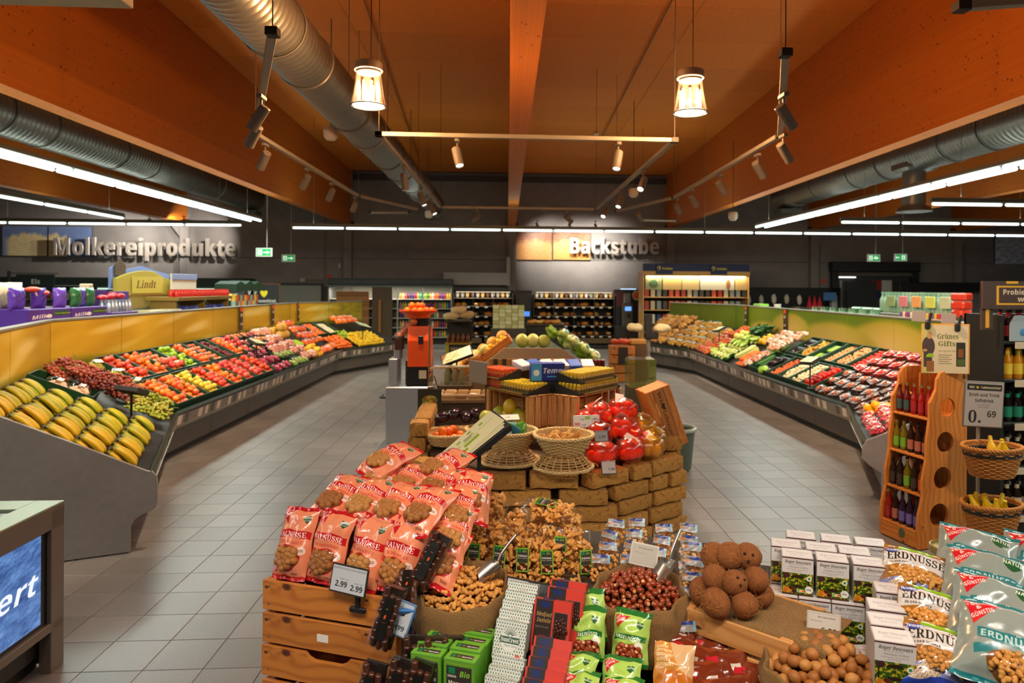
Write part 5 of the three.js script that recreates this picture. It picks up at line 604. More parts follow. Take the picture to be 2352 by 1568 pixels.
// --- right stand
{
  const D = deck('R', 1), N = deck('R', 0), E = deck('R', 2), S = 'the right stand', nth = ['first', 'second', 'third', 'fourth', 'fifth', 'sixth', 'seventh', 'eighth', 'ninth'];
  bags(N, 'tomp', 'tomato_pack', 'clear pack of small red tomatoes', 'tomato pack', 'the near upper end of ' + S, grid(0.6, 1.9, 6, 0.62, 1.14, 4, 0.09)); bags(N, 'datep', 'date_pack', 'clear pack of brownish red fruit', 'fruit pack', 'the near corner of ' + S, grid(1.25, 1.9, 3, 0.14, 0.48, 3, 0.06)); bags(N, 'radish', 'radish_bag', 'clear bag of pink radishes', 'radish bag', 'the near front of ' + S, grid(0.15, 0.95, 5, 0.14, 0.62, 4, 0.07)); heap(N, 1.05, 0.52, 'pepper', 'the row at the near end of ' + S, { W: 0.18, L: 0.78, layers: 2 });
  bags(D, 'tomp', 'tomato_pack', 'clear pack of small red tomatoes', 'tomato pack', 'the straight run of ' + S, [...grid(0.1, 0.85, 4, 0.7, 1.14, 3, 0.1)]); bags(D, 'datep', 'date_pack', 'clear pack of brownish red fruit', 'fruit pack', 'the straight run of ' + S, grid(0.05, 1.0, 5, 0.13, 0.55, 3, 0.06));
  const plan = [[1.05, 0.95, 'tomato', 1], [1.25, 0.34, 'tomato', 2], [1.45, 0.95, 'mushroom', 2], [1.66, 0.34, 'whitemush', 2], [1.86, 0.95, 'mushroom', 1], [2.07, 0.34, 'whitemush', 2], [2.27, 0.95, 'zucchini', 1], [2.48, 0.34, 'nut', 2], [2.68, 0.95, 'ginger', 2], [2.89, 0.34, 'aubergine', 2], [3.09, 0.95, 'aubergine', 1], [3.3, 0.34, 'cucumber', 3]];
  plan.forEach(([u, w, k, l], i) => { const r = w > 0.6 ? 'upper' : 'lower'; crate(D, u, w, `green vegetable crate, ${nth[Math.floor(i / 2)]} from the camera in the ${r} row of the right stand`); heap(D, u, w, k, `the ${nth[Math.floor(i / 2)]} ${r} crate of the right stand`, { layers: l }); });
  bags(D, 'garlic', 'net_bag', 'pale pink net bag of bulbs', 'net bag', 'the long diagonal row of ' + S, [...grid(3.45, 3.6, 2, 0.62, 1.14, 5, 0.16), ...grid(4.1, 4.3, 2, 0.85, 1.14, 3, 0.12), ...grid(3.7, 3.8, 2, 0.15, 0.5, 3, 0.07)]);
  heap(D, 4.1, 0.34, 'carrot', 'the front of ' + S, { W: 0.4, L: 0.52, layers: 4, gap: 0.15 }); heap(D, 4.55, 0.42, 'leek', 'the front of ' + S, { W: 0.3, L: 0.5, layers: 3, gap: 0.1 }); heap(D, 3.8, 0.75, 'zucchini', 'the middle of ' + S, { W: 0.3, L: 0.4, layers: 2 });
  heap(D, 4.75, 0.95, 'mango', 'the upper middle of ' + S, { W: 0.3, L: 0.3, layers: 1 }); heap(D, 5.6, 0.8, 'kohlrabi', 'the middle of ' + S, { W: 0.62, L: 0.42, layers: 2, gap: 0.1 }); bags(D, 'greenpk', 'vegetable_pack', 'green pack of sprouts', 'vegetable pack', 'the front of ' + S, grid(4.95, 5.6, 4, 0.14, 0.5, 3, 0.06));
  heap(D, 6.2, 0.95, 'onion', 'the upper far part of ' + S, { W: 0.5, L: 0.46, layers: 3, gap: 0.1 }); bags(D, 'onionnet', 'net_bag', 'orange net bag of onions', 'net bag', 'the far part of ' + S, [...grid(5.95, 6.6, 4, 0.14, 0.55, 3, 0.07), ...grid(6.4, 6.7, 2, 0.65, 0.8, 2, 0.07)]);
  bags(D, 'poty', 'potato_bag', 'yellow bag of potatoes', 'potato bag', 'the far part of ' + S, grid(6.85, 7.35, 3, 0.16, 0.9, 4, 0.07)); bags(E, 'poty', 'potato_bag', 'yellow bag of potatoes', 'potato bag', 'the far angled part of ' + S, grid(0.15, 0.7, 3, 0.16, 1.1, 5, 0.08)); bags(E, 'pot', 'potato_bag', 'brown bag of potatoes', 'potato bag', 'the far end of ' + S, [...grid(0.85, 2.0, 5, 0.2, 1.1, 5, 0.08), ...grid(1.0, 1.9, 4, 0.75, 1.1, 3, 0.2)]);
  // leafy heads
  const leafG = [0, 1, 2].map((k) => surf((u, v) => { const a = (u - 0.5) * 2.2, r = 0.02 + 0.09 * v, f = 0.018 * nz(u * 9 + k * 3, v * 5) * v; return [Math.sin(a) * r * (1 - 0.15 * v), 0.02 + 0.15 * v - 0.05 * v * v + f, Math.cos(a) * r * 0.9 - 0.015 + f * 2]; }, 8, 6));
  const head = (D2, u, w, n, cols, label, s, group) => { const t = thing('leafy_head', label, 'vegetable', [0, 0, 0], 0, group); put(t, D2, u, w, n, [R(-0.3, 0.3), R(0, 6), R(-0.3, 0.3)], s); for (let k = 0; k < 9; k++) mesh('leaf', leafG[k % 3], cols[k % cols.length], t, [0, 0, 0], [k > 5 ? -0.45 : 0.1, k * 2.4, 0], k > 5 ? 0.8 : 1); mesh('heart', wobble(ball(0.05, 10, 8), 0.02, 20, 1), cols[0], t, [0, 0.06, 0]); };
  makeHead = head;
  const LV = [M('#6f9a22', 0.5, { side: THREE.DoubleSide }), M('#88b02c', 0.5, { side: THREE.DoubleSide })], DV = [M('#1f4a18', 0.5, { side: THREE.DoubleSide }), M('#2c5c20', 0.5, { side: THREE.DoubleSide })], PV = [M('#b4c468', 0.5, { side: THREE.DoubleSide }), M('#9cb44a', 0.5, { side: THREE.DoubleSide })];
  for (let i = 0; i < 6; i++) head(D, 5.0 + 0.2 * (i % 3), 0.98 + 0.14 * Math.floor(i / 3), 0.1, DV, 'dark green leafy head by the panels of the right stand', 1.3, 'dark leafy heads on the right stand');
  for (let i = 0; i < 8; i++) head(D, 4.9 + 0.2 * (i % 4), 0.58 + 0.2 * Math.floor(i / 4), 0.06, i % 2 ? LV : PV, 'light green leafy head in the middle of the right stand', 1.05, 'light leafy heads on the right stand');
  for (let i = 0; i < 6; i++) head(D, 5.75 + 0.13 * (i % 3), 0.18 + 0.2 * Math.floor(i / 3), 0.05, PV, 'pale green leafy head at the front of the right stand', 0.9, 'pale leafy heads on the right stand');
  one('lettuce_pack', filmG, LV[1], 'light green lettuce pack lying at the crate front of the right stand', 'lettuce', [0, 0, 0], null, undefined, [0.13, 0.06, 0.09]); put(scene.children.at(-1), D, 2.95, 0.12, 0.1);
}
// price boards on stalks, a tilted dark tray with a pale printed sheet
const sheetTex = canvas(256, 96, (c, w, h) => { c.fillStyle = '#e2dcae'; c.fillRect(0, 0, w, h); c.fillStyle = '#8aae2a'; c.fillRect(86, 52, 70, 13); c.fillRect(30, 70, 60, 12); c.font = '8px ' + F1; for (let i = 0; i < 4; i++) { c.fillRect(20 + i * 54, 12 + (i % 2) * 6, 18, 9); c.fillText('Bio Obst & Gemüse', 10 + (i % 3) * 80, 42 + 4 * (i % 2)); } c.fillStyle = '#5a5a40'; c.fillRect(100, 30, 46, 4); c.fillRect(100, 38, 34, 3); });
function stalkBoard(label, x, y, z, turn, tilt, w, d, foot, roll = 0) {
  const t = thing('price_board', label, 'price board', [x, y, z], turn); const g = new THREE.Group(); g.name = 'board'; g.rotation.set(tilt, 0, roll, 'YXZ'); t.add(g);
  mesh('tray', cb(w, 0.045, d, 0.003), M('#1c1816', 0.55), g); mesh('sheet', at(new THREE.PlaneGeometry(w - 0.02, d - 0.02), 0, 0.0245, 0, -PI / 2), new THREE.MeshStandardMaterial({ map: sheetTex, roughness: 0.35 }), g); mesh('stalk', bar([0, -0.03, 0], [0, foot - y, 0], 0.011, 8), M('#141212', 0.5), t); mesh('foot', cb(0.07, 0.02, 0.07), M('#141212', 0.5), t, [0, foot - y + 0.01, 0]); return t;
}
stalkBoard('dark price board on a stalk among the grapes, left stand', -3.47, 0.98, -6.55, 2.6, 0.5, 0.36, 0.12, 0.62, 0.0);
stalkBoard('dark tilted price board with a pale sheet in the middle of the left stand', -4.0, 1.05, -11.2, PI / 2, 0.5, 0.5, 0.17, 0.7, -0.12);
stalkBoard('dark tilted price board with a pale sheet at the far end of the left stand', -3.35, 1.05, -16.1, PI / 2 - 0.4, 0.5, 0.55, 0.2, 0.7, -0.2);
stalkBoard('dark tilted price board with a pale sheet on the near right stand', 4.05, 1.0, -8.9, -PI / 2, 0.55, 0.42, 0.15, 0.62, 0.1);
stalkBoard('dark tilted price board with a pale sheet on the far right stand', 4.45, 1.1, -14.1, -PI / 2, 0.5, 0.5, 0.17, 0.7, 0.1);
// slim price flags on the back panels
const flagT = canvas(48, 160, (c) => { c.fillStyle = '#3a2c22'; c.fillRect(0, 0, 48, 160); c.fillStyle = '#d8501c'; c.fillRect(4, 4, 40, 30); c.fillStyle = '#e8d8c0'; c.fillRect(8, 50, 32, 6); c.fillRect(8, 62, 32, 6); c.font = 'bold 22px ' + F1; c.fillText('1.99', 2, 130); });
[[-4.72, -12.45, PI / 2, 'left panels, nearest of three'], [-4.72, -14.1, PI / 2, 'left panels, middle of three'], [-4.66, -15.6, PI / 2, 'left panels, farthest of three'], [5.2, -12.5, -PI / 2, 'right panels, nearer of two'], [5.2, -14.6, -PI / 2, 'right panels, farther of two']].forEach(([x, z, r, l]) => { const t = thing('price_flag', 'slim dark vertical price flag before the ' + l, 'price flag', [x, 1.38, z], r); mesh('plate', cb(0.14, 0.42, 0.012), M('#3a2c22', 0.5), t); mesh('print', at(new THREE.PlaneGeometry(0.13, 0.4), 0, 0, 0.008), new THREE.MeshStandardMaterial({ map: flagT, roughness: 0.5 }), t); });
// ---------- middle island: stone ring, crates, baskets, juicer, salad bar ----------
const WOODC = ((t) => [1, 0.9, 1.06].map((k) => new THREE.MeshStandardMaterial({ map: t, roughness: 0.62, color: new THREE.Color(k, k * 0.98, k * 0.95) })))(woodTex([216, 158, 92], [168, 106, 48], 5, 3));
const WOODO = ((t) => [1, 0.92, 1.05].map((k) => new THREE.MeshStandardMaterial({ map: t, roughness: 0.6, color: new THREE.Color(k, k * 0.95, k * 0.88) })))(woodTex([206, 130, 52], [160, 86, 26], 6, 9));
{
  const stoneT = noiseTex(256, 256, (u, v) => { const n = 0.5 + 0.4 * nz(u * 10, v * 10, 2) + 0.35 * nz(u * 34, v * 34, 5), p = nz(u * 60, v * 60, 8), q = nz(u * 9 + 4, v * 9, 11); let c = mix3([164, 112, 44], [196, 146, 70], n); if (q > 0.25) c = mix3(c, [140, 78, 26], Math.min(0.6, (q - 0.25) * 3)); if (p > 0.36) c = mix3(c, [96, 62, 26], 0.6); return c; }, { rep: [1 / 0.3, 1 / 0.3] });
  const stoneB = noiseTex(256, 256, (u, v) => grey(128 + 70 * nz(u * 40, v * 40, 3) + 50 * nz(u * 90, v * 90, 4)), { rep: [1 / 0.3, 1 / 0.3], data: true });
  const SM = [[1, 1, 1], [0.9, 0.88, 0.84], [1.06, 1.02, 0.95]].map((c) => new THREE.MeshStandardMaterial({ map: stoneT, bumpMap: stoneB, bumpScale: 0.006, roughness: 0.92, color: new THREE.Color(...c) }));
  const brickG = (L, s) => { let g = new THREE.BoxGeometry(L, 0.114, 0.15, 10, 4, 4); const p = g.attributes.position; g = mergeVertices(noUv(g).deleteAttribute('normal'), 1e-4); const q = g.attributes.position; for (let i = 0; i < q.count; i++) { let [x, y, z] = [q.getX(i), q.getY(i), q.getZ(i)]; const ex = Math.abs(x) / (L / 2), ey = Math.abs(y) / 0.057, ez = Math.abs(z) / 0.075, c = (ex > 0.98) + (ey > 0.98) + (ez > 0.98), k = c > 1 ? 0.006 + 0.012 * Math.max(0, nz(x * 14 + s, y * 14, z * 14)) : 0; x -= Math.sign(x) * (ex > 0.98 ? k : 0); y -= Math.sign(y) * (ey > 0.98 ? k : 0); z -= Math.sign(z) * (ez > 0.98 ? k : 0); const d = 0.004 * nz(x * 22 + s * 3, y * 22, z * 22); q.setXYZ(i, x + d, y + d * 0.5, z + d); } g.computeVertexNormals(); return uvBox(toCreasedNormals(g, 0.7), L, 0.114, 0.15); };
  const full = [0, 1, 2, 3].map((s) => brickG(0.36, s)), half = [4, 5].map((s) => brickG(0.2, s));
  const t = thing('stone_planter', 'low ring of stacked rough yellow stones carrying baskets and crates', 'stone planter', [0.32, 0, -5.9]);
  const C = [[-1.04, -0.75], [-1.04, 0.38], [-0.6, 0.9], [0.34, 0.9], [1.04, 0.42], [1.04, -0.75], [-1.04, -0.75]];
  const line = (u) => { let r = u; for (let i = 0; i + 1 < C.length; i++) { const a = C[i], b = C[i + 1], L = Math.hypot(b[0] - a[0], b[1] - a[1]); if (r <= L || i + 2 === C.length) return [a[0] + (b[0] - a[0]) * r / L, a[1] + (b[1] - a[1]) * r / L, Math.atan2(b[1] - a[1], b[0] - a[0])]; r -= L; } };
  let per = 0; for (let i = 0; i + 1 < C.length; i++) per += Math.hypot(C[i + 1][0] - C[i][0], C[i + 1][1] - C[i][1]);
  for (let k = 0; k < 7; k++) { let u = (k % 2) * 0.19 + 0.1; while (u < per - 0.1) { const short = rnd() < 0.12, L = short ? 0.2 : 0.36, [x, z, a] = line(u + L / 2); u += L + R(0.012, 0.05); if (k > 4 && (z > 0.3 || z < -0.7)) continue; mesh('stone', pick(short ? half : full), pick(SM), t, [x + R(-0.012, 0.012), 0.06 + k * 0.1235 + R(-0.002, 0.002), z + R(-0.012, 0.012)], [R(-0.01, 0.01), -a + R(-0.05, 0.05), R(-0.01, 0.01)]); } }
  const s1 = new THREE.Shape(C.slice(0, 6).map(([x, z]) => new THREE.Vector2(x * 0.9, z * 0.9))); mesh('platform', at(new THREE.ExtrudeGeometry(s1, { depth: 0.03, bevelEnabled: false }), 0, 0.62, 0, PI / 2), M('#4a3018', 0.8), t); mesh('riser', cb(1.3, 0.15, 0.8), M('#5a3c1c', 0.8), t, [0.1, 0.695, -0.32]);
}
// wooden crates lying on their sides, open face to the front
function sideCrate(label, L, H, D, pos, turn, mirror) {
  const t = thing('wooden_crate', label, 'wooden crate', pos, turn), s = mirror ? -1 : 1;
  for (let i = 0; i < 4; i++) mesh('slat', cb(0.012, H - 0.03, D / 4 - 0.012), WOODC[i % 3], t, [s * (L / 2 - 0.006), H / 2, -D / 2 + (i + 0.5) * D / 4]);
  for (let i = 0; i < 4; i++) mesh('slat', cb(0.012, H - 0.03, D / 4 - 0.012), WOODC[(i + 1) % 3], t, [-s * (L / 2 - 0.006), H / 2, -D / 2 + (i + 0.5) * D / 4]);
  for (let i = 0; i < 3; i++) { mesh('slat', cb(L - 0.03, 0.085, 0.012), WOODC[i], t, [0, 0.05 + i * 0.093, -D / 2 + 0.006]); mesh('slat', cb(L, 0.012, D / 3 - 0.01), WOODC[(i + 2) % 3], t, [0, H - 0.006, -D / 2 + (i + 0.5) * D / 3]); mesh('slat', cb(L - 0.03, 0.012, D / 3 - 0.01), WOODC[i], t, [0, 0.008, -D / 2 + (i + 0.5) * D / 3]); }
  for (const x of [-1, 1]) mesh('corner_post', cb(0.03, H - 0.02, 0.03), WOODC[1], t, [x * (L / 2 - 0.03), H / 2, D / 2 - 0.016]);
  for (const x of [-0.16, 0.2]) mesh('corner_post', cb(0.022, H - 0.02, 0.02), WOODC[0], t, [x * L, H / 2, -D / 2 + 0.024]); return t;
}
sideCrate('wooden crate lying on its side with yellow melons in it, carrying orange and yellow shot bottles', 0.62, 0.285, 0.28, [0.19 - 0.19 + 0.11, 0.772, -5.98], -0.93);
sideCrate('wooden crate lying on its side behind the mandarin nets, carrying yellow shot bottles', 0.72, 0.285, 0.28, [0.71, 0.772, -5.98], 0.86, true);
// small bottles in black trays
{
  const bG = toCreasedNormals(lathe([[0, 0], [0.017, 0], [0.018, 0.006], [0.018, 0.05], [0.012, 0.06], [0, 0.06]], 9), 0.7), cG = toCreasedNormals(lathe([[0.0125, 0.056], [0.0135, 0.06], [0.0135, 0.082], [0.011, 0.085], [0, 0.085]], 9), 0.7);
  const YC = M('#d2b414', 0.4), OC = M('#d8541a', 0.4), YB = M('#b08a20', 0.25), OB = M('#b45a14', 0.25), LB = M('#5a4a14', 0.5), OLB = M('#c23a1a', 0.5), labG = new THREE.CylinderGeometry(0.0185, 0.0185, 0.022, 9, 1, true).translate(0, 0.026, 0);
  const proto = (o) => { const g = new THREE.Group(); mesh('glass_body', bG, o ? OB : YB, g); mesh('cap', cG, o ? OC : YC, g); mesh('label', labG, o ? OLB : LB, g); return g; }; const PY = proto(0), PO = proto(1);
  const trays = (label, pos, turn, nx, nz, oranges, where) => {
    const W = nx * 0.039 + 0.02, Dp = nz * 0.039 + 0.02, t = thing('cardboard_tray', label, 'tray', pos, turn), B = M('#16130f', 0.6);
    mesh('base', cb(W, 0.006, Dp, 0.001), B, t, [0, 0.003, 0]); for (const s of [-1, 1]) { mesh('end_wall', at(prism([[-Dp / 2, 0], [Dp / 2, 0], [Dp / 2, 0.02], [-Dp / 2 + 0.02, 0.085], [-Dp / 2, 0.085]], 0.004), 0, 0, 0, 0, -PI / 2, 0), B, t, [s * W / 2, 0, 0]); mesh('long_wall', cb(W, s > 0 ? 0.022 : 0.08, 0.004, 0.001), B, t, [0, s > 0 ? 0.011 : 0.04, s * Dp / 2]); } mesh('front_print', cb(W * 0.8, 0.008, 0.003, 0.001), M('#b08a1a', 0.5), t, [0, 0.011, Dp / 2 + 0.003]);
    t.updateMatrixWorld(true); for (let a = 0; a < nx; a++) for (let b = 0; b < nz; b++) { const o = a < oranges, s = (o ? PO : PY).clone(); s.name = numbered('shot_bottle'); s.userData = { label: `small bottle with ${o ? 'an orange' : 'a yellow'} cap in ${where}`, category: 'bottle', group: `${o ? 'orange' : 'yellow'} capped bottles in ${where}` }; s.position.set((a - (nx - 1) / 2) * 0.039, 0.007, (b - (nz - 1) / 2) * 0.039).applyMatrix4(t.matrixWorld); scene.add(s); }
  };
  const dirL = V(Math.cos(0.93), 0, -Math.sin(-0.93)), dL = [-0.52, -0.72];
  trays('black tray of orange and yellow capped bottles on the left crate, lower layer', [0.09, 1.058, -5.97], -0.93, 15, 6, 5, 'the lower tray on the left crate');
  trays('black tray of orange capped bottles on the left crate, upper layer at the back', [-0.06, 1.148, -6.14], -0.93, 8, 5, 8, 'the upper tray on the left crate');
  trays('black tray of yellow capped bottles on the right crate, lower layer', [0.72, 1.058, -5.97], 0.86, 16, 6, 0, 'the lower tray on the right crate'); trays('black tray of yellow capped bottles on the right crate, upper layer', [0.71, 1.148, -5.98], 0.86, 14, 6, 0, 'the upper tray on the right crate');
}
// blue tissue packs between the crates
{
  const tt = canvas(128, 64, (c) => { c.fillStyle = '#1c2f8a'; c.fillRect(0, 0, 128, 64); c.fillStyle = '#4aa8dc'; c.fillRect(0, 0, 40, 64); c.fillStyle = '#e8eef8'; c.beginPath(); c.arc(20, 34, 12, 0, 7); c.fill(); c.font = 'bold italic 28px ' + F1; c.fillText('Tempo', 42, 36); c.fillStyle = '#46b0e0'; c.fillRect(60, 46, 46, 5); });
  const p = thing('tissue_pack', 'blue tissue pack with white lettering standing between the two bottle trays', 'tissue pack', [0.35, 1.03, -5.93], 0.06); mesh('pack', cb(0.3, 0.15, 0.14, 0.008), M('#1c2f8a', 0.35), p, [0, 0.2, 0]); mesh('print', at(new THREE.PlaneGeometry(0.29, 0.145), 0, 0.2, 0.0715), new THREE.MeshStandardMaterial({ map: tt, roughness: 0.35 }), p); mesh('stand', cb(0.3, 0.125, 0.12), M('#2a2018', 0.7), p, [0, 0.062, 0]);
  many('tissue_pack', cb(0.11, 0.05, 0.2, 0.006), [M('#c9bec4', 0.4), M('#3a5aa8', 0.4), M('#d0c4c4', 0.4)], [0, 1, 2, 3, 4, 5].map((i) => [0.14 + i * 0.12, 1.25, -6.25, 0.5 - i * 0.1, 1, 0.2]), 'flat white and blue tissue pack leaning behind the blue pack', 'tissue pack', 'flat tissue packs behind the blue pack');
  many('red_bottle_top', cyl(0.016, 0.016, 0.06, 9), [M('#6a1a1e', 0.4)], Array.from({ length: 24 }, (_, i) => [0.52 + (i % 12) * 0.036, 1.24 + 0.0 * i, -6.45 - 0.05 * Math.floor(i / 12)]), 'small dark red bottle in the row behind the tissue packs', 'bottle', 'dark red bottles behind the tissue packs');
  many('yellow_bottle_back', cyl(0.02, 0.02, 0.06, 9), [M('#b0741c', 0.4), M('#3a2a18', 0.4)], Array.from({ length: 18 }, (_, i) => [-0.15 + i * 0.042, 1.235, -6.62]), 'small amber bottle in the farthest row on the crates', 'bottle', 'amber bottles in the farthest row');
  one('cardboard_box', cb(1.1, 0.43, 0.36, 0.004), M('#5a4128', 0.8), 'brown box under the farthest bottles, behind the crates', 'box', [0.35, 0.985, -6.55]); one('beige_side_panel', cb(0.01, 0.2, 0.3, 0.003), M('#8a7866', 0.7), 'upright beige cardboard panel left of the orange bottles', 'panel', [-0.26, 1.19, -6.2], [0, 0.6, 0]);
}
// leaning crate with painted lettering
{
  const t = thing('leaning_crate', 'orange brown wooden crate leaning on end, painted with a heart and lettering', 'wooden crate', [1.42, 0.64, -5.75], 0.12); const g = new THREE.Group(); g.name = 'crate_body'; g.rotation.z = 0.34; t.add(g);
  const L = 0.52, txt = canvas(96, 384, (c, w, h) => { c.fillStyle = '#b06c2a'; c.fillRect(0, 0, w, h); c.save(); c.translate(w / 2, 0); c.rotate(PI / 2); c.fillStyle = '#3a1c0c'; c.font = 'bold 50px serif'; c.fillText('Wir', 12, 18); c.fillText('Lebensmittel', 140, 18, 236); c.beginPath(); c.moveTo(114, 20); c.bezierCurveTo(76, -6, 96, -40, 114, -14); c.bezierCurveTo(132, -40, 152, -6, 114, 20); c.fill(); c.restore(); });
  [-0.082, 0, 0.078].forEach((x, i) => mesh('plank', cb(i === 1 ? 0.088 : 0.066, L, 0.012), WOODO[i], g, [x - 0.02, L / 2, 0.13])); mesh('painted_lettering', at(new THREE.PlaneGeometry(0.084, 0.5), -0.02, L / 2, 0.1372), new THREE.MeshStandardMaterial({ map: txt, roughness: 0.6 }), g);
  for (const x of [-0.125, 0.085]) for (let i = 0; i < 3; i++) mesh('plank', cb(0.012, L, 0.075), WOODO[(i + 1) % 3], g, [x, L / 2, -0.1 + i * 0.09]); for (const y of [0.012, L - 0.012]) { mesh('end_board', cb(0.2, 0.02, 0.25), WOODO[2], g, [-0.02, y, 0]); } for (const x of [-0.1, 0.06]) mesh('corner_rod', cb(0.02, L, 0.02), WOODO[1], g, [x, L / 2, -0.12]); mesh('metal_strip', cb(0.006, L, 0.004), M('#a9a294', 0.35, { metalness: 0.6 }), g, [0.035, L / 2, 0.138]);
}
// woven baskets
const WICK = [M('#caa468', 0.7), M('#b88e50', 0.7), M('#d8b67c', 0.7)], WICKD = [M('#b8742c', 0.55), M('#a8641f', 0.55), M('#c4823a', 0.55)];
function woven(prof, rows, stakes, r, sx = 1, sz = 1) { // prof(t) -> [radius, height]; strands run in and out of the stakes
  const L = []; for (let i = 0; i < rows; i++) { const P = []; for (let k = 0; k < stakes * 2; k++) { const a = k / (stakes * 2) * 2 * PI, [R0, y] = prof((i + 0.5) / rows), q = R0 + ((k + i) % 2 ? 1 : -1) * r * 0.9 * (k % 2 ? 1 : 1); P.push([Math.cos(a) * q * sx, y, Math.sin(a) * q * sz]); } L.push(tube(P, r, stakes * 4, 5, true)); } return join(L);
}
function stakesG(prof, n, r, sx = 1, sz = 1) { return join([...Array(n)].map((_, k) => { const a = (k + 0.5) / n * 2 * PI; return tube([0, 0.33, 0.66, 1].map((t) => { const [q, y] = prof(t); return [Math.cos(a) * q * sx, y, Math.sin(a) * q * sz]; }), r, 8, 5); })); }
function braid(R0, y, r, sx = 1, sz = 1) { return join([0, 1, 2].map((s) => { const P = []; for (let k = 0; k < 60; k++) { const a = k / 60 * 2 * PI, w = k / 60 * 2 * PI * 15 + s * 2.09; P.push([Math.cos(a) * (R0 + Math.cos(w) * r) * sx, y + Math.sin(w) * r, Math.sin(a) * (R0 + Math.cos(w) * r) * sz]); } return tube(P, r * 0.75, 120, 5, true); })); }
function basket(label, pos, turn, R1, R0, h, m, o = {}) {
  const t = thing('wicker_basket', label, 'basket', pos, turn), pf = (k) => [R0 + (R1 - R0) * Math.pow(k, 0.8), h * k], sx = o.sx ?? 1, sz = o.sz ?? 1;
  stuffOf(mesh('woven_wall', woven(pf, o.rows ?? 11, 14, 0.0055, sx, sz), m[0], t)); mesh('stakes', stakesG(pf, 28, 0.004, sx, sz), m[1], t); mesh('rim', braid(R1, h, 0.009, sx, sz), m[2], t); const liner = surf((u, v) => { const [q, y] = pf(v * 0.97); const a = u * 2 * PI; return [Math.cos(a) * (q - 0.007) * sx, y, Math.sin(a) * (q - 0.007) * sz]; }, 32, 4); mesh('inner_wall', liner, m[1], t); mesh('bottom', at(cyl(R0, R0, 0.01, 24), 0, 0.005, 0, 0, 0, 0, [sx, 1, sz]), m[1], t);
  if (o.strap) mesh('strap', at(new THREE.TorusGeometry(R0 + (R1 - R0) * 0.8, 0.012, 6, 48), 0, h * 0.8, 0, PI / 2, 0, 0, [sx, sz, 1.6]), M('#1a1714', 0.5), t);
  if (o.foot) { const pf2 = (k) => [o.foot[1] + (o.foot[0] - o.foot[1]) * (1 - k), -o.foot[2] + o.foot[2] * k]; stuffOf(mesh('foot_weave', woven((k) => pf2(k), 7, 14, 0.0055), m[1], t)); mesh('foot_rim', braid(o.foot[0], -o.foot[2] + 0.008, 0.008), m[2], t); mesh('foot_stakes', stakesG(pf2, 20, 0.004), m[0], t); for (let i = 0; i < 7; i++) { const a = 0.3 + i * 0.85; mesh('loose_cane', tube([[Math.cos(a) * 0.2, -o.foot[2] + 0.02, Math.sin(a) * 0.2], [Math.cos(a + 0.25) * 0.24, -o.foot[2] + 0.012, Math.sin(a + 0.25) * 0.24], [Math.cos(a + 0.5) * 0.25, -o.foot[2] + 0.01, Math.sin(a + 0.5) * 0.25]], 0.003, 8, 5), m[2], t); } }
  return t;
}
basket('round wicker basket on an upturned basket, holding green packets, left of two', [0.03, 0.755, -5.16], 0, 0.2, 0.125, 0.125, WICK, { foot: [0.22, 0.12, 0.105] });
basket('round wicker basket on an upturned basket, filled with tan roots, right of two', [0.42, 0.755, -4.98], 0.6, 0.215, 0.13, 0.13, WICK, { foot: [0.215, 0.12, 0.105] });
basket('shallow wicker basket of mandarins at the left end of the stone ring', [-0.48, 0.66, -5.72], 0.2, 0.2, 0.15, 0.09, WICK, { rows: 7 }); basket('small wicker basket of yellow melons beside the mandarins', [-0.17, 0.66, -5.82], 0, 0.17, 0.12, 0.1, WICK, { rows: 7 });
const roots = [0, 1, 2].map((k) => wobble(new THREE.CapsuleGeometry(0.016, 0.05, 5, 10), 0.012, 46, k * 3));
for (let i = 0; i < 70; i++) { const a = i * 2.4, q = 0.16 * Math.sqrt(i % 48 / 48); one('root_piece', roots[i % 3], POT[i % 3 ? 2 : 0], 'knobbly tan root in the right wicker basket', 'root', [0.42 + Math.cos(a) * q, 0.83 + (i > 47 ? 0.03 : 0) + R(0, 0.015), -4.98 + Math.sin(a) * q], [R(1.2, 1.9), R(0, 6), R(0, 6)], 'tan roots in the wicker basket'); }
for (let i = 0; i < 9; i++) { const a = i * 2.4, q = 0.12 * Math.sqrt(i / 9); one('seed_packet', cb(0.085, 0.12, 0.012, 0.004), [M('#2f8a34', 0.3), M('#58a83c', 0.3), M('#8ab0b8', 0.3), M('#2f6a8a', 0.3)][i % 4], 'small green or blue packet in the left wicker basket', 'packet', [0.03 + Math.cos(a) * q, 0.87, -5.16 + Math.sin(a) * q], [R(-0.5, 0.5), R(0, 6), R(-0.4, 0.4)], 'packets in the left wicker basket'); }
for (let i = 0; i < 11; i++) { const a = i * 2.4, q = 0.14 * Math.sqrt(i % 8 / 8); one('mandarin', KINDS.mandarin[1], MAN[i % 2], 'mandarin in the shallow wicker basket', 'mandarin', [-0.48 + Math.cos(a) * q, 0.71 + (i > 7 ? 0.05 : 0), -5.72 + Math.sin(a) * q], [R(0, 6), R(0, 6), 0], 'mandarins in the shallow basket', 1.25); }
for (let i = 0; i < 4; i++) one('plum_pack', at(ball(0.06, 12, 8), 0, 0, 0, 0, 0, 0, [1.1, 0.8, 0.9]), M('#2a1420', 0.2), 'dark wrapped fruit pack behind the basket mandarins', 'fruit pack', [-0.55 + i * 0.1, 0.83 + 0.03 * (i % 2), -5.95], [0, i, 0.3], 'dark fruit packs'); 
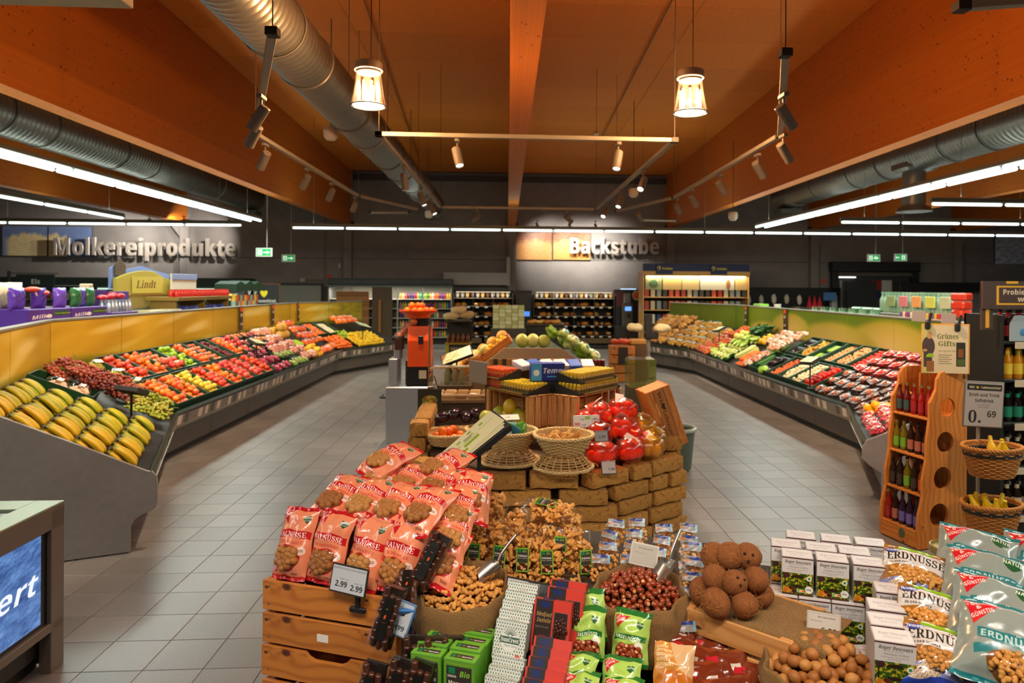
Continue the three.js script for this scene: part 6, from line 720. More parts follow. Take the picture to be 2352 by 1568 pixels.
const melG = roundG(0.062, 1.15); [[-0.22, 0.75, -5.78], [-0.11, 0.75, -5.78], [-0.17, 0.84, -5.84], [-0.16, 0.75, -5.92], [0.02, 0.84, -6.0], [0.1, 0.84, -5.92], [0.13, 0.83, -5.83], [0.03, 0.92, -5.95], [-0.06, 0.84, -6.06]].forEach(([x, y, z], i) => one('yellow_melon', melG, [M('#b8a020', 0.4), M('#c9a61c', 0.4), M('#a8a82c', 0.4)][i % 3], i < 4 ? 'round yellow fruit in the small wicker basket' : 'round yellow fruit in front of the left crate', 'melon', [x, y, z], [R(-0.5, 0.5), R(0, 6), R(-0.5, 0.5)], i < 4 ? 'yellow fruit in the basket' : 'yellow fruit at the crate'));
// mandarin and lemon nets in front of the right crate
{
  const netM = (label, x, y, z, mt, rr, n, s, ry) => { const t = thing('fruit_net', label, 'net bag', [x, y, z], ry); const q = s === 'lemon'; for (let i = 0; i < n; i++) { const a = i * 2.4, r = 0.075 * Math.sqrt(i % 6 / 6); mesh(q ? 'lemon' : 'orange', q ? at(lemonG, 0, 0, 0, 0, 0, 0, 1.2) : roundG(rr, 0.94), mt[i % 2], t, [Math.cos(a) * r * 1.2, rr * 0.9 + (i > 5 ? rr * 1.3 : 0), Math.sin(a) * r], [R(0, 6), R(0, 6), 0]); } mesh('film', filmG, q ? M('#f0d060', 0.2, { transmission: 0.9, thickness: 0 }) : M('#ff9474', 0.2, { transmission: 0.94, thickness: 0 }), t, [0, 0.065, 0], null, [0.13, 0.095, 0.11]); mesh('label', cb(0.07, 0.003, 0.12, 0.001), M(q ? '#d8c8b0' : '#c8a9a0', 0.35), t, [R(-0.03, 0.03), 0.155, 0.02], [0.5, R(-0.5, 0.5), R(-0.3, 0.3)]); };
  const ro = ['front', 'second', 'third', 'back']; [[0.72, 0.65, -5.12], [0.95, 0.65, -5.2], [0.72, 0.76, -5.3], [0.93, 0.78, -5.38], [0.68, 0.68, -5.38], [0.75, 0.88, -5.5], [0.95, 0.9, -5.55], [0.66, 0.82, -5.5], [1.02, 0.7, -5.36]].forEach(([x, y, z], i) => netM(`red net of mandarins on the stone ring, ${['frontmost left', 'frontmost right', 'second row left', 'second row right', 'lower left against the basket', 'upper back left', 'upper back right', 'top left by the crate post', 'right beside the lemons'][i]}`, x, y, z, MAN, 0.044, 9, '', i));
  [[1.12, 0.65, -5.3], [1.2, 0.66, -5.48], [1.1, 0.76, -5.5], [1.25, 0.7, -5.66]].forEach(([x, y, z], i) => netM(`pale net of lemons beside the leaning crate, ${ro[i]} one`, x, y, z, LEM, 0.034, 8, 'lemon', i * 1.3));
}
// tags
function tag(label, x, y, z, turn, tilt, w, h, lines, o = {}) {
  const map = canvas(160, Math.round(160 * h / w), (c, W, H) => { c.fillStyle = o.bg ?? '#d9d3c9'; c.fillRect(0, 0, W, H); for (const [s, px, py, col, f] of lines) { c.fillStyle = col ?? '#1c1c1e'; c.font = `${f?.b ?? 'bold '}${f?.s ?? 20}px ${F1}`; c.fillText(s, px * W, py * H); } for (const [a, b, d, e, col] of o.boxes ?? []) { c.fillStyle = col; c.fillRect(a * W, b * H, d * W, e * H); } });
  const t = thing('price_tag', label, 'price tag', [x, y, z], turn), g = new THREE.Group(); g.name = 'holder'; g.rotation.x = tilt; t.add(g); mesh('card_holder', cb(w + 0.012, h + 0.012, 0.006, 0.002), o.frame ?? M('#2a2826', 0.4), g); mesh('card', at(new THREE.PlaneGeometry(w, h), 0, 0, 0.0036), new THREE.MeshStandardMaterial({ map, roughness: 0.35 }), g); if (o.stem) mesh('stem', bar([0, -h / 2, -0.004], [0, -o.stem, -0.004], 0.012, 6), M('#141414', 0.5), t); return t;
}
tag('white price card with a green stripe on a black stem before the right crate', 0.62, 0.92, -5.28, 0.1, -0.35, 0.2, 0.085, [['1.49', 0.25, 0.4, '#333', { s: 14 }], ['1.99', 0.7, 0.4, '#333', { s: 14 }], ['2.49', 0.3, 0.9, '#333', { s: 14 }], ['2.29', 0.7, 0.9, '#333', { s: 14 }]], { boxes: [[0.45, 0.05, 0.2, 0.3, '#8ab82c'], [0.02, 0.6, 0.22, 0.3, '#c86a6a']], stem: 0.16, frame: M('#b9b2a8', 0.4) });
tag('dark framed price tag between basket and mandarin nets', 0.7, 0.86, -5.02, 0.2, -0.3, 0.1, 0.07, [['2.99', 0.3, 0.7, '#222', { s: 44 }]], { bg: '#9a9490' }); tag('dark framed price tag lying below the mandarin nets', 0.74, 0.66, -4.9, 0.1, -0.5, 0.1, 0.085, [['1.99', 0.45, 0.75, '#222', { s: 40 }]], { bg: '#b8a8a0' }); tag('pale price card standing behind the left wicker basket', 0.02, 0.93, -5.4, 0.2, -1.0, 0.16, 0.06, [['2.49', 0.3, 0.6, '#333', { s: 20 }]]);
// big tilted board in front of the stone ring
{
  const t = thing('price_board', 'large dark tilted board with a pale green printed sheet before the stone ring', 'price board', [-0.2, 0, -4.3]); const g = new THREE.Group(); g.name = 'board'; const a = V(0.372, 0.266, -0.155).normalize(), b = V(0.11, -0.058, 0.157).normalize(), n = b.clone().cross(a).normalize(), b2 = a.clone().cross(n).normalize(); g.setRotationFromMatrix(new THREE.Matrix4().makeBasis(a, n, b2)); g.position.set(-0.02, 0.988, -0.02); t.add(g);
  mesh('tray', cb(0.5, 0.055, 0.2, 0.004), M('#191513', 0.55), g, [0, -0.028, 0]); for (let i = 0; i < 3; i++) mesh('sheet', at(new THREE.PlaneGeometry(0.44, 0.16), 0.012 * i - 0.01, 0.003 + i * 0.002, -0.012 * i + 0.01, -PI / 2, 0, 0.04 * i), new THREE.MeshStandardMaterial({ map: sheetTex, roughness: 0.3 }), g); mesh('stalk', cb(0.026, 0.94, 0.02), M('#161311', 0.5), t, [0.03, 0.47, -0.02]); mesh('foot', cb(0.2, 0.02, 0.2), M('#161311', 0.5), t, [0.03, 0.01, -0.02]);
}
// orange juicer on its steel trolley
{
  const st = M('#b9bcc0', 0.3, { metalness: 0.75 }), c = thing('steel_trolley', 'shiny steel trolley on castors under the orange juicer', 'trolley', [-1.18, 0, -8.55]);
  mesh('cabinet', cb(0.54, 0.69, 0.5, 0.01), st, c, [0, 0.405, 0]); mesh('column', cb(0.11, 0.33, 0.3, 0.01), st, c, [-0.2, 0.915, 0]); mesh('column', cb(0.08, 0.2, 0.2, 0.01), st, c, [-0.16, 1.16, 0]); mesh('handle', joinUv([bar([-0.27, 0.6, 0.1], [-0.36, 0.6, 0.1], 0.012), bar([-0.36, 0.6, 0.1], [-0.36, 0.6, -0.1], 0.012)]), M('#1a1a1a', 0.4), c); for (const x of [-0.22, 0.22]) for (const z of [-0.2, 0.2]) mesh('castor', at(cyl(0.03, 0.03, 0.025, 14), x, 0.03, z, 0, 0, PI / 2), M('#2a2a28', 0.5), c);
  const j = thing('orange_juicer', 'bright orange and black juicer with an orange fruit tray on top', 'juicer', [-1.1, 0.752, -8.55]), O = M('#e8500c', 0.35), K = M('#171412', 0.4);
  mesh('base', cb(0.3, 0.32, 0.34, 0.015), K, j, [0.02, 0.16, 0]); mesh('rear_body', cb(0.24, 0.85, 0.25, 0.02), K, j, [0.02, 0.5, -0.08]); mesh('housing', at(prism([[0, 0], [0.2, 0], [0.2, 0.3], [0.14, 0.46], [0, 0.46]], 0.26, 0.012), 0, 0, 0, 0, -PI / 2, 0), O, j, [0.17, 0.25, 0.0]); mesh('control_panel', cb(0.06, 0.1, 0.01), K, j, [0.06, 0.56, 0.215]); mesh('label', cb(0.09, 0.1, 0.006), M('#d8c8a8', 0.5), j, [0.08, 0.14, 0.175]);
  mesh('fruit_tray', toCreasedNormals(lathe([[0.14, 0.82], [0.16, 0.86], [0.235, 0.9], [0.24, 0.915], [0.225, 0.912], [0.15, 0.87], [0, 0.87]], 28), 0.7), O, j, [0, 0, 0]); mesh('chute', at(new THREE.CylinderGeometry(0.055, 0.055, 0.3, 16, 1, true), -0.14, 0.68, 0.08, 0, 0, -0.75), M('#e9d8c0', 0.1, { transmission: 0.9, thickness: 0 }), j); mesh('chute_hook', tube([[-0.04, 0.8, 0.08], [0, 0.84, 0.1], [0.03, 0.82, 0.1]], 0.012, 8, 6), M('#c9c0b0', 0.3), j); mesh('side_unit', cb(0.1, 0.18, 0.16, 0.01), M('#3a1a12', 0.4), j, [-0.22, 0.52, 0.05]);
  for (let i = 0; i < 4; i++) mesh('cable', tube([[0.2, 0.1, 0], [0.26, -0.1, 0.05], [0.24, -0.3, 0.02]], 0.006, 8, 5), K, j);
  for (let i = 0; i < 18; i++) { const a = i * 2.4, q = 0.17 * Math.sqrt(i % 14 / 14); one('orange', roundG(0.042, 0.97), MAN[i % 2], 'orange heaped on the juicer tray', 'orange', [-1.1 + Math.cos(a) * q, 1.665 + (i > 13 ? 0.06 : 0), -8.55 + Math.sin(a) * q], [0, a, 0], 'oranges on the juicer tray'); }
  for (let i = 0; i < 4; i++) one('orange', roundG(0.043, 0.97), MAN[i % 2], 'orange rolling down the clear juicer chute', 'orange', [-1.31 + i * 0.056, 1.36 + i * 0.056, -8.47], [0, i, 0], 'oranges in the juicer chute'); one('stand_pole', cyl(0.014, 0.014, 1.5, 8), M('#8a5a3a', 0.4), 'thin upright pole right of the juicer', 'pole', [-0.92, 0.752, -8.2]);
  many('empty_bottle', bottleG(0.035, 0.22, 0.45), [M('#d8e0d0', 0.1, { transmission: 0.9, thickness: 0 })], [0, 1, 2, 3, 4, 5].map((i) => [-0.72 + 0.09 * (i % 3), 0.78, -8.3 - 0.1 * Math.floor(i / 3)]), 'empty clear bottle standing by the juicer', 'bottle', 'empty bottles by the juicer'); one('bottle_stand', cb(0.4, 0.78, 0.35), M('#4a4038', 0.5), 'low dark stand for the empty bottles by the juicer', 'stand', [-0.62, 0.39, -8.38]);
}
// salad bar with a clear hood
{
  const t = thing('salad_counter', 'steel salad counter with a clear hood left of the crates', 'salad counter', [-0.5, 0, -7.75]), st = M('#a08a6a', 0.35, { metalness: 0.6 }); mesh('body', cb(0.7, 0.7, 0.6, 0.01), M('#4a3a2a', 0.45), t, [0, 0.35, 0]); mesh('worktop', cb(0.74, 0.04, 0.66, 0.008), st, t, [0, 0.72, 0]); for (let i = 0; i < 5; i++) mesh('food_well', cb(0.12, 0.03, 0.5, 0.004), M(['#c9a878', '#d8b890', '#b89060', '#cfae7c', '#a88a5a'][i], 0.6), t, [-0.28 + i * 0.14, 0.75, 0]); mesh('rail', cb(0.74, 0.015, 0.04), M('#e2cfa8', 0.3, { metalness: 0.4 }), t, [0, 0.79, 0.34]);
  const hood = surf((u, v) => { const a = v * PI * 0.62; return [-0.35 + 0.7 * u, 0.76 + 0.3 * Math.sin(a), 0.33 - 0.45 * (1 - Math.cos(a))]; }, 4, 12); mesh('glass_hood', hood, M('#f4e8d8', 0.04, { transmission: 1, thickness: 0 }), t); for (const x of [-0.35, 0.35]) mesh('hood_end', at(prism([[0.33, 0.76], [0.28, 0.98], [0.1, 1.06], [-0.2, 1.05], [-0.24, 0.76]], 0.005), x, 0, 0, 0, -PI / 2, 0), M('#f4e8d8', 0.05, { transmission: 1, thickness: 0 }), t); mesh('lamp_glow', at(ball(0.02, 10, 8), 0.1, 0.98, -0.05), new THREE.MeshStandardMaterial({ color: '#222', emissive: '#ffe2b0', emissiveIntensity: 6 }), t); mesh('hood_shelf', cb(0.66, 0.012, 0.2), st, t, [0, 1.045, -0.1]);
  const p = thing('recipe_poster', 'dark recipe poster with a bowl of salad at the left end of the stone ring', 'poster', [-0.78, 0.62, -7.0], 0.1); mesh('board', cb(0.24, 0.3, 0.02), M('#2f2c1c', 0.6), p, [0, 0.15, 0]); mesh('print', at(new THREE.PlaneGeometry(0.22, 0.28), 0, 0.15, 0.0105), new THREE.MeshStandardMaterial({ roughness: 0.5, map: canvas(96, 128, (c) => { c.fillStyle = '#33301e'; c.fillRect(0, 0, 96, 128); c.fillStyle = '#8a8448'; c.beginPath(); c.ellipse(48, 48, 34, 24, 0, 0, 7); c.fill(); const cs = ['#c8a020', '#b84a1c', '#7a9a2c', '#d8c048']; for (let i = 0; i < 40; i++) { c.fillStyle = cs[i % 4]; c.beginPath(); c.arc(48 + 26 * Math.cos(i * 2.4) * Math.sqrt(i / 40), 44 + 17 * Math.sin(i * 2.4) * Math.sqrt(i / 40), 4, 0, 7); c.fill(); } c.fillStyle = '#8f8a68'; c.fillRect(16, 88, 64, 4); c.fillRect(16, 96, 64, 4); c.fillRect(28, 104, 40, 4); }) }), p); mesh('support', cb(0.2, 0.62, 0.02), M('#2a2418', 0.6), p, [0, -0.31, -0.02]);
}
// vegetable pyramid behind
{
  const t = thing('pyramid_stand', 'beige trapezoid ended vegetable stand behind the crates', 'vegetable stand', [0.33, 0, -8.6]); mesh('end_panel', prism([[-0.95, 0.02], [0.95, 0.02], [0.95, 0.75], [0.36, 1.19], [-0.36, 1.19], [-0.95, 0.75]], 0.03, 0.003), M('#a58a6c', 0.6), t, [0, 0, -0.03]); mesh('body', prism([[-0.93, 0.02], [0.93, 0.02], [0.93, 0.7], [0.34, 1.12], [-0.34, 1.12], [-0.93, 0.7]], 2.6), M('#2a3a22', 0.7), t, [0, 0, -2.64]);
  STANDS.P = { P: [[-0.62, -8.62], [-0.62, -11.2]], side: 1, lens: [2.58], };
  const slope = (s) => ({ at: (u, w, n) => { const a = s * 0.62; return V(0.33 + s * (0.95 - w * Math.cos(0.62)) + s * n * Math.sin(0.62), 0.72 + w * Math.sin(0.62) + n * Math.cos(0.62), -8.75 - u); }, q: new THREE.Quaternion().setFromEuler(new THREE.Euler(0, 0, -s * 0.62)) });
  const A = slope(-1), B = slope(1), P = 'the beige vegetable stand';
  for (const [u, w] of [[0.25, 0.2], [0.25, 0.65]]) { const cr = thing('wooden_tray', `slatted wooden tray on the left slope of the beige vegetable stand, ${w < 0.5 ? 'lower' : 'upper'} one`, 'tray', [0, 0, 0]); put(cr, A, u, w, 0.03); for (let i = 0; i < 4; i++) mesh('slat', cb(0.1, 0.01, 0.42), WOODO[i % 3], cr, [-0.165 + i * 0.11, 0, 0]); for (const s of [-1, 1]) { mesh('side', cb(0.44, 0.1, 0.012), WOODO[1], cr, [0, 0.05, s * 0.21]); mesh('end', cb(0.012, 0.1, 0.42), WOODO[0], cr, [s * 0.22, 0.05, 0]); } }
  heap(A, 0.25, 0.66, 'lemon', 'the upper tray of ' + P, { W: 0.3, L: 0.36, layers: 2, n: 0.06 }); heap(A, 0.25, 0.22, 'potato', 'the lower tray of ' + P, { W: 0.36, L: 0.36, layers: 2, n: 0.06 }); heap(A, 0.75, 0.45, 'melon', 'the left slope of ' + P, { W: 0.5, L: 0.8, layers: 1 }); heap(A, 0.28, 0.45, 'kohlrabi', 'the left slope of ' + P, { W: 0.3, L: 0.26, layers: 1, n: 0.09 });
  const squash = wobble(lathe([[0, -0.09], [0.05, -0.08], [0.06, -0.03], [0.035, 0.03], [0.03, 0.08], [0, 0.095]], 14), 0.006, 20); [[0.12, 0.36], [0.1, 0.12], [0.4, 0.05]].forEach(([u, w], i) => { const o = one('squash', squash, [M('#d8b878', 0.5), M('#c98a34', 0.5), M('#d9c08c', 0.5)][i], 'pale squash on the left slope of the beige stand', 'squash', [0, 0, 0], null, 'squashes on the beige stand'); put(o, A, u, w, 0.16, [1.4, i, 0.4]); });
  const LV = [M('#7fa82c', 0.5, { side: THREE.DoubleSide }), M('#98bc3c', 0.5, { side: THREE.DoubleSide })], PV = [M('#c4d08a', 0.5, { side: THREE.DoubleSide }), M('#a8bc58', 0.5, { side: THREE.DoubleSide })];
  for (let a = 0; a < 5; a++) for (let b = 0; b < 5; b++) makeHead(B, 0.1 + b * 0.24, 0.1 + a * 0.2, 0.05, (a + b) % 3 ? LV : PV, `${(a + b) % 3 ? 'bright green' : 'pale green'} lettuce head on the right slope of the beige stand`, 1.0, `${(a + b) % 3 ? 'bright' : 'pale'} lettuce heads on the beige stand`);
  for (let i = 0; i < 10; i++) { const o = thing('wrapped_lettuce', 'film wrapped long lettuce on top of the beige stand', 'lettuce', [0, 0, 0], 0, 'wrapped lettuces on the beige stand'); put(o, B, 0.12 + 0.14 * (i % 3), 0.3 + 0.17 * Math.floor(i / 3), 0.2, [0.2, i, 0.2]); mesh('lettuce', wobble(ball(0.07, 12, 9).scale(0.8, 0.8, 1.5), 0.02, 22, i % 3), PV[i % 2], o); mesh('film', filmG, FILM, o, null, null, [0.075, 0.075, 0.13]); mesh('label', cb(0.06, 0.003, 0.08), M(i % 2 ? '#1f8a3a' : '#d8dcc4', 0.35), o, [0, 0.062, 0]); }
  for (let i = 0; i < 5; i++) { const o = thing('cabbage_head', 'round pale cabbage on the crest of the beige stand', 'cabbage', [0.2 + 0.14 * (i % 3), 1.2, -8.85 - 0.2 * Math.floor(i / 3)], i, 'cabbages on the crest'); mesh('ball', wobble(ball(0.085, 14, 10), 0.008, 14, i), CAB[i % 2], o, [0, 0.06, 0]); }
  stalkBoard('dark tilted price board at the left foot of the beige vegetable stand', -0.62, 1.1, -8.55, 0.35, 0.75, 0.4, 0.16, 0.02, 0.5);
}
// drink stand, bag scale post and small crates farther back
{
  const t = thing('drink_stand', 'dark drink stand with a yellow edge reading ORGANIC POWER DRINKS', 'display stand', [-0.85, 0, -12.1]); mesh('body', cb(0.42, 0.95, 0.4), M('#1d1814', 0.6), t, [0, 0.475, 0]); mesh('yellow_edge', cb(0.06, 0.95, 0.02), M('#a8a818', 0.5), t, [-0.18, 0.475, 0.21]); mesh('print', at(new THREE.PlaneGeometry(0.34, 0.4), 0.03, 0.76, 0.203), new THREE.MeshStandardMaterial({ roughness: 0.5, map: canvas(128, 128, (c) => { c.fillStyle = '#1d1814'; c.fillRect(0, 0, 128, 128); c.fillStyle = '#c9b8a0'; c.font = 'bold 25px ' + F1; c.fillText('ORGANIC', 4, 34, 120); c.fillText('POWER', 4, 66); c.fillText('DRINKS', 4, 98); }) }), t); mesh('shelf_board', cb(0.44, 0.03, 0.4), M('#a88a20', 0.5), t, [0, 0.97, 0]); mesh('upper_frame', cb(0.44, 0.36, 0.04), M('#2a2018', 0.6), t, [0, 1.17, -0.18]); mesh('top_board', cb(0.44, 0.03, 0.4), M('#3a2c1c', 0.6), t, [0, 1.36, 0]);
  many('amber_bottle', bottleG(0.028, 0.15), [M('#7a3a12', 0.3), M('#8a4a18', 0.3)], [...Array(10)].map((_, i) => [-1.02 + i % 5 * 0.085, 0.99, -11.98 - 0.1 * Math.floor(i / 5)]), 'amber bottle on the dark drink stand', 'bottle', 'amber bottles on the drink stand'); many('paper_bag', wobble(ball(0.11, 12, 9).scale(1.4, 0.6, 0.8), 0.05, 9, 2), [M('#d8c08c', 0.6), M('#c9ae78', 0.6)], [[-0.98, 1.44, -12], [-0.72, 1.46, -12.05], [-0.85, 1.55, -12]], 'pale crumpled bag on top of the drink stand', 'bag', 'crumpled bags on the drink stand');
  const s = thing('bag_scale', 'grey post with a small scale and white bag rolls at the far right stand', 'scale', [3.05, 0, -14.6]); mesh('post', cyl(0.045, 0.045, 1.1, 12), M('#8d8578', 0.4, { metalness: 0.3 }), s, [0, 0.55, 0]); mesh('foot', cyl(0.16, 0.16, 0.02, 16), M('#4a463e', 0.5), s, [0, 0.01, 0]); mesh('head', cb(0.16, 0.4, 0.12, 0.02), M('#1a1612', 0.5), s, [0, 1.2, 0]); for (const x of [-0.3, 0.28]) mesh('bag_roll', wobble(ball(0.14, 12, 9).scale(1.3, 0.7, 0.8), 0.04, 8, x), M('#cdb888', 0.5), s, [x, 1.1, 0.04]); mesh('dark_bin', cb(0.3, 0.16, 0.2, 0.03), M('#17120e', 0.5), s, [0.05, 0.94, 0.05]);
  const c2 = thing('crate_stack', 'stack of dark wooden crates with carrots on top behind the vegetable stand', 'crate stack', [2.4, 0, -14.2]); for (let i = 0; i < 4; i++) { mesh('crate', cb(0.5, 0.17, 0.4, 0.006), WOODO[i % 3], c2, [0, 0.095 + i * 0.19, 0]); } mesh('dark_front', cb(0.2, 0.36, 0.02), M('#2a1a10', 0.6), c2, [0, 0.55, 0.21]); many('carrot_bundle', wobble(ball(0.08, 12, 8).scale(1.3, 0.7, 1), 0.03, 18, 4), [M('#c8481a', 0.5)], [[2.28, 0.83, -14.2], [2.42, 0.84, -14.15], [2.52, 0.83, -14.25]], 'orange bundle on the dark wooden crate stack', 'vegetable', 'orange bundles on the crate stack'); many('bread_basket', cb(0.34, 0.12, 0.3, 0.03), [M('#b07a34', 0.7)], [[2.75, 0.82, -14.3]], 'small woven basket beside the orange bundles', 'basket'); one('basket_stand', cb(0.34, 0.76, 0.3), M('#5a3a1a', 0.7), 'brown pedestal under the small woven basket', 'pedestal', [2.75, 0.38, -14.3]);
  const d = thing('bread_table', 'low dark bread table before the bakery shelves', 'table', [1.1, 0, -19.5]); mesh('top', cb(1.1, 0.05, 0.6), M('#4a3418', 0.6), d, [0, 0.9, 0]); mesh('body', cb(1.0, 0.85, 0.5), M('#2a2014', 0.6), d, [0, 0.44, 0]); many('yellow_loaf', loaf, BREAD, [...Array(8)].map((_, i) => [0.7 + i * 0.11, 0.925, -19.4 - 0.2 * (i % 2), i]), 'small golden loaf on the low bread table', 'bread', 'loaves on the bread table'); many('yellow_carton', cb(0.16, 0.1, 0.1, 0.005), [M('#b8b078', 0.5), M('#c4b884', 0.5), M('#a89c5c', 0.5)], [...Array(30)].map((_, i) => [-0.3 + 0.17 * (i % 5), 0.9 + 0.105 * Math.floor(i / 5), -18.4]), 'pale yellow carton in the stack before the left bread shelf', 'carton', 'pale yellow cartons'); one('carton_table', cb(0.95, 0.85, 0.5), M('#3a2c1a', 0.6), 'dark table under the pale yellow cartons', 'table', [0.04, 0.425, -18.4]);
  const bin = thing('grey_bin', 'grey plastic bin on the floor right of the leaning crate', 'bin', [1.85, 0, -7.3]); mesh('tub', toCreasedNormals(lathe([[0, 0.02], [0.15, 0.02], [0.19, 0.45], [0.2, 0.46], [0.18, 0.46], [0.14, 0.05], [0, 0.05]], 24), 0.6), M('#5a6a5c', 0.5), bin); mesh('bag_edge', at(new THREE.TorusGeometry(0.19, 0.025, 6, 24), 0, 0.44, 0, PI / 2), M('#a9b8a4', 0.3), bin); one('clear_box', cb(0.3, 0.3, 0.3, 0.01), M('#d8d8a0', 0.1, { transmission: 0.9, thickness: 0 }), 'clear yellowish plastic box behind the leaning crate', 'box', [1.5, 1.02, -7.6]); one('box_stand', cb(0.3, 0.86, 0.3), M('#5a5038', 0.6), 'low stand under the clear plastic box', 'stand', [1.5, 0.43, -7.6]);
}
// ---------- nut display in the foreground ----------
// its own frame, turned 20 degrees: u to the right, h up, v towards the viewer
const DQ = new THREE.Quaternion().setFromAxisAngle(V(0, 1, 0), -20 * PI / 180), DO = V(0.3, 0, -2.6);
function lay(o, u, h, v, e = [0, 0, 0], s) { o.position.copy(V(u, h, v).applyQuaternion(DQ).add(DO)); o.quaternion.copy(DQ).multiply(new THREE.Quaternion().setFromEuler(new THREE.Euler(e[0], e[1], e[2], 'YXZ'))); if (s) o.scale.setScalar(s); return o; }
const item = (name, label, cat, u, h, v, e, group, s) => lay(thing(name, label, cat, [0, 0, 0], 0, group), u, h, v, e, s);
const printM = (map, r = 0.4, o = {}) => new THREE.MeshPhysicalMaterial({ map, roughness: r, ...o });
{ // tables under the goods
  const t = item('display_table', 'dark tiered table under the nut and chestnut display', 'table', 0, 0, 0); const K = M('#2c1f14', 0.7);
  mesh('table_top', cb(2.5, 0.04, 1.0), K, t, [0.62, 0.58, -0.48]); mesh('front_tier', cb(1.75, 0.04, 0.56), K, t, [0.2, 0.5, 0.3]); mesh('right_tier', cb(0.95, 0.14, 1.3), K, t, [1.5, 0.65, -0.22]); mesh('cloth_side', cb(1.7, 0.48, 0.5), M('#3a2818', 0.8), t, [0.22, 0.24, 0.26]); mesh('underframe', cb(2.4, 0.56, 0.85), M('#2a1c10', 0.8), t, [0.64, 0.28, -0.48]); mesh('rear_step', cb(1.1, 0.1, 0.4), K, t, [0.1, 0.65, -0.72]);
}
// slatted apple crates
function appleCrate(label, u, h, v, W, D, Hh, notch, e = [0, 0, 0]) {
  const t = item('apple_crate', label, 'wooden crate', u, h, v, e), n = 3, p = Hh / n, sh = p * 0.9;
  for (let i = 0; i < n; i++) { const y = p * (i + 0.5);
    if (i === notch) { const q = 0.07, s = [[-W / 2, -sh / 2], [W / 2, -sh / 2], [W / 2, sh / 2], [q + 0.03, sh / 2], [q + 0.015, sh / 2 - 0.018], [q - 0.01, sh / 2 - 0.028], [-q + 0.01, sh / 2 - 0.028], [-q - 0.015, sh / 2 - 0.018], [-q - 0.03, sh / 2], [-W / 2, sh / 2]]; mesh('slat', uvBox(prism(s, 0.014, 0.0015), W, sh, 0.014), WOODO[i], t, [0, y, D / 2 - 0.014]); }
    else mesh('slat', cb(W, sh, 0.016, 0.002), WOODO[i % 3], t, [0, y, D / 2 - 0.008]);
    mesh('slat', cb(W, sh, 0.016, 0.002), WOODO[(i + 1) % 3], t, [0, y, -D / 2 + 0.008]); for (const s of [-1, 1]) mesh('end_slat', cb(0.014, sh, D - 0.034, 0.002), WOODO[(i + 2) % 3], t, [s * (W / 2 - 0.012), y, 0]);
    for (const s of [-1, 1]) for (const d of [-0.3, 0.3]) mesh('nail', at(cyl(0.0035, 0.0035, 0.002, 8), s * (W / 2 - 0.03), y + d * sh, D / 2 + 0.001, PI / 2), M('#8d8880', 0.3, { metalness: 0.8 }), t);
  }
  for (const s of [-1, 1]) for (const d of [-1, 1]) mesh('corner_post', cb(0.03, Hh - 0.01, 0.03), WOODO[1], t, [s * (W / 2 - 0.035), Hh / 2, d * (D / 2 - 0.032)]); mesh('bottom_board', cb(W - 0.04, 0.012, D - 0.04), WOODO[2], t, [0, 0.012, 0]); return t;
}
{ const c = appleCrate('upper one of two stacked slatted wooden crates carrying the red walnut bags', -0.965, 0.398, -0.055, 0.6, 0.6, 0.39, 0); mesh('inner_box', cb(0.52, 0.5, 0.34), M('#5a3a1c', 0.8), c, [0, 0.28, -0.09]); appleCrate('lower one of two stacked slatted wooden crates below the red walnut bags', -0.965, 0, -0.055, 0.6, 0.6, 0.39, 1); mesh('paint_mark', cb(0.05, 0.03, 0.001, 0.0003), M('#e8e2d8', 0.6), c, [-0.02, 0.19, 0.3006]); }
// nut shapes
const shellT = noiseTex(64, 64, (u, v) => { const a = Math.abs(Math.sin(u * PI * 9 + v * 3)), b = Math.abs(Math.sin(v * PI * 10)), n = 0.5 + 0.5 * wrapN(u, v, 6, 3); return mix3([222, 164, 82], [186, 122, 50], 0.55 * n + (a < 0.2 || b < 0.16 ? 0.4 : 0)); }), shellB = noiseTex(64, 64, (u, v) => grey(Math.min(Math.abs(Math.sin(u * PI * 9 + v * 3)), Math.abs(Math.sin(v * PI * 10))) < 0.22 ? 90 : 170), { data: true });
const PEA = [[1, 1, 1], [1.1, 1.05, 0.95], [0.88, 0.84, 0.8]].map((c) => new THREE.MeshStandardMaterial({ map: shellT, bumpMap: shellB, bumpScale: 0.0012, roughness: 0.75, color: new THREE.Color(...c) }));
const peaG = (n, k) => { const P = []; for (let i = 0; i <= n; i++) { const t = i / n, y = (t - 0.5) * 0.04, r = Math.sqrt(Math.max(0, 1 - Math.pow(2 * t - 1, 4))) * (0.0086 + 0.0019 * Math.cos((t - 0.5) * PI * 4)) * (0.94 + 0.06 * t); P.push([r, y]); } const g = lathe(P, k); const p = g.attributes.position; for (let i = 0; i < p.count; i++) { const y = p.getY(i); p.setX(i, p.getX(i) + 0.004 * (y / 0.02) * (y / 0.02)); } g.computeVertexNormals(); return g; };
const peanut = peaG(14, 12), peaLow = peaG(8, 7);
const walG = (n, m, s) => { const g = mergeVertices(noUv(ball(0.0185, n, m)).deleteAttribute('normal'), 1e-5), p = g.attributes.position; for (let i = 0; i < p.count; i++) { const v = V(p.getX(i), p.getY(i), p.getZ(i)).normalize(), seam = Math.exp(-Math.pow(v.x / 0.1, 2)) * 0.05, w = 0.1 * Math.abs(nz(v.x * 4 + s, v.y * 3, v.z * 4)) + 0.05 * Math.abs(nz(v.x * 9, v.y * 7 + s, v.z * 9)); const r = 0.0185 * (1 + seam - w + 0.05 * Math.pow(Math.max(0, v.y), 6)); p.setXYZ(i, v.x * r, v.y * r * 1.14, v.z * r); } g.computeVertexNormals(); return g; };
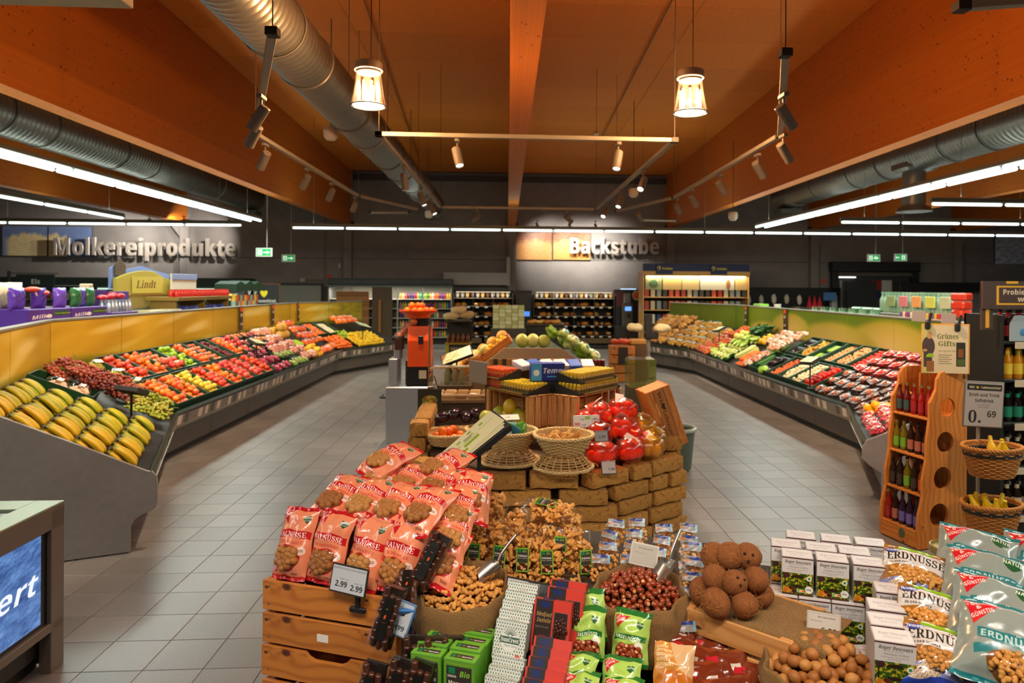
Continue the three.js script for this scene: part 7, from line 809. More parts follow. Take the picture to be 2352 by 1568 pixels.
const walnut = [walG(24, 16, 1), walG(24, 16, 4)], walLow = walG(12, 8, 2), WAL = [M('#a86a2c', 0.6), M('#965a20', 0.6), M('#b47a38', 0.6)];
const hazT = noiseTex(64, 64, (u, v) => { const s = 0.5 + 0.5 * wrapN(u, v * 0.2, 16, 2); return v > 0.8 || v < 0.02 ? mix3([206, 164, 112], [184, 140, 90], s) : mix3([150, 62, 22], [116, 40, 14], s); }), HAZ = [[1, 1, 1], [1.15, 1.1, 1.05], [0.85, 0.8, 0.78]].map((c) => new THREE.MeshPhysicalMaterial({ map: hazT, roughness: 0.3, clearcoat: 0.3, clearcoatRoughness: 0.3, color: new THREE.Color(...c) }));
const hazel = lathe([[0, -0.0105], [0.004, -0.0103], [0.0075, -0.0088], [0.0098, -0.004], [0.0103, 0.001], [0.009, 0.006], [0.005, 0.0108], [0.0015, 0.0128], [0, 0.0132]], 14);
// pillow bag: two puffed faces meeting in flat crimped ends
function pillow(w, l, t, s, nu = 18, nv = 22, bump = 0.003) {
  const face = (sg) => surf((u, v) => { const x = sg > 0 ? u * 2 - 1 : 1 - u * 2, y = v * 2 - 1, e = Math.max(0, 1 - Math.pow(Math.abs(y) / 0.9, 4)), f = Math.pow(Math.max(0, 1 - Math.pow(Math.abs(x), 2.6)), 0.6) * Math.pow(e, 0.55), wr = nz(x * 2.3 + s, y * 3 - s, s) * 0.012 * (0.3 + f) + bump * nz(x * 9 + s, y * 11, 2 * s) * f + 0.006 * nz(x * 14, y * 1.5, s) * Math.pow(Math.abs(y), 3); return [x * w / 2 * (0.93 + 0.07 * Math.pow(Math.abs(y), 2)) + 0.006 * nz(y * 2, s), y * l / 2 + 0.008 * nz(x * 2, s + 4), sg * f * t / 2 + wr + 0.012 * nz(x * 1.2 + s, y * 1.2)]; }, nu, nv);
  const a = face(1), b = face(-1), ub = b.attributes.uv; for (let i = 0; i < ub.count; i++) ub.setX(i, 1 - ub.getX(i)); return mergeGeometries([a, b]);
}
const frontZ = (x, y, t) => Math.pow(Math.max(0, 1 - Math.pow(Math.abs(x), 2.6)), 0.6) * Math.pow(Math.max(0, 1 - Math.pow(Math.abs(y) / 0.9, 4)), 0.55) * t / 2;
function windowNuts(geo, n, w, l, t, cx, cy, rx, ry, r, scale = 1, s = 1) { const L = [], s0 = seed; seed = s * 77; for (let i = 0; i < n; i++) { const a = i * 2.4, q = Math.sqrt((i + 0.5) / n), x = cx + Math.cos(a) * q * rx, y = cy + Math.sin(a) * q * ry; L.push(at(geo, x * w / 2, y * l / 2, frontZ(x, y, t) + r * 0.35 + R(-0.002, 0.002), R(0, 6), R(0, 6), R(0, 6), scale)); } seed = s0; return joinUv(L.map((g) => { g = g.index ? g.toNonIndexed() : g; if (!g.attributes.uv) g.setAttribute('uv', new THREE.Float32BufferAttribute(new Float32Array(g.attributes.position.count * 2), 2)); return g; })); }
const windowFilm = (w, l, t, cx, cy, rx, ry, r) => surf((u, v) => { const a = u * 2 * PI, q = v, x = cx + Math.cos(a) * q * rx * 1.12, y = cy + Math.sin(a) * q * ry * 1.12; return [x * w / 2, y * l / 2, frontZ(x, y, t) + r * 1.5 * (1 - Math.pow(q, 4)) + 0.002 + 0.003 * nz(x * 9, y * 9)]; }, 20, 5);
const heart = (c, x, y, s) => { c.beginPath(); c.moveTo(x, y + s * 0.9); c.bezierCurveTo(x - s * 1.5, y, x - s * 0.8, y - s, x, y - s * 0.35); c.bezierCurveTo(x + s * 0.8, y - s, x + s * 1.5, y, x, y + s * 0.9); c.fill(); };
// --- red walnut bags
{
  const map = canvas(320, 480, (c, w, h) => { c.fillStyle = '#e88a64'; c.fillRect(0, 0, w, h); c.fillStyle = '#c2141c'; c.fillRect(0, 0, w, 26); c.fillRect(0, h - 30, w, 30); c.save(); c.translate(36, 64); c.rotate(-0.5); c.beginPath(); c.moveTo(-40, -46); c.lineTo(96, -40); c.lineTo(20, 74); c.fill(); c.fillStyle = '#f6d8cc'; c.font = 'bold 24px ' + F1; c.fillText('GUT &', -14, -10); c.fillText('GÜNSTIG', -10, 16, 70); c.restore(); c.fillStyle = '#1f4a2c'; heart(c, 262, 78, 34); c.fillStyle = '#e8e2d0'; c.font = 'bold 19px ' + F1; c.fillText('NATUR', 232, 78); c.font = '9px ' + F1; c.fillText('BELASSEN', 240, 92);
    c.strokeStyle = '#c86a4a'; c.lineWidth = 2; for (const x of [130, 170]) { c.beginPath(); c.ellipse(x, 110, 24, 18, 0.3, 0, 7); c.stroke(); } c.fillStyle = '#c2141c'; c.beginPath(); c.moveTo(6, 170); c.quadraticCurveTo(160, 140, 312, 166); c.lineTo(312, 214); c.quadraticCurveTo(160, 188, 6, 218); c.fill(); c.fillStyle = '#f8e4d8'; c.font = 'bold 46px serif'; c.fillText('WALNÜSSE', 18, 202, 284); c.fillStyle = '#c2141c'; c.font = 'bold 26px serif'; c.fillText('IN DER SCHALE', 66, 244, 200); c.beginPath(); c.ellipse(160, 338, 112, 86, 0, 0, 7); c.fill(); c.fillStyle = '#7a3c1a'; c.beginPath(); c.ellipse(160, 338, 102, 78, 0, 0, 7); c.fill(); c.fillStyle = '#f2d6c8'; c.beginPath(); c.ellipse(268, 288, 32, 28, 0, 0, 7); c.fill(); c.fillStyle = '#7a3c2c'; c.fillRect(250, 280, 36, 4); c.fillRect(250, 290, 36, 4); c.fillStyle = '#c2141c'; c.fillRect(16, 262, 62, 36); heart(c, 60, 424, 11); c.fillStyle = '#3a1c14'; c.font = 'bold 17px ' + F1; c.fillText('EDEKA', 210, 440); });
  const pm = printM(map, 0.26, { clearcoat: 0.6, clearcoatRoughness: 0.16 }), W = 0.17, L = 0.28, T = 0.085, G = [1, 2, 3, 4].map((s) => pillow(W, L, T, s * 3.1)), nuts = [1, 2].map((s) => windowNuts(walLow, 17, W, L, T, 0, -0.41, 0.58, 0.27, 0.014, 0.85, s)), film = windowFilm(W, L, T, 0, -0.41, 0.6, 0.28, 0.014);
  let k = 0; const bag = (pos, u, h, v, e, s = 1) => { const t = item('walnut_bag', 'red and peach bag of walnuts with a nut window, ' + pos, 'nut bag', u, h, v, e, undefined, s); mesh('bag', G[k % 4], pm, t); stuffOf(mesh('nuts', nuts[k % 2], WAL[k % 3], t)); mesh('window_film', film, FILM, t); k++; };
  [[-1.16, 'leftmost of the standing front row', 0.05], [-1.0, 'second from left in the standing front row', -0.06], [-0.835, 'third from left in the standing front row', -0.1], [-0.69, 'rightmost of the standing front row', -0.16]].forEach(([u, p, z], i) => bag(p, u, 0.915, 0.175 - i * 0.005, [-0.38, R(-0.12, 0.12), z]));
  [[-1.08, 'left end of the lying front row'], [-0.93, 'second from left in the lying front row'], [-0.79, 'third from left in the lying front row'], [-0.645, 'right end of the lying front row']].forEach(([u, p], i) => bag(p, u, 1.055, 0.0 + i * 0.012, [-1.12, 0.1 - 0.08 * i, -0.12 + i * 0.04]));
  [[-1.0, 1.085, -0.22, 'left in the lying middle row'], [-0.85, 1.08, -0.2, 'middle of the lying middle row'], [-0.7, 1.085, -0.19, 'right in the lying middle row'], [-0.99, 1.155, -0.27, 'highest of all on top of the heap'], [-0.74, 1.135, -0.31, 'second highest at the back of the heap']].forEach(([u, h, v, p], i) => bag(p, u, h, v, [-1.2, 0.3 - i * 0.13, -0.35 + 0.1 * (i % 3)]));
  [[-0.545, 0.9, 0.1, 'lowest of the right flank'], [-0.55, 0.97, 0.02, 'second lowest of the right flank'], [-0.565, 1.03, -0.08, 'third of the right flank'], [-0.56, 1.055, -0.2, 'fourth of the right flank, near the sign stalk'], [-0.6, 1.0, -0.33, 'rearmost of the right flank']].forEach(([u, h, v, p], i) => bag(p, u, h, v, [-0.95, 0.62, -0.5 + 0.05 * i]));
}
// --- date packs in clear lids
{
  const dateG = wobble(new THREE.CapsuleGeometry(0.0115, 0.024, 4, 8), 0.004, 70, 2), L = [], s0 = seed; seed = 4242; for (let i = 0; i < 22; i++) L.push(at(dateG, -0.024 + 0.024 * (i % 3) + R(-0.003, 0.003), -0.085 + 0.024 * Math.floor(i / 3), 0.006 + R(0, 0.006), R(0, 0.5), 0, R(-0.5, 0.5))); seed = s0;
  const dates = join(L), DM = [M('#3a1a0c', 0.25), M('#482210', 0.25)], TR = M('#1a120e', 0.35), lid = cb(0.082, 0.212, 0.045, 0.006), sleeve = canvas(64, 160, (c) => { c.fillStyle = '#0d0b0a'; c.fillRect(0, 0, 64, 160); c.fillStyle = '#c8501c'; c.beginPath(); c.ellipse(32, 70, 8, 12, 0.4, 0, 7); c.fill(); c.fillStyle = '#8a7a60'; c.fillRect(22, 30, 20, 3); c.font = '8px ' + F1; c.fillText('Medjoul', 18, 100); }), SL2 = printM(sleeve, 0.35);
  let k = 0; const pack = (pos, u, h, v, e, blue) => { const t = item('date_pack', 'dark clear lidded pack of dates, ' + pos, 'date pack', u, h, v, e); mesh('tray', cb(0.08, 0.21, 0.012, 0.004), TR, t, [0, 0, -0.018]); stuffOf(mesh('dates', dates, DM[k++ % 2], t)); mesh('lid', lid, FILM, t, [0, 0, 0.003]); mesh('sleeve', at(prism([[-0.018, -0.062], [-0.012, -0.07], [0.012, -0.07], [0.018, -0.062], [0.018, 0.062], [0.012, 0.07], [-0.012, 0.07], [-0.018, 0.062]], 0.0015), 0, 0, 0.0262), M('#0b0908', 0.4), t); mesh('print', at(new THREE.PlaneGeometry(0.03, 0.11), 0, 0, 0.0282), SL2, t); if (blue) { mesh('blue_end', cb(0.084, 0.014, 0.047, 0.003), M('#3f77b8', 0.4), t, [0, -0.1, 0.002]); } };
  pack('leaning highest against the walnut bags', -0.545, 0.93, 0.21, [-0.35, 0.1, -0.4]); pack('lying below the highest one, blue end to the front', -0.605, 0.84, 0.28, [-1.1, 0.5, -0.1], true); pack('tall one standing against the crate face', -0.62, 0.79, 0.39, [-0.22, 0.1, -0.22]);
  [['standing in front at the lower left corner', -0.6, 0.6, 0.54], ['second from left in the lower front row', -0.515, 0.61, 0.51], ['third from left in the lower front row', -0.45, 0.605, 0.49]].forEach(([p, u, h, v], i) => pack(p, u, h, v, [-0.16, 0.05, -0.1 - 0.02 * i])); [[-0.5, 0.645, 0.42], [-0.43, 0.64, 0.4], [-0.38, 0.635, 0.37]].forEach(([u, h, v], i) => pack(['left', 'middle', 'right'][i] + ' one of the second row behind the lower front packs', u, h, v, [-0.15, 0.3, 0]));
  [[-0.6, 0.76, 0.2], [-0.6, 0.76, 0.12], [-0.59, 0.79, 0.05]].forEach(([u, h, v], i) => pack(['first', 'second', 'third'][i] + ' one standing sideways behind the peanut sack', u, h, v, [-0.1, 1.2, 0]));
}
// --- peanut bags of clear film
{
  const W = 0.125, L = 0.25, T = 0.08, fillG = (s) => { const P = [], s0 = seed; seed = s * 991; for (let i = 0; i < 95; i++) { const x = R(-0.86, 0.86), y = R(-0.84, 0.62), z = R(-0.82, 0.82), f = frontZ(x, y, T); P.push(at(peaLow, x * W / 2, y * L / 2, z * f, R(0, 6), R(0, 6), R(0, 6), 1.05)); } seed = s0; return joinUv(P); };
  const fills = [fillG(1), fillG(2), fillG(3)], films = [1, 2, 3].map((s) => pillow(W, L, T * 1.06, s * 2.3, 16, 20, 0.004)), lab = printM(canvas(96, 160, (c) => { c.fillStyle = '#6fae2c'; c.fillRect(0, 0, 96, 160); c.fillStyle = '#3a3530'; c.fillRect(8, 10, 80, 90); c.fillStyle = '#0f7a4a'; c.fillRect(12, 12, 26, 20); c.fillStyle = '#7ab83a'; c.font = 'italic bold 20px ' + F1; c.fillText('Bio', 46, 30); c.fillStyle = '#e8e4d8'; c.font = 'bold 17px ' + F1; c.fillText('Erdnüsse', 12, 60, 72); c.font = '7px ' + F1; c.fillText('geröstet · in der Schale', 12, 72, 72); c.fillStyle = '#4a1c14'; c.fillRect(8, 102, 80, 50); for (let i = 0; i < 26; i++) { c.fillStyle = ['#e0b878', '#8a2c1c', '#f0dcb0', '#c88a3a'][i % 4]; c.beginPath(); c.ellipse(12 + (i * 29) % 74, 106 + (i * 17) % 42, 7, 5, i, 0, 7); c.fill(); } }), 0.35), labG = surf((u, v) => [-0.029 + 0.058 * u, -0.05 + 0.1 * v, 0.003 * Math.sin(u * PI) + 0.0015 * nz(u * 3, v * 3)], 4, 5);
  let k = 0; const bag = (pos, u, h, v, e, label, s = 1) => { const t = item('peanut_bag', (label ? 'clear bag of peanuts with a green and dark label, ' : 'clear bag of peanuts, ') + pos, 'nut bag', u, h, v, e, undefined, s); stuffOf(mesh('peanuts', fills[k % 3], PEA[k % 3], t)); mesh('film', films[k % 3], FILM, t); if (label) mesh('label', labG, lab, t, [R(-0.012, 0.012), -0.002, T * 0.53], [0, 0, R(-0.08, 0.08)]); k++; };
  [-0.695, -0.585, -0.47, -0.345, -0.235].forEach((u, i) => bag(`${['leftmost', 'second from left', 'middle one', 'fourth from left', 'rightmost'][i]} of the labelled front row`, u, 0.752, -0.33 - 0.008 * i, [-0.2, R(-0.1, 0.1), R(-0.05, 0.05) + 0.03], true));
  [-0.78, -0.66, -0.54, -0.42, -0.3, -0.19].forEach((u, i) => bag(`${['first', 'second', 'third', 'fourth', 'fifth', 'sixth'][i]} from the left in the second row`, u, 0.79, -0.43, [-0.22, R(-0.15, 0.15), R(-0.08, 0.08)], i === 5)); [-0.74, -0.6, -0.46, -0.33, -0.2].forEach((u, i) => bag(`${['first', 'second', 'third', 'fourth', 'fifth'][i]} from the left in the rear row`, u, 0.82, -0.53, [-0.3, R(-0.2, 0.2), R(-0.1, 0.1)], false)); bag('lying flat on top of the rear row at right', -0.3, 0.925, -0.5, [-1.35, 0.2, 1.3], true); bag('lying on top of the rear row at left', -0.62, 0.93, -0.5, [-1.3, 0.1, 1.5], false); bag('standing at the right end beside the small nut bags', -0.115, 0.75, -0.4, [-0.2, 0.7, 0], true);
  one('bag_support', cb(0.85, 0.1, 0.4), M('#3a2614', 0.8), 'dark riser under the rear peanut bags', 'riser', [0, 0, 0]); lay(scene.children.at(-1), -0.45, 0.65, -0.55);
}
// --- burlap sacks with loose nuts
const burlapT = noiseTex(256, 256, (u, v) => { const a = Math.sin(u * 2 * PI * 46 + 0.6 * nz(v * 20, u * 8)), b = Math.sin(v * 2 * PI * 46 + 0.6 * nz(u * 20, v * 8, 3)), k = 0.5 + 0.25 * (a + b) + 0.25 * nz(u * 30, v * 30, 2); return mix3([84, 58, 28], [166, 126, 72], Math.max(0, Math.min(1, k))); }, { rep: [1 / 0.2, 1 / 0.2] }), burlapB = noiseTex(256, 256, (u, v) => grey(128 + 60 * Math.max(Math.sin(u * 2 * PI * 46), Math.sin(v * 2 * PI * 46))), { rep: [1 / 0.14, 1 / 0.14], data: true });
const BURLAP = new THREE.MeshStandardMaterial({ map: burlapT, bumpMap: burlapB, bumpScale: 0.0018, roughness: 0.95, side: THREE.DoubleSide });
function sack(label, u, h, v, r, H, s, dip) { // dip: how much lower the front of the rim hangs
  const t = item('burlap_sack', label, 'sack', u, h, v); const prof = (q, a) => { const k = q < 0.8 ? q / 0.8 : 1, in2 = Math.max(0, (q - 0.8) / 0.2), fold = 0.012 * nz(Math.cos(a) * 3 + s, Math.sin(a) * 3, k * 2) + 0.008 * Math.sin(a * 9 + s * 2 + 2 * nz(k * 3, s)) * k, R0 = r * (0.9 + 0.2 * Math.sin(Math.min(1, k * 0.95) * PI * 0.75) - 0.1 * k) + fold; const top = H * (1 - dip * (0.5 + 0.5 * Math.sin(a)) * k) + 0.012 * nz(Math.cos(a) * 2 + 5, Math.sin(a) * 2 + s) * k; return [R0 - 0.02 * in2 - 0.004 * (in2 > 0), top * k + 0.006 * Math.sin(in2 * PI) - 0.07 * in2 * in2]; };
  const g = surf((a0, q) => { const a = -a0 * 2 * PI, [R0, y] = prof(q, a); return [Math.cos(a) * R0, y, Math.sin(a) * R0]; }, 72, 30), uv = g.attributes.uv; for (let i = 0; i < uv.count; i++) uv.setXY(i, uv.getX(i) * r * 6.5, uv.getY(i) * H * 1.4); mesh('cloth', g, BURLAP, t); return t;
}
function fillSack(name, geo, ms, label, group, u, h, v, r, n, dome, d, lie) { // loose nuts on a low mound, one by one
  const P = []; let tries = 0; while (P.length < n && tries++ < 60000) { const lay2 = P.length < n * 0.64 ? 0 : 1, q = r * Math.sqrt(rnd()) * (lay2 ? 0.9 : 1), a = R(0, 2 * PI), x = Math.cos(a) * q, z = Math.sin(a) * q, y = dome * (1 - q * q / (r * r)) + lay2 * d * 0.72 - 0.04 * (z / r) * 0.6 - (lay2 ? 0 : 0), md = lay2 ? d * 0.92 : d * 0.8; if (P.some((p) => Math.hypot(p[0] - x, p[1] - y, p[2] - z) < md)) continue; P.push([x, y, z]); }
  P.forEach(([x, y, z], i) => { const o = one(name, Array.isArray(geo) ? geo[i % geo.length] : geo, ms[i % ms.length], label, name, [0, 0, 0], null, group); lay(o, u + x, h + y, v + z, lie ? [PI / 2 + R(-0.5, 0.5), R(0, 6), R(-0.4, 0.4)] : [R(0, 6), R(0, 6), R(0, 6)], R(0.94, 1.1)); });
}
sack('open burlap sack of loose peanuts with a steel scoop', -0.45, 0.585, 0.12, 0.185, 0.255, 1, 0.2); fillSack('peanut', peanut, PEA, 'loose peanut in the burlap sack with the scoop', 'loose peanuts in the sack', -0.45, 0.775, 0.12, 0.155, 175, 0.045, 0.026, true);
sack('open burlap sack of loose hazelnuts with a scoop', 0.2, 0.585, -0.07, 0.185, 0.24, 4, 0.14); fillSack('hazelnut', hazel, HAZ, 'loose hazelnut in the burlap sack with the scoop', 'loose hazelnuts in the sack', 0.2, 0.775, -0.07, 0.155, 190, 0.05, 0.0215, false);
sack('low open burlap sack of loose walnuts in the front', 0.83, 0.56, 0.14, 0.185, 0.18, 7, 0.12); fillSack('walnut', walnut, WAL, 'loose walnut in the low burlap sack', 'loose walnuts in the sack', 0.84, 0.7, 0.14, 0.165, 100, 0.045, 0.039, false);
function scoop(label, u, h, v, e) { const t = item('scoop', label, 'scoop', u, h, v, e), ST = M('#b8b2a8', 0.25, { metalness: 0.9, side: THREE.DoubleSide }); mesh('bowl', surf((a, q) => { const w = (a - 0.5) * PI, rr = 0.036 * (1 - 0.06 * q); return [Math.sin(w) * rr, -Math.cos(w) * rr + 0.012, -0.055 + 0.1 * q * (1 - 0.25 * Math.abs(Math.sin(w)))]; }, 16, 8), ST, t); mesh('back', at(new THREE.CircleGeometry(0.036, 20, PI, PI), 0, 0.012, -0.055), ST, t); mesh('handle', tube([[0, -0.005, -0.055], [0, 0.015, -0.085], [0, 0.03, -0.13], [0, 0.04, -0.175]], 0.006, 14, 8), ST, t); }
scoop('steel scoop stuck in the loose peanuts', -0.365, 0.865, 0.1, [0.5, -0.75, 0.1]); scoop('steel scoop stuck in the loose hazelnuts', 0.285, 0.86, -0.12, [0.6, -0.5, 0.1]);
// --- small clear nut bags with blue labels
{
  const W = 0.1, L = 0.13, T = 0.055, G = [1, 2].map((s) => pillow(W, L, T, s * 5.3, 12, 14, 0.004)), F2 = [1, 2].map((s) => { const P = [], s0 = seed; seed = s * 55; for (let i = 0; i < 40; i++) { const x = R(-0.8, 0.8), y = R(-0.8, 0.4), f = frontZ(x, y, T); P.push(at(peaLow, x * W / 2, y * L / 2, R(-0.8, 0.8) * f, R(0, 6), R(0, 6), R(0, 6), [0.8, 0.45, 0.8])); } seed = s0; return joinUv(P); }), lm = printM(canvas(96, 72, (c) => { c.fillStyle = '#8d8a88'; c.fillRect(0, 0, 96, 72); c.fillStyle = '#1c2c7a'; c.fillRect(26, 0, 56, 26); c.fillStyle = '#b06a3a'; c.fillRect(4, 26, 22, 22); c.fillStyle = '#55504a'; c.fillRect(4, 4, 22, 20); c.fillStyle = '#6ab0c8'; c.fillRect(84, 4, 8, 60); c.fillStyle = '#4a4a4a'; c.font = '9px ' + F1; c.fillText('Cashewkerne', 30, 38, 52); c.fillText('200 g', 30, 52); }), 0.3);
  let k = 0; const b = (u, h, v, e, pos) => { const t = item('small_nut_bag', 'small clear nut bag with a blue and grey label, ' + pos, 'nut bag', u, h, v, e); stuffOf(mesh('nuts', F2[k % 2], [PEA[1], M('#d2a66a', 0.6)][k % 2], t)); mesh('film', G[k % 2], FILM, t); mesh('label', surf((p, q) => [-0.038 + 0.076 * p, 0.016 + 0.036 * q, 0.005 * Math.sin(p * PI) + 0.005 * nz(p * 4 + k, q * 3, k)], 8, 5), lm, t, [0, 0, T * 0.5]); k++; };
  for (let r = 0; r < 4; r++) for (let c = 0; c < 4; c++) b(0.01 + c * 0.115 + R(-0.012, 0.012), 0.765 + r * 0.022 + (c % 2) * 0.015, -0.31 - r * 0.085, [-0.55 + R(-0.1, 0.1), R(-0.3, 0.3), R(-0.15, 0.15)], `${['front', 'second', 'third', 'rear'][r]} row behind the hazelnuts, ${['first', 'second', 'third', 'fourth'][c]} from the left`);
  for (let r = 0; r < 6; r++) b(0.395 + R(-0.01, 0.01), 0.68 + r * 0.036, 0.0 - r * 0.062, [-0.5, R(-0.2, 0.2), R(-0.1, 0.1)], `${['frontmost and lowest', 'second', 'third', 'fourth', 'fifth', 'rearmost'][r]} in the column between hazelnuts and coconuts`);
  one('bag_support', cb(0.55, 0.1, 0.42), M('#3a2614', 0.8), 'dark riser under the small clear nut bags', 'riser', [0, 0, 0]); lay(scene.children.at(-1), 0.2, 0.65, -0.45);
}
// --- coconuts on a small crate with a burlap runner
{
  const t = item('fruit_crate', 'small pale wooden crate under the coconuts with a burlap cloth over its corner', 'wooden crate', 0.62, 0.585, -0.1, [0, -0.42, 0]), W = 0.42, D = 0.32; for (let i = 0; i < 2; i++) for (const s of [-1, 1]) { mesh('slat', cb(W, 0.085, 0.012, 0.002), WOODC[i], t, [0, 0.06 + i * 0.1 - 0.01, s * D / 2]); mesh('end_slat', cb(0.014, 0.17, D, 0.002), WOODC[2], t, [s * W / 2, 0.1, 0]); } for (const x of [-1, 1]) for (const z of [-1, 1]) mesh('corner_block', cb(0.045, 0.19, 0.045), WOODC[0], t, [x * (W / 2 - 0.025), 0.1, z * (D / 2 - 0.025)]); mesh('bottom_board', cb(W, 0.012, D), WOODC[1], t, [0, 0.18, 0]);
  for (let k = 0; k < 3; k++) mesh('staple', cb(0.002, 0.012, 0.002), M('#4a3a2a', 0.5), t, [-W / 2 + 0.02, 0.05 + k * 0.05, D / 2 + 0.007]);
  const cl = surf((a, b) => { const x = -0.1 + 0.34 * a, f = b < 0.45 ? 0 : (b - 0.45) / 0.55; return [x + 0.02 * nz(b * 4, a), 0.198 - f * 0.19 + 0.006 * nz(a * 7, b * 7), -0.1 + (b < 0.45 ? b / 0.45 * 0.275 : 0.275 + 0.02 * f) + 0.008 * nz(a * 9, b * 3) * f]; }, 24, 24), uv = cl.attributes.uv; for (let i = 0; i < uv.count; i++) uv.setXY(i, uv.getX(i) * 0.34, uv.getY(i) * 0.45); const c = one('burlap_runner', cl, BURLAP, 'burlap cloth hanging over the front of the small coconut crate', 'cloth', [0, 0, 0]); lay(c, 0.7, 0.585, -0.1, [0, -0.42, 0]);
  const cocoT = noiseTex(128, 128, (u, v) => { const f = 0.5 + 0.5 * wrapN(u, v * 0.3, 60, 4), g = 0.5 + 0.5 * wrapN(u, v, 8, 7); return mix3([158, 92, 34], [84, 44, 14], 0.6 * f + 0.35 * g); }), cm = new THREE.MeshStandardMaterial({ map: cocoT, bumpMap: cocoT, bumpScale: 0.004, roughness: 0.9 }), cg = [0, 1].map((s) => { const g = ball(0.058, 26, 18), p = g.attributes.position; for (let i = 0; i < p.count; i++) { const x = p.getX(i), y = p.getY(i), z = p.getZ(i), k = 1 + 0.035 * nz(x * 20 + s * 4, y * 12, z * 20) + 0.02 * nz(x * 70, y * 30, z * 70), a = Math.atan2(z, x); p.setXYZ(i, x * k * (1 + 0.025 * Math.cos(3 * a)), y * k * 1.1, z * k * (1 + 0.025 * Math.cos(3 * a))); } g.computeVertexNormals(); return g; }), FB = M('#b87a34', 0.9), EYEM = M('#2a1608', 0.9);
  const hair = (s) => { const L = [], s0 = seed; seed = 300 + s; for (let i = 0; i < 34; i++) { const d = V(R(-1, 1), R(-1, 1), R(-1, 1)).normalize(), e = V(R(-1, 1), R(-1, 1), R(-1, 1)).normalize(), a = d.clone().multiplyScalar(0.06); L.push(tube([a.toArray(), d.clone().addScaledVector(e, 0.25).normalize().multiplyScalar(0.066).toArray(), d.clone().addScaledVector(e, 0.6).normalize().multiplyScalar(R(0.066, 0.088)).toArray()], 0.0006, 5, 3)); } seed = s0; return join(L); }, hg = [hair(1), hair(2)];
  [[0.494, 0.831, 0.025, 'front left one of the heap', 0.88], [0.592, 0.831, 0.008, 'front right one of the heap', 0.82], [0.437, 0.827, -0.068, 'low left one behind the front pair', 0.84], [0.535, 0.840, -0.094, 'low middle one hidden behind the front pair', 0.84], [0.646, 0.831, -0.094, 'low right one beside the white boxes', 0.84], [0.486, 0.894, -0.043, 'middle layer left one', 0.80], [0.556, 0.894, -0.017, 'middle layer front one with dark eyes', 0.80], [0.629, 0.898, -0.060, 'middle layer right one', 0.80], [0.474, 0.945, -0.119, 'top layer left one', 0.80], [0.535, 0.957, -0.103, 'top layer middle one', 0.88], [0.601, 0.953, -0.128, 'top layer right one', 0.88]].forEach(([u, h, v, p, s], i) => { const o = item('coconut', 'hairy brown coconut, ' + p, 'coconut', u, h, v, [i % 3 === 1 ? 1.2 : R(0, 3), i % 3 === 1 ? 0 : R(0, 3), R(-0.5, 0.5)], undefined, s); mesh('shell', cg[i % 2], cm, o); stuffOf(mesh('fibres', hg[i % 2], FB, o)); if (i === 3 || i === 6 || i === 10) for (let k = 0; k < 3; k++) { const a = k * 2.1 + i; mesh('eye', ball(0.0065, 8, 6), EYEM, o, [Math.cos(a) * 0.019, 0.0605, Math.sin(a) * 0.019]); } });
}
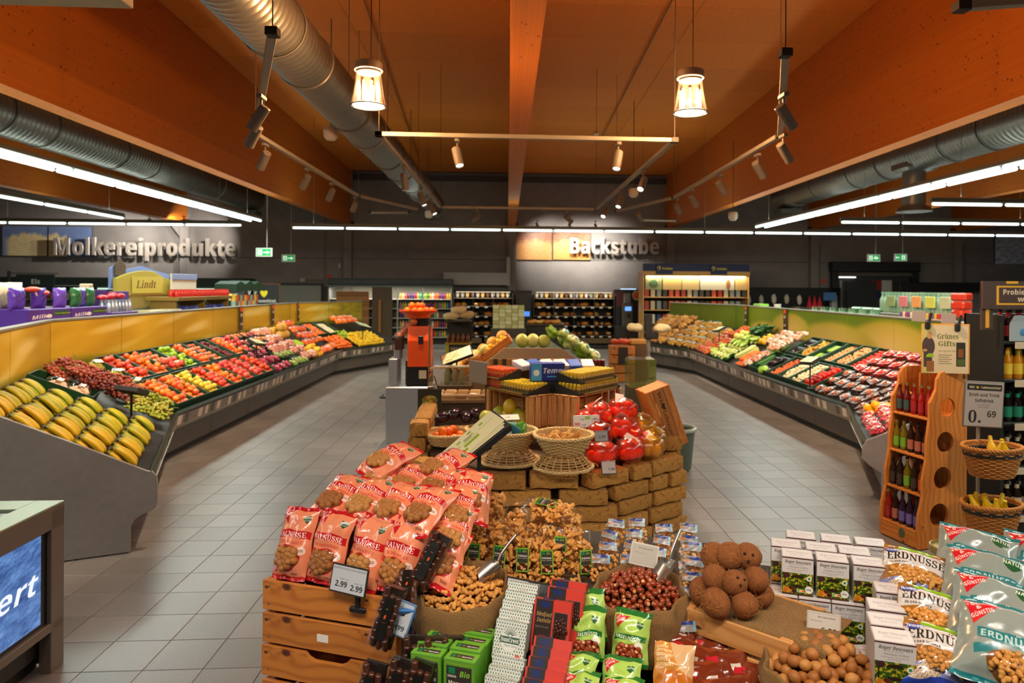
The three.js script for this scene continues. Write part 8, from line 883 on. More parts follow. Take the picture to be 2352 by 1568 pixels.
// --- white chestnut boxes
{
  const fT = canvas(256, 320, (c) => { c.fillStyle = '#cfcac8'; c.fillRect(0, 0, 256, 320); c.fillStyle = '#4a1c20'; c.fillRect(0, 0, 256, 5); c.fillStyle = '#1c1a1c'; c.font = 'italic bold 34px serif'; c.fillText('Roger Descours', 22, 46, 214); c.fillRect(60, 56, 120, 1.5); c.fillStyle = '#6a6668'; c.font = '20px ' + F1; c.fillText('Châtaignes entières', 54, 84, 160); c.font = '10px ' + F1; c.fillText('Cooked chestnuts · Gekochte Maronen', 38, 102, 190); c.fillText('Gekookte kastanjes', 80, 116); for (let j = 0; j < 190; j += 6) for (let i = 0; i < 256; i += 6) { const n = nz(i / 30, j / 24, 3) + 0.5 * nz(i / 9, j / 9, 5); c.fillStyle = rgb(mix3([78, 120, 20], n > 0.15 ? [206, 176, 40] : [40, 62, 14], 0.5 + 0.5 * Math.min(1, Math.abs(n) * 2))); c.fillRect(i, 130 + j, 6, 6); } c.fillStyle = '#2a1c10'; c.fillRect(20, 140, 10, 110); c.fillRect(214, 150, 12, 90); c.beginPath(); c.ellipse(128, 172, 56, 30, 0, PI, 2 * PI); c.fill(); c.beginPath(); c.ellipse(128, 232, 50, 26, 0, 0, PI); c.fill(); c.fillRect(126, 172, 4, 60); for (const [x, y, q] of [[36, 268, '#c8741c'], [64, 282, '#d28a30'], [24, 290, '#c06a14'], [76, 262, '#5a1a14'], [100, 290, '#4a1410']]) { c.fillStyle = q; c.beginPath(); c.ellipse(x, y, 20, 15, 0.3, 0, 7); c.fill(); } c.fillStyle = '#43202a'; c.beginPath(); c.ellipse(40, 152, 28, 20, 0, 0, 7); c.fill(); c.fillStyle = '#e6e6e0'; for (const [x, y, r] of [[222, 168, 22], [222, 264, 32]]) { c.beginPath(); c.arc(x, y, r, 0, 7); c.fill(); } c.fillStyle = '#2f8a3c'; c.beginPath(); c.arc(222, 168, 11, 0, 7); c.fill(); c.fillStyle = '#4a4a4a'; c.font = 'bold 18px ' + F1; c.fillText('400g', 200, 270); c.fillStyle = '#e8e4dc'; c.fillRect(122, 268, 60, 24); ['#1f8a4a', '#8ac03a', '#f0d020', '#f08a20', '#d8301c'].forEach((q, i) => { c.fillStyle = q; c.fillRect(126 + i * 11, 272, 10, 16); }); c.fillStyle = '#4a2412'; c.fillRect(0, 306, 256, 14); });
  const tT = canvas(192, 96, (c) => { c.fillStyle = '#d4cfcd'; c.fillRect(0, 0, 192, 96); c.fillStyle = '#8a8486'; c.font = 'italic 25px serif'; c.fillText('Roger Descours', 22, 46, 150); c.font = '11px ' + F1; c.fillText('Châtaignes entières', 46, 66); c.fillRect(40, 72, 100, 1); });
  const fm = printM(fT, 0.35), tm = printM(tT, 0.3), WB = M('#b9b4b2', 0.4), BR = M('#4a1c20', 0.45), B = cb(0.116, 0.145, 0.09, 0.0015), ordn = ['left', 'middle', 'right'];
  const box = (pos, u, h, v, ry = 0) => { const t = item('chestnut_box', 'white chestnut carton with a woodland picture, ' + pos, 'carton', u, h, v, [0, ry + R(-0.025, 0.025), 0]); mesh('carton', B, WB, t, [0, 0.0725, 0]); mesh('front_print', at(new THREE.PlaneGeometry(0.1145, 0.143), 0, 0.0725, 0.0455), fm, t); mesh('top_flap', cb(0.114, 0.0015, 0.088, 0.0004), WB, t, [0, 0.1465, 0], [0.02, 0, 0]); mesh('top_print', at(new THREE.PlaneGeometry(0.108, 0.082), 0, 0.1478, 0, -PI / 2 + 0.02), tm, t); mesh('edge_band', cb(0.116, 0.004, 0.002, 0.0003), BR, t, [0, 0.1435, 0.0452]); };
  [0.73, 0.848, 0.966].forEach((u, i) => box(`front lower row, ${ordn[i]} one`, u, 0.62, -0.3)); [0.787, 0.914, 1.044].forEach((u, i) => box(`front upper row, ${ordn[i]} one`, u, 0.768, -0.322)); [0.75, 0.884, 1.008].forEach((u, i) => { box(`second row underneath, ${ordn[i]} one`, u, 0.62, -0.42); box(`second row on top, ${ordn[i]} one`, u, 0.768, -0.425); }); [0.815, 0.953, 1.085].forEach((u, i) => { box(`rear row on top, ${ordn[i]} one`, u, 0.768, -0.545); box(`rear row underneath, ${ordn[i]} one`, u, 0.62, -0.545); });
  [[1.036, 0.735, 0.2, 'nearest one in the right hand column'], [1.04, 0.735, 0.095, 'second one in the right hand column'], [1.055, 0.735, -0.02, 'third one in the right hand column'], [1.036, 0.587, 0.2, 'lowest one under the nearest in the right hand column'], [1.04, 0.587, 0.095, 'lowest one under the second in the right hand column'], [1.1, 0.735, -0.17, 'fourth one in the right hand column'], [1.07, 0.587, -0.06, 'lowest one under the third in the right hand column']].forEach(([u, h, v, p]) => box(p, u, h, v)); box('single one standing low behind the loose walnuts', 0.965, 0.587, 0.03, 0.3);
  one('carton_riser', cb(0.5, 0.022, 0.4), M('#5a4028', 0.8), 'thin board under the white chestnut cartons', 'board', [0, 0, 0]); lay(scene.children.at(-1), 0.92, 0.609, -0.44);
}
// --- patterned date boxes, dark date boxes, green chestnut boxes
{
  const sT = canvas(256, 256, (c) => { c.fillStyle = '#ccd0c8'; c.fillRect(0, 0, 256, 256); c.fillStyle = '#4e6258'; for (let j = 0; j < 13; j++) for (let i = 0; i < 13; i++) { const x = i * 21 + (j % 2) * 10, y = j * 21; c.beginPath(); c.moveTo(x, y - 8); c.quadraticCurveTo(x + 9, y, x, y + 8); c.quadraticCurveTo(x - 9, y, x, y - 8); c.fill(); } c.fillStyle = '#d2d4cc'; c.beginPath(); c.arc(128, 120, 80, 0, 7); c.fill(); c.strokeStyle = '#b08a6a'; c.lineWidth = 2; c.stroke(); c.strokeStyle = '#4e6258'; c.lineWidth = 5; for (let i = -4; i < 5; i++) { c.beginPath(); c.moveTo(128 + 12 * Math.sin(i * 0.3), 100 - 14 * Math.cos(i * 0.3)); c.lineTo(128 + 60 * Math.sin(i * 0.3), 100 - 58 * Math.cos(i * 0.3)); c.stroke(); } c.fillStyle = '#3f5a50'; c.fillRect(48, 102, 160, 44); c.fillStyle = '#e6e6da'; c.font = 'bold 36px serif'; c.fillText('SunCrest', 56, 136, 146); c.fillStyle = '#4e6258'; c.font = 'italic 19px serif'; c.fillText('Zamli Dates', 84, 166); c.fillStyle = '#c84a30'; c.beginPath(); c.arc(206, 226, 20, 0, 7); c.fill(); c.strokeStyle = '#8a9088'; c.beginPath(); c.arc(40, 210, 16, 0, 7); c.stroke(); });
  const sm = printM(sT, 0.45), sides = M('#8d9088', 0.5), SB = cb(0.115, 0.125, 0.03, 0.001); const sb = (p, u, h, v, e) => { const t = item('patterned_date_box', 'white box of dates with a green leaf pattern and a round emblem, ' + p, 'box', u, h, v, e); mesh('box', SB, sides, t); mesh('front_print', at(new THREE.PlaneGeometry(0.114, 0.124), 0, 0, 0.0156), sm, t); mesh('top_print', at(new THREE.PlaneGeometry(0.114, 0.029), 0, 0.063, 0, -PI / 2), sm, t); };
  [['front one of the leaning upper stack', 0], ['second of the leaning upper stack', 1], ['third of the leaning upper stack', 2], ['fourth of the leaning upper stack', 3], ['rearmost of the leaning upper stack', 4]].forEach(([p, i]) => sb(p, -0.185 - i * 0.002, 0.735 + i * 0.018, 0.31 - i * 0.036, [-0.35, 0, -0.03])); [['front one of the lower stack', 0], ['second of the lower stack', 1], ['rearmost of the lower stack', 2]].forEach(([p, i]) => sb(p, -0.175, 0.61 + i * 0.015, 0.44 - i * 0.035, [-0.3, 0, -0.03]));
  const mT = canvas(160, 208, (c) => { c.fillStyle = '#c2382c'; c.fillRect(0, 0, 160, 208); c.fillStyle = '#2c2320'; c.fillRect(8, 0, 74, 208); c.fillStyle = '#16245a'; c.fillRect(28, 6, 36, 26); c.fillStyle = '#c8a050'; c.font = 'italic 22px serif'; c.fillText('Medjool', 12, 66, 66); c.fillText('Datteln', 16, 90, 60); c.fillStyle = '#a08a78'; c.font = '9px ' + F1; c.fillText('Natürlich süß', 14, 112); c.fillStyle = '#c8783a'; c.beginPath(); c.ellipse(46, 164, 32, 18, 0, 0, 7); c.fill(); c.fillStyle = '#5a1c14'; c.beginPath(); c.ellipse(50, 150, 20, 12, 0.3, 0, 7); c.fill(); c.fillStyle = '#241815'; c.fillRect(90, 44, 58, 112); c.strokeStyle = '#6a5a50'; c.lineWidth = 2; c.strokeRect(90, 44, 58, 112); c.fillStyle = '#e8e0d0'; c.fillRect(10, 196, 60, 5); }), mm = printM(mT, 0.4), MB = cb(0.135, 0.17, 0.04, 0.0015), mside = M('#a83226', 0.45);
  const mb = (p, u, h, v, e) => { const t = item('red_date_box', 'red and dark brown box of dates with a window, ' + p, 'box', u, h, v, e); mesh('box', MB, mside, t); mesh('front_print', at(new THREE.PlaneGeometry(0.134, 0.169), 0, 0, 0.0206), mm, t); stuffOf(mesh('dates', at(protos.datep.fruit, 0.034, -0.005, 0.012, PI / 2, 0, 0, [0.3, 0.4, 0.55]), M('#3a160c', 0.25), t)); mesh('window_film', at(cb(0.05, 0.094, 0.002, 0.0005), 0.034, 0.0, 0.03), FILM, t); mesh('top_label', at(cb(0.04, 0.002, 0.032, 0.0005), -0.02, 0.086, 0), M('#16245a', 0.4), t); };
  mb('upright front one', -0.06, 0.765, 0.23, [-0.3, 0.05, -0.04]); mb('upright one behind the front one', -0.03, 0.785, 0.17, [-0.3, 0.05, -0.04]); mb('rear upright one behind the others', -0.035, 0.79, 0.12, [-0.3, 0.05, -0.04]); for (let i = 0; i < 6; i++) mb(`${['lowest', 'second lowest', 'third', 'fourth', 'fifth', 'uppermost'][i]} of the stepped stack before the upright ones`, -0.04 - i * 0.001, 0.575 + i * 0.017, 0.47 - i * 0.035, [-0.5, 0.05, -0.04]);
  const gT = canvas(160, 208, (c) => { c.fillStyle = '#5f9e2a'; c.fillRect(0, 0, 160, 208); c.fillStyle = '#362f2a'; c.fillRect(14, 26, 132, 120); c.fillStyle = '#0e7a46'; c.fillRect(26, 32, 34, 28); c.fillStyle = '#e8e4d8'; c.font = 'bold 15px ' + F1; c.fillText('EDEKA', 20, 76); c.fillStyle = '#8ac83a'; c.font = 'italic bold 36px ' + F1; c.fillText('Bio', 80, 70); c.fillStyle = '#f0ece0'; c.font = 'bold 27px ' + F1; c.fillText('Maronen', 24, 110, 112); c.font = '10px ' + F1; c.fillText('gegart und geschält', 30, 130); c.strokeStyle = '#b8a83a'; c.lineWidth = 2; c.beginPath(); c.moveTo(8, 12); c.quadraticCurveTo(80, 22, 152, 12); c.stroke(); c.fillStyle = '#8a4a1c'; c.beginPath(); c.ellipse(80, 178, 44, 22, 0, 0, 7); c.fill(); }), g2 = canvas(160, 64, (c) => { c.fillStyle = '#64a42c'; c.fillRect(0, 0, 160, 64); c.fillStyle = '#362f2a'; c.fillRect(22, 18, 118, 30); c.fillStyle = '#0e7a46'; c.fillRect(28, 22, 18, 22); c.fillStyle = '#e8e4d8'; c.font = 'bold 15px ' + F1; c.fillText('Maronen', 80, 40, 56); c.fillStyle = '#8ac83a'; c.font = 'italic 15px ' + F1; c.fillText('Bio', 52, 38); }), gm = printM(gT, 0.45), gm2 = printM(g2, 0.45), GB = cb(0.112, 0.16, 0.052, 0.0012), gs = M('#5a9a28', 0.45);
  [[-0.44, 0], [-0.318, 1]].forEach(([u, k]) => { for (let r = 0; r < 4; r++) { const t = item('green_chestnut_box', `green box of chestnuts with a dark label, ${['left', 'right'][k]} column, ${['front', 'second', 'third', 'rear'][r]} one`, 'box', u + R(-0.003, 0.003), 0.56 + (r % 2) * 0.006, 0.43 - r * 0.056, [0, R(-0.02, 0.02), 0]); mesh('box', GB, gs, t, [0, 0.08, 0]); mesh('front_print', at(new THREE.PlaneGeometry(0.11, 0.158), 0, 0.08, 0.0266), gm, t); mesh('top_print', at(new THREE.PlaneGeometry(0.11, 0.05), 0, 0.1605, 0, -PI / 2), gm2, t); } }); { const t = item('green_chestnut_box', 'green box of chestnuts standing alone behind the two columns, beside the sack', 'box', -0.26, 0.56, 0.26); mesh('box', GB, gs, t, [0, 0.08, 0]); mesh('top_print', at(new THREE.PlaneGeometry(0.11, 0.05), 0, 0.1605, 0, -PI / 2), gm2, t); }
}
// --- green hazelnut bags, brown and orange pouches
{
  const hT = canvas(224, 288, (c, w, h) => { c.fillStyle = '#a6c85a'; c.fillRect(0, 0, w, h); c.fillStyle = '#1c6a2a'; c.fillRect(0, 0, w, 30); c.fillRect(0, h - 22, w, 22); c.fillStyle = '#c8242c'; c.beginPath(); c.moveTo(8, 40); c.lineTo(100, 38); c.lineTo(28, 112); c.fill(); c.fillStyle = '#f2e4d8'; c.save(); c.translate(20, 64); c.rotate(-0.6); c.font = 'bold 17px ' + F1; c.fillText('GUT &', 0, 4); c.fillText('GÜNSTIG', -8, 22, 62); c.restore(); c.fillStyle = '#1c5a2c'; heart(c, 168, 72, 27); c.fillStyle = '#dfe8c8'; c.font = 'bold 15px ' + F1; c.fillText('NATUR', 144, 74); c.strokeStyle = '#88ac40'; c.lineWidth = 2; for (const [x, y] of [[90, 100], [112, 112], [200, 130]]) { c.beginPath(); c.arc(x, y, 12, 0, 7); c.stroke(); } c.fillStyle = '#1c6a2a'; c.beginPath(); c.moveTo(14, 140); c.quadraticCurveTo(112, 124, 210, 128); c.lineTo(210, 158); c.quadraticCurveTo(112, 152, 14, 172); c.fill(); c.fillStyle = '#e4edd0'; c.font = 'bold 27px ' + F1; c.fillText('HASELNÜSSE', 20, 158, 184); c.fillStyle = '#e8e6d8'; c.beginPath(); c.ellipse(176, 180, 24, 20, 0, 0, 7); c.fill(); c.fillStyle = '#4a2010'; c.beginPath(); c.ellipse(112, 222, 86, 42, 0, 0, 7); c.fill(); });
  const hm = printM(hT, 0.26, { clearcoat: 0.6, clearcoatRoughness: 0.16 }), W = 0.135, L = 0.175, T = 0.06, G = [1, 2, 3].map((s) => pillow(W, L, T, s * 4.7, 14, 18, 0.002)), nuts = windowNuts(hazel, 17, W, L, T, 0, -0.54, 0.7, 0.25, 0.009, 0.95, 5); let k = 0;
  const b = (p, u, h, v, e) => { const t = item('hazelnut_bag', 'green bag of hazelnuts with a red corner and nut window, ' + p, 'nut bag', u, h, v, e); mesh('bag', G[k % 3], hm, t); stuffOf(mesh('nuts', nuts, HAZ[k % 3], t)); k++; };
  b('upper left one', 0.055, 0.735, 0.18, [-0.4, 0.05, 0.04]); b('upper right one', 0.21, 0.735, 0.16, [-0.4, -0.05, -0.05]); b('upper one behind the upper left', 0.04, 0.76, 0.1, [-0.35, 0.1, 0.1]); [[0.05, 0.645, 0.31, 'lower rear left one'], [0.2, 0.645, 0.3, 'lower rear right one'], [0.07, 0.615, 0.37, 'lower middle left one'], [0.21, 0.615, 0.36, 'lower middle right one'], [0.09, 0.585, 0.43, 'lower front left one'], [0.23, 0.585, 0.42, 'lower front right one']].forEach(([u, h, v, p], i) => b(p, u, h, v, [-0.85, R(-0.1, 0.1), R(-0.08, 0.08)]));
  const bT = canvas(160, 128, (c) => { c.fillStyle = '#6e2a14'; c.fillRect(0, 0, 160, 128); c.fillStyle = '#8a3c1c'; c.fillRect(0, 0, 160, 18); c.fillStyle = '#b81c2c'; c.fillRect(16, 40, 40, 24); c.fillStyle = '#c8b8a8'; c.fillRect(96, 62, 34, 18); }), bm = printM(bT, 0.22, { clearcoat: 0.8, clearcoatRoughness: 0.14 }), BG = [1, 2, 3].map((s) => pillow(0.17, 0.13, 0.04, s * 6.1, 14, 14, 0.004));
  [[0.335, 0.7, 0.02], [0.4, 0.665, 0.1], [0.47, 0.655, 0.02], [0.43, 0.69, -0.06], [0.53, 0.66, 0.12], [0.46, 0.64, 0.19], [0.56, 0.63, 0.23], [0.62, 0.64, 0.13], [0.4, 0.73, -0.12], [0.5, 0.615, 0.3], [0.61, 0.6, 0.31]].forEach(([u, h, v], i) => { const t = item('brown_pouch', `shiny brown pouch of dried fruit with a small red label, ${['leftmost', 'second', 'third', 'fourth', 'fifth', 'sixth', 'seventh', 'eighth', 'ninth', 'tenth', 'eleventh'][i]} of the low heap before the coconut crate`, 'pouch', u, h, v, [-1.0 + R(-0.15, 0.15), R(-0.4, 0.4), R(-0.15, 0.15)]); mesh('pouch', BG[i % 3], bm, t); });
  const oT = canvas(160, 208, (c) => { c.fillStyle = '#c8843c'; c.fillRect(0, 0, 160, 208); c.fillStyle = '#d0a878'; c.beginPath(); c.moveTo(60, 0); c.lineTo(160, 0); c.lineTo(160, 120); c.quadraticCurveTo(110, 130, 84, 70); c.fill(); c.fillStyle = '#c06a1c'; c.beginPath(); c.moveTo(0, 150); c.quadraticCurveTo(70, 80, 160, 130); c.lineTo(160, 208); c.lineTo(0, 208); c.fill(); c.fillStyle = '#f0d8a8'; c.font = 'bold 16px ' + F1; ['VORM', 'ÖFFNEN', 'GETROCKNET', 'DIREKT', 'JOGHURT'].forEach((s, i) => c.fillText(s, 8, 30 + i * 17, 70)); }); const o = item('orange_pouch', 'orange pouch of dried fruit in front of the brown pouches', 'pouch', 0.365, 0.675, 0.22, [-0.75, 0.1, -0.05]); mesh('pouch', pillow(0.14, 0.17, 0.045, 9.3, 14, 16, 0.004), printM(oT, 0.24, { clearcoat: 0.7, clearcoatRoughness: 0.15 }), o);
}
// --- large peanut bags at right
{
  const bT = canvas(288, 288, (c, w, h) => { c.fillStyle = '#a06a2c'; c.fillRect(0, 0, w, h); c.fillStyle = '#8ab82c'; c.fillRect(60, 0, 150, 20); c.fillStyle = '#d4ccc6'; c.beginPath(); c.moveTo(4, 44); c.quadraticCurveTo(140, 16, 284, 48); c.lineTo(284, 116); c.quadraticCurveTo(140, 96, 4, 120); c.fill(); c.fillStyle = '#2a4a9a'; c.beginPath(); c.ellipse(42, 34, 36, 18, -0.2, 0, 7); c.fill(); c.fillStyle = '#e0e0ea'; c.font = 'bold 17px ' + F1; c.fillText('JUMBO', 14, 40); c.fillStyle = '#26221f'; c.font = 'bold 50px serif'; c.fillText('ERDNÜSSE', 16, 84, 252); c.font = 'bold 15px ' + F1; c.fillText('IN DER SCHALE', 30, 104, 130); c.fillStyle = '#7f84b8'; c.beginPath(); c.moveTo(0, 196); c.quadraticCurveTo(140, 150, 288, 190); c.lineTo(288, 288); c.lineTo(0, 288); c.fill(); c.fillStyle = '#1d3a9e'; c.beginPath(); c.moveTo(0, 246); c.quadraticCurveTo(160, 180, 288, 230); c.lineTo(288, 288); c.lineTo(0, 288); c.fill(); c.fillStyle = '#c9b29c'; c.beginPath(); c.ellipse(76, 216, 44, 26, -0.3, 0, 7); c.ellipse(112, 194, 40, 28, -0.2, 0, 7); c.fill(); c.fillStyle = '#3a2c22'; for (let i = 0; i < 60; i++) c.fillRect(40 + (i * 37) % 104, 176 + (i * 23) % 60, 3, 4); c.fillStyle = '#d8c8b0'; c.beginPath(); c.ellipse(190, 238, 30, 16, 0.2, 0, 7); c.ellipse(246, 246, 26, 13, 0.4, 0, 7); c.fill(); c.fillStyle = '#141414'; c.fillRect(0, 268, 288, 20); });
  const gT = canvas(320, 320, (c, w, h) => { c.fillStyle = '#8f9a92'; c.fillRect(0, 0, w, h); c.fillStyle = '#1f7a80'; c.fillRect(0, 0, w, 18); c.fillRect(0, h - 20, w, 20); c.fillStyle = '#d0202a'; c.beginPath(); c.moveTo(10, 20); c.lineTo(140, 28); c.lineTo(50, 128); c.fill(); c.fillStyle = '#f2e0d8'; c.save(); c.translate(38, 54); c.rotate(-0.4); c.font = 'bold 23px ' + F1; c.fillText('GUT', 0, 0); c.fillText('&', 12, 22); c.fillText('GÜNSTIG', -16, 46, 80); c.restore(); c.fillStyle = '#1f5a30'; heart(c, 252, 66, 40); c.fillStyle = '#dfe8d8'; c.font = 'bold 23px ' + F1; c.fillText('NATUR', 214, 68); c.fillStyle = '#247a80'; c.fillRect(64, 140, 236, 44); c.fillStyle = '#bcd8d2'; c.font = 'bold 40px ' + F1; c.fillText('ERDNÜSSE', 72, 176, 220); c.fillStyle = '#247a80'; c.save(); c.translate(60, 230); c.rotate(-0.15); c.fillRect(0, -20, 76, 34); c.restore(); c.fillStyle = '#7a4a1c'; c.beginPath(); c.ellipse(196, 252, 96, 54, 0, 0, 7); c.fill(); c.fillStyle = '#2a1c18'; c.font = 'bold 15px ' + F1; c.fillText('EDEKA', 230, 312); });
  const mk = (map, W, L, T, cx, cy, rx, ry, n) => ({ W, L, T, m: printM(map, 0.24, { clearcoat: 0.7, clearcoatRoughness: 0.14 }), G: [1, 2].map((s) => pillow(W, L, T, s * 7.7, 18, 20, 0.004)), nuts: windowNuts(peanut, n, W, L, T, cx, cy, rx, ry, 0.007, 1, 8), film: windowFilm(W, L, T, cx, cy, rx, ry, 0.008) });
  const BL = mk(bT, 0.23, 0.22, 0.08, 0.1, -0.02, 0.78, 0.2, 34), GR = mk(gT, 0.27, 0.27, 0.09, 0.22, -0.57, 0.52, 0.27, 30); let k = 0;
  const b = (K, name, label, u, h, v, e) => { const t = item(name, label, 'nut bag', u, h, v, e); mesh('bag', K.G[k % 2], K.m, t); stuffOf(mesh('nuts', K.nuts, PEA[k % 3], t)); mesh('window_film', K.film, FILM, t); k++; };
  [[1.19, 0.89, -0.26, 'upper one'], [1.19, 0.85, 0.0, 'middle one'], [1.17, 0.815, 0.2, 'lower one cut off by the frame']].forEach(([u, h, v, p], i) => b(BL, 'blue_peanut_bag', 'blue and white bag of jumbo peanuts, ' + p, u, h, v, [-0.75, -0.15, -0.14]));
  [[1.43, 0.94, -0.4, 'rear one of the front column'], [1.4, 0.93, -0.18, 'second of the front column'], [1.37, 0.915, 0.03, 'third of the front column'], [1.34, 0.9, 0.22, 'nearest of the front column'], [1.66, 0.93, -0.42, 'rear one at the right edge'], [1.63, 0.91, -0.18, 'second one at the right edge'], [1.6, 0.9, 0.05, 'third one at the right edge']].forEach(([u, h, v, p], i) => b(GR, 'grey_peanut_bag', 'grey and teal bag of peanuts with a red corner, ' + p, u, h, v, [-0.95, -0.2, -0.14 + R(-0.04, 0.04)]));
  one('bag_support', cb(0.8, 0.1, 0.9), M('#241a12', 0.8), 'dark riser under the large peanut bags at right', 'riser', [0, 0, 0]); lay(scene.children.at(-1), 1.5, 0.77, -0.2);
  const t = item('snack_tin', 'pale tin with a brass coloured lid behind the blue peanut bags', 'tin', 1.5, 0.6, -1.0); mesh('can', cyl(0.09, 0.09, 0.16, 28), M('#a9a294', 0.35), t, [0, 0.08, 0]); mesh('lid', toCreasedNormals(lathe([[0, 0.165], [0.08, 0.165], [0.085, 0.18], [0.092, 0.178], [0.092, 0.15], [0.09, 0.15]], 28), 0.6), M('#b09a5a', 0.3, { metalness: 0.6 }), t); mesh('red_dot', cyl(0.016, 0.016, 0.004, 12), M('#c02a20', 0.4), t, [0.02, 0.168, 0.02]); mesh('figure_print', at(ball(0.03, 10, 8), 0.0, 0.07, 0.087, 0, 0, 0, [1, 0.8, 0.1]), M('#1a1a1a', 0.5), t); one('tin_stand', cb(0.3, 0.6, 0.3), M('#2a1c12', 0.8), 'dark stand under the pale tin', 'stand', [0, 0, 0]); lay(scene.children.at(-1), 1.5, 0.3, -1.0);
}
// --- price tags of the display
{
  const w = '#c9cbd0', f = M('#3f4a5a', 0.4); const T = (label, u, h, v, ry, tilt, rz, ...a) => { const t = tag(label, 0, 0, 0, 0, tilt, ...a); lay(t, u, h, v, [0, ry, rz]); };
  T('double price card 2.99 and 2.99 clipped to the crate below the walnut bags', -0.85, 0.845, 0.275, -0.05, -0.2, -0.05, 0.15, 0.092, [['WALNÜSSE IN DER SCHALE WALNÜSSE', 0.02, 0.14, '#333', { s: 9, b: '' }], ['2.99', 0.12, 0.82, '#22262c', { s: 30 }], ['2.99', 0.58, 0.88, '#22262c', { s: 30 }], ['Beutel / 1 kg', 0.25, 0.52, '#444', { s: 7, b: '' }], ['Beutel / 1 kg', 0.68, 0.6, '#444', { s: 7, b: '' }]], { bg: '#bfc2c8' });
  { const c = item('tag_clip', 'black T shaped card clip on the crate front below the double price card', 'clip', -0.82, 0.765, 0.262); mesh('stem', cb(0.022, 0.07, 0.014), M('#121212', 0.5), c, [0, 0, 0]); mesh('foot', cb(0.07, 0.022, 0.016, 0.008), M('#121212', 0.5), c, [0, -0.035, 0]); }
  T('blue framed price card 6.99 leaning on the peanut sack', -0.585, 0.785, 0.37, 0.1, -0.15, -0.3, 0.085, 0.11, [['Erdnüsse', 0.25, 0.18, '#333', { s: 15 }], ['lose, 1 kg', 0.1, 0.4, '#444', { s: 12, b: '' }], ['6.99', 0.34, 0.86, '#1f2732', { s: 44 }]], { bg: '#bfc6cf', frame: M('#5a7fae', 0.35) });
  T('grey price panel with three prices above the patterned boxes', -0.2, 0.79, 0.09, 0, -0.25, -0.06, 0.165, 0.105, [['DATTELN MEDJOUL NATUR', 0.03, 0.14, '#555', { s: 8, b: '' }], ['2.99', 0.33, 0.4, '#22262c', { s: 21 }], ['1.99', 0.28, 0.88, '#22262c', { s: 21 }], ['3.49', 0.75, 0.94, '#22262c', { s: 21 }], ['NATURAL DATES', 0.5, 0.64, '#555', { s: 7, b: '' }]], { boxes: [[0.5, 0.0, 0.5, 0.5, '#55585c']], bg: '#c4c0c0' }); T('price panel with a green organic field and three prices', -0.02, 0.785, 0.07, 0, -0.25, -0.06, 0.155, 0.105, [['BIO', 0.52, 0.36, '#e8ecd8', { s: 16 }], ['2.49', 0.8, 0.36, '#22262c', { s: 19 }], ['4.99', 0.33, 0.82, '#22262c', { s: 19 }], ['4.99', 0.8, 0.92, '#22262c', { s: 19 }]], { boxes: [[0.03, 0.12, 0.42, 0.28, '#a0ac5a'], [0.5, 0.16, 0.26, 0.26, '#7a9a4a'], [0, 0.52, 1, 0.012, '#777']], bg: '#c8c4bc' });
  T('clear framed price card standing behind the loose hazelnuts', 0.2, 0.885, -0.2, 0.05, -0.3, -0.12, 0.1, 0.075, [['Wir Lebensmittel', 0.25, 0.2, '#666', { s: 11 }], ['Haselnüsse lose', 0.1, 0.45, '#888', { s: 11, b: '' }]], { bg: '#b3ada2', frame: M('#c8c2b4', 0.3) }); T('clear framed price card 6.99 standing behind the loose walnuts', 0.855, 0.79, 0.0, 0.05, -0.25, -0.06, 0.1, 0.075, [['Wir Lebensmittel', 0.3, 0.16, '#444', { s: 11 }], ['Walnüsse lose', 0.05, 0.34, '#666', { s: 10, b: '' }], ['6.99', 0.4, 0.82, '#3a2c26', { s: 44 }]], { bg: '#c6bdb2', frame: M('#b8b2a8', 0.3) });
  T('price card for peanuts in the lower right corner', 1.275, 0.79, 0.36, 0, -0.2, -0.08, 0.14, 0.09, [['ERDNUESSE IN DER SCHALE', 0.05, 0.3, '#2a2a2c', { s: 15 }], ['JUMBO', 0.05, 0.46, '#444', { s: 9 }]], { bg: '#b9a9a4' });
}
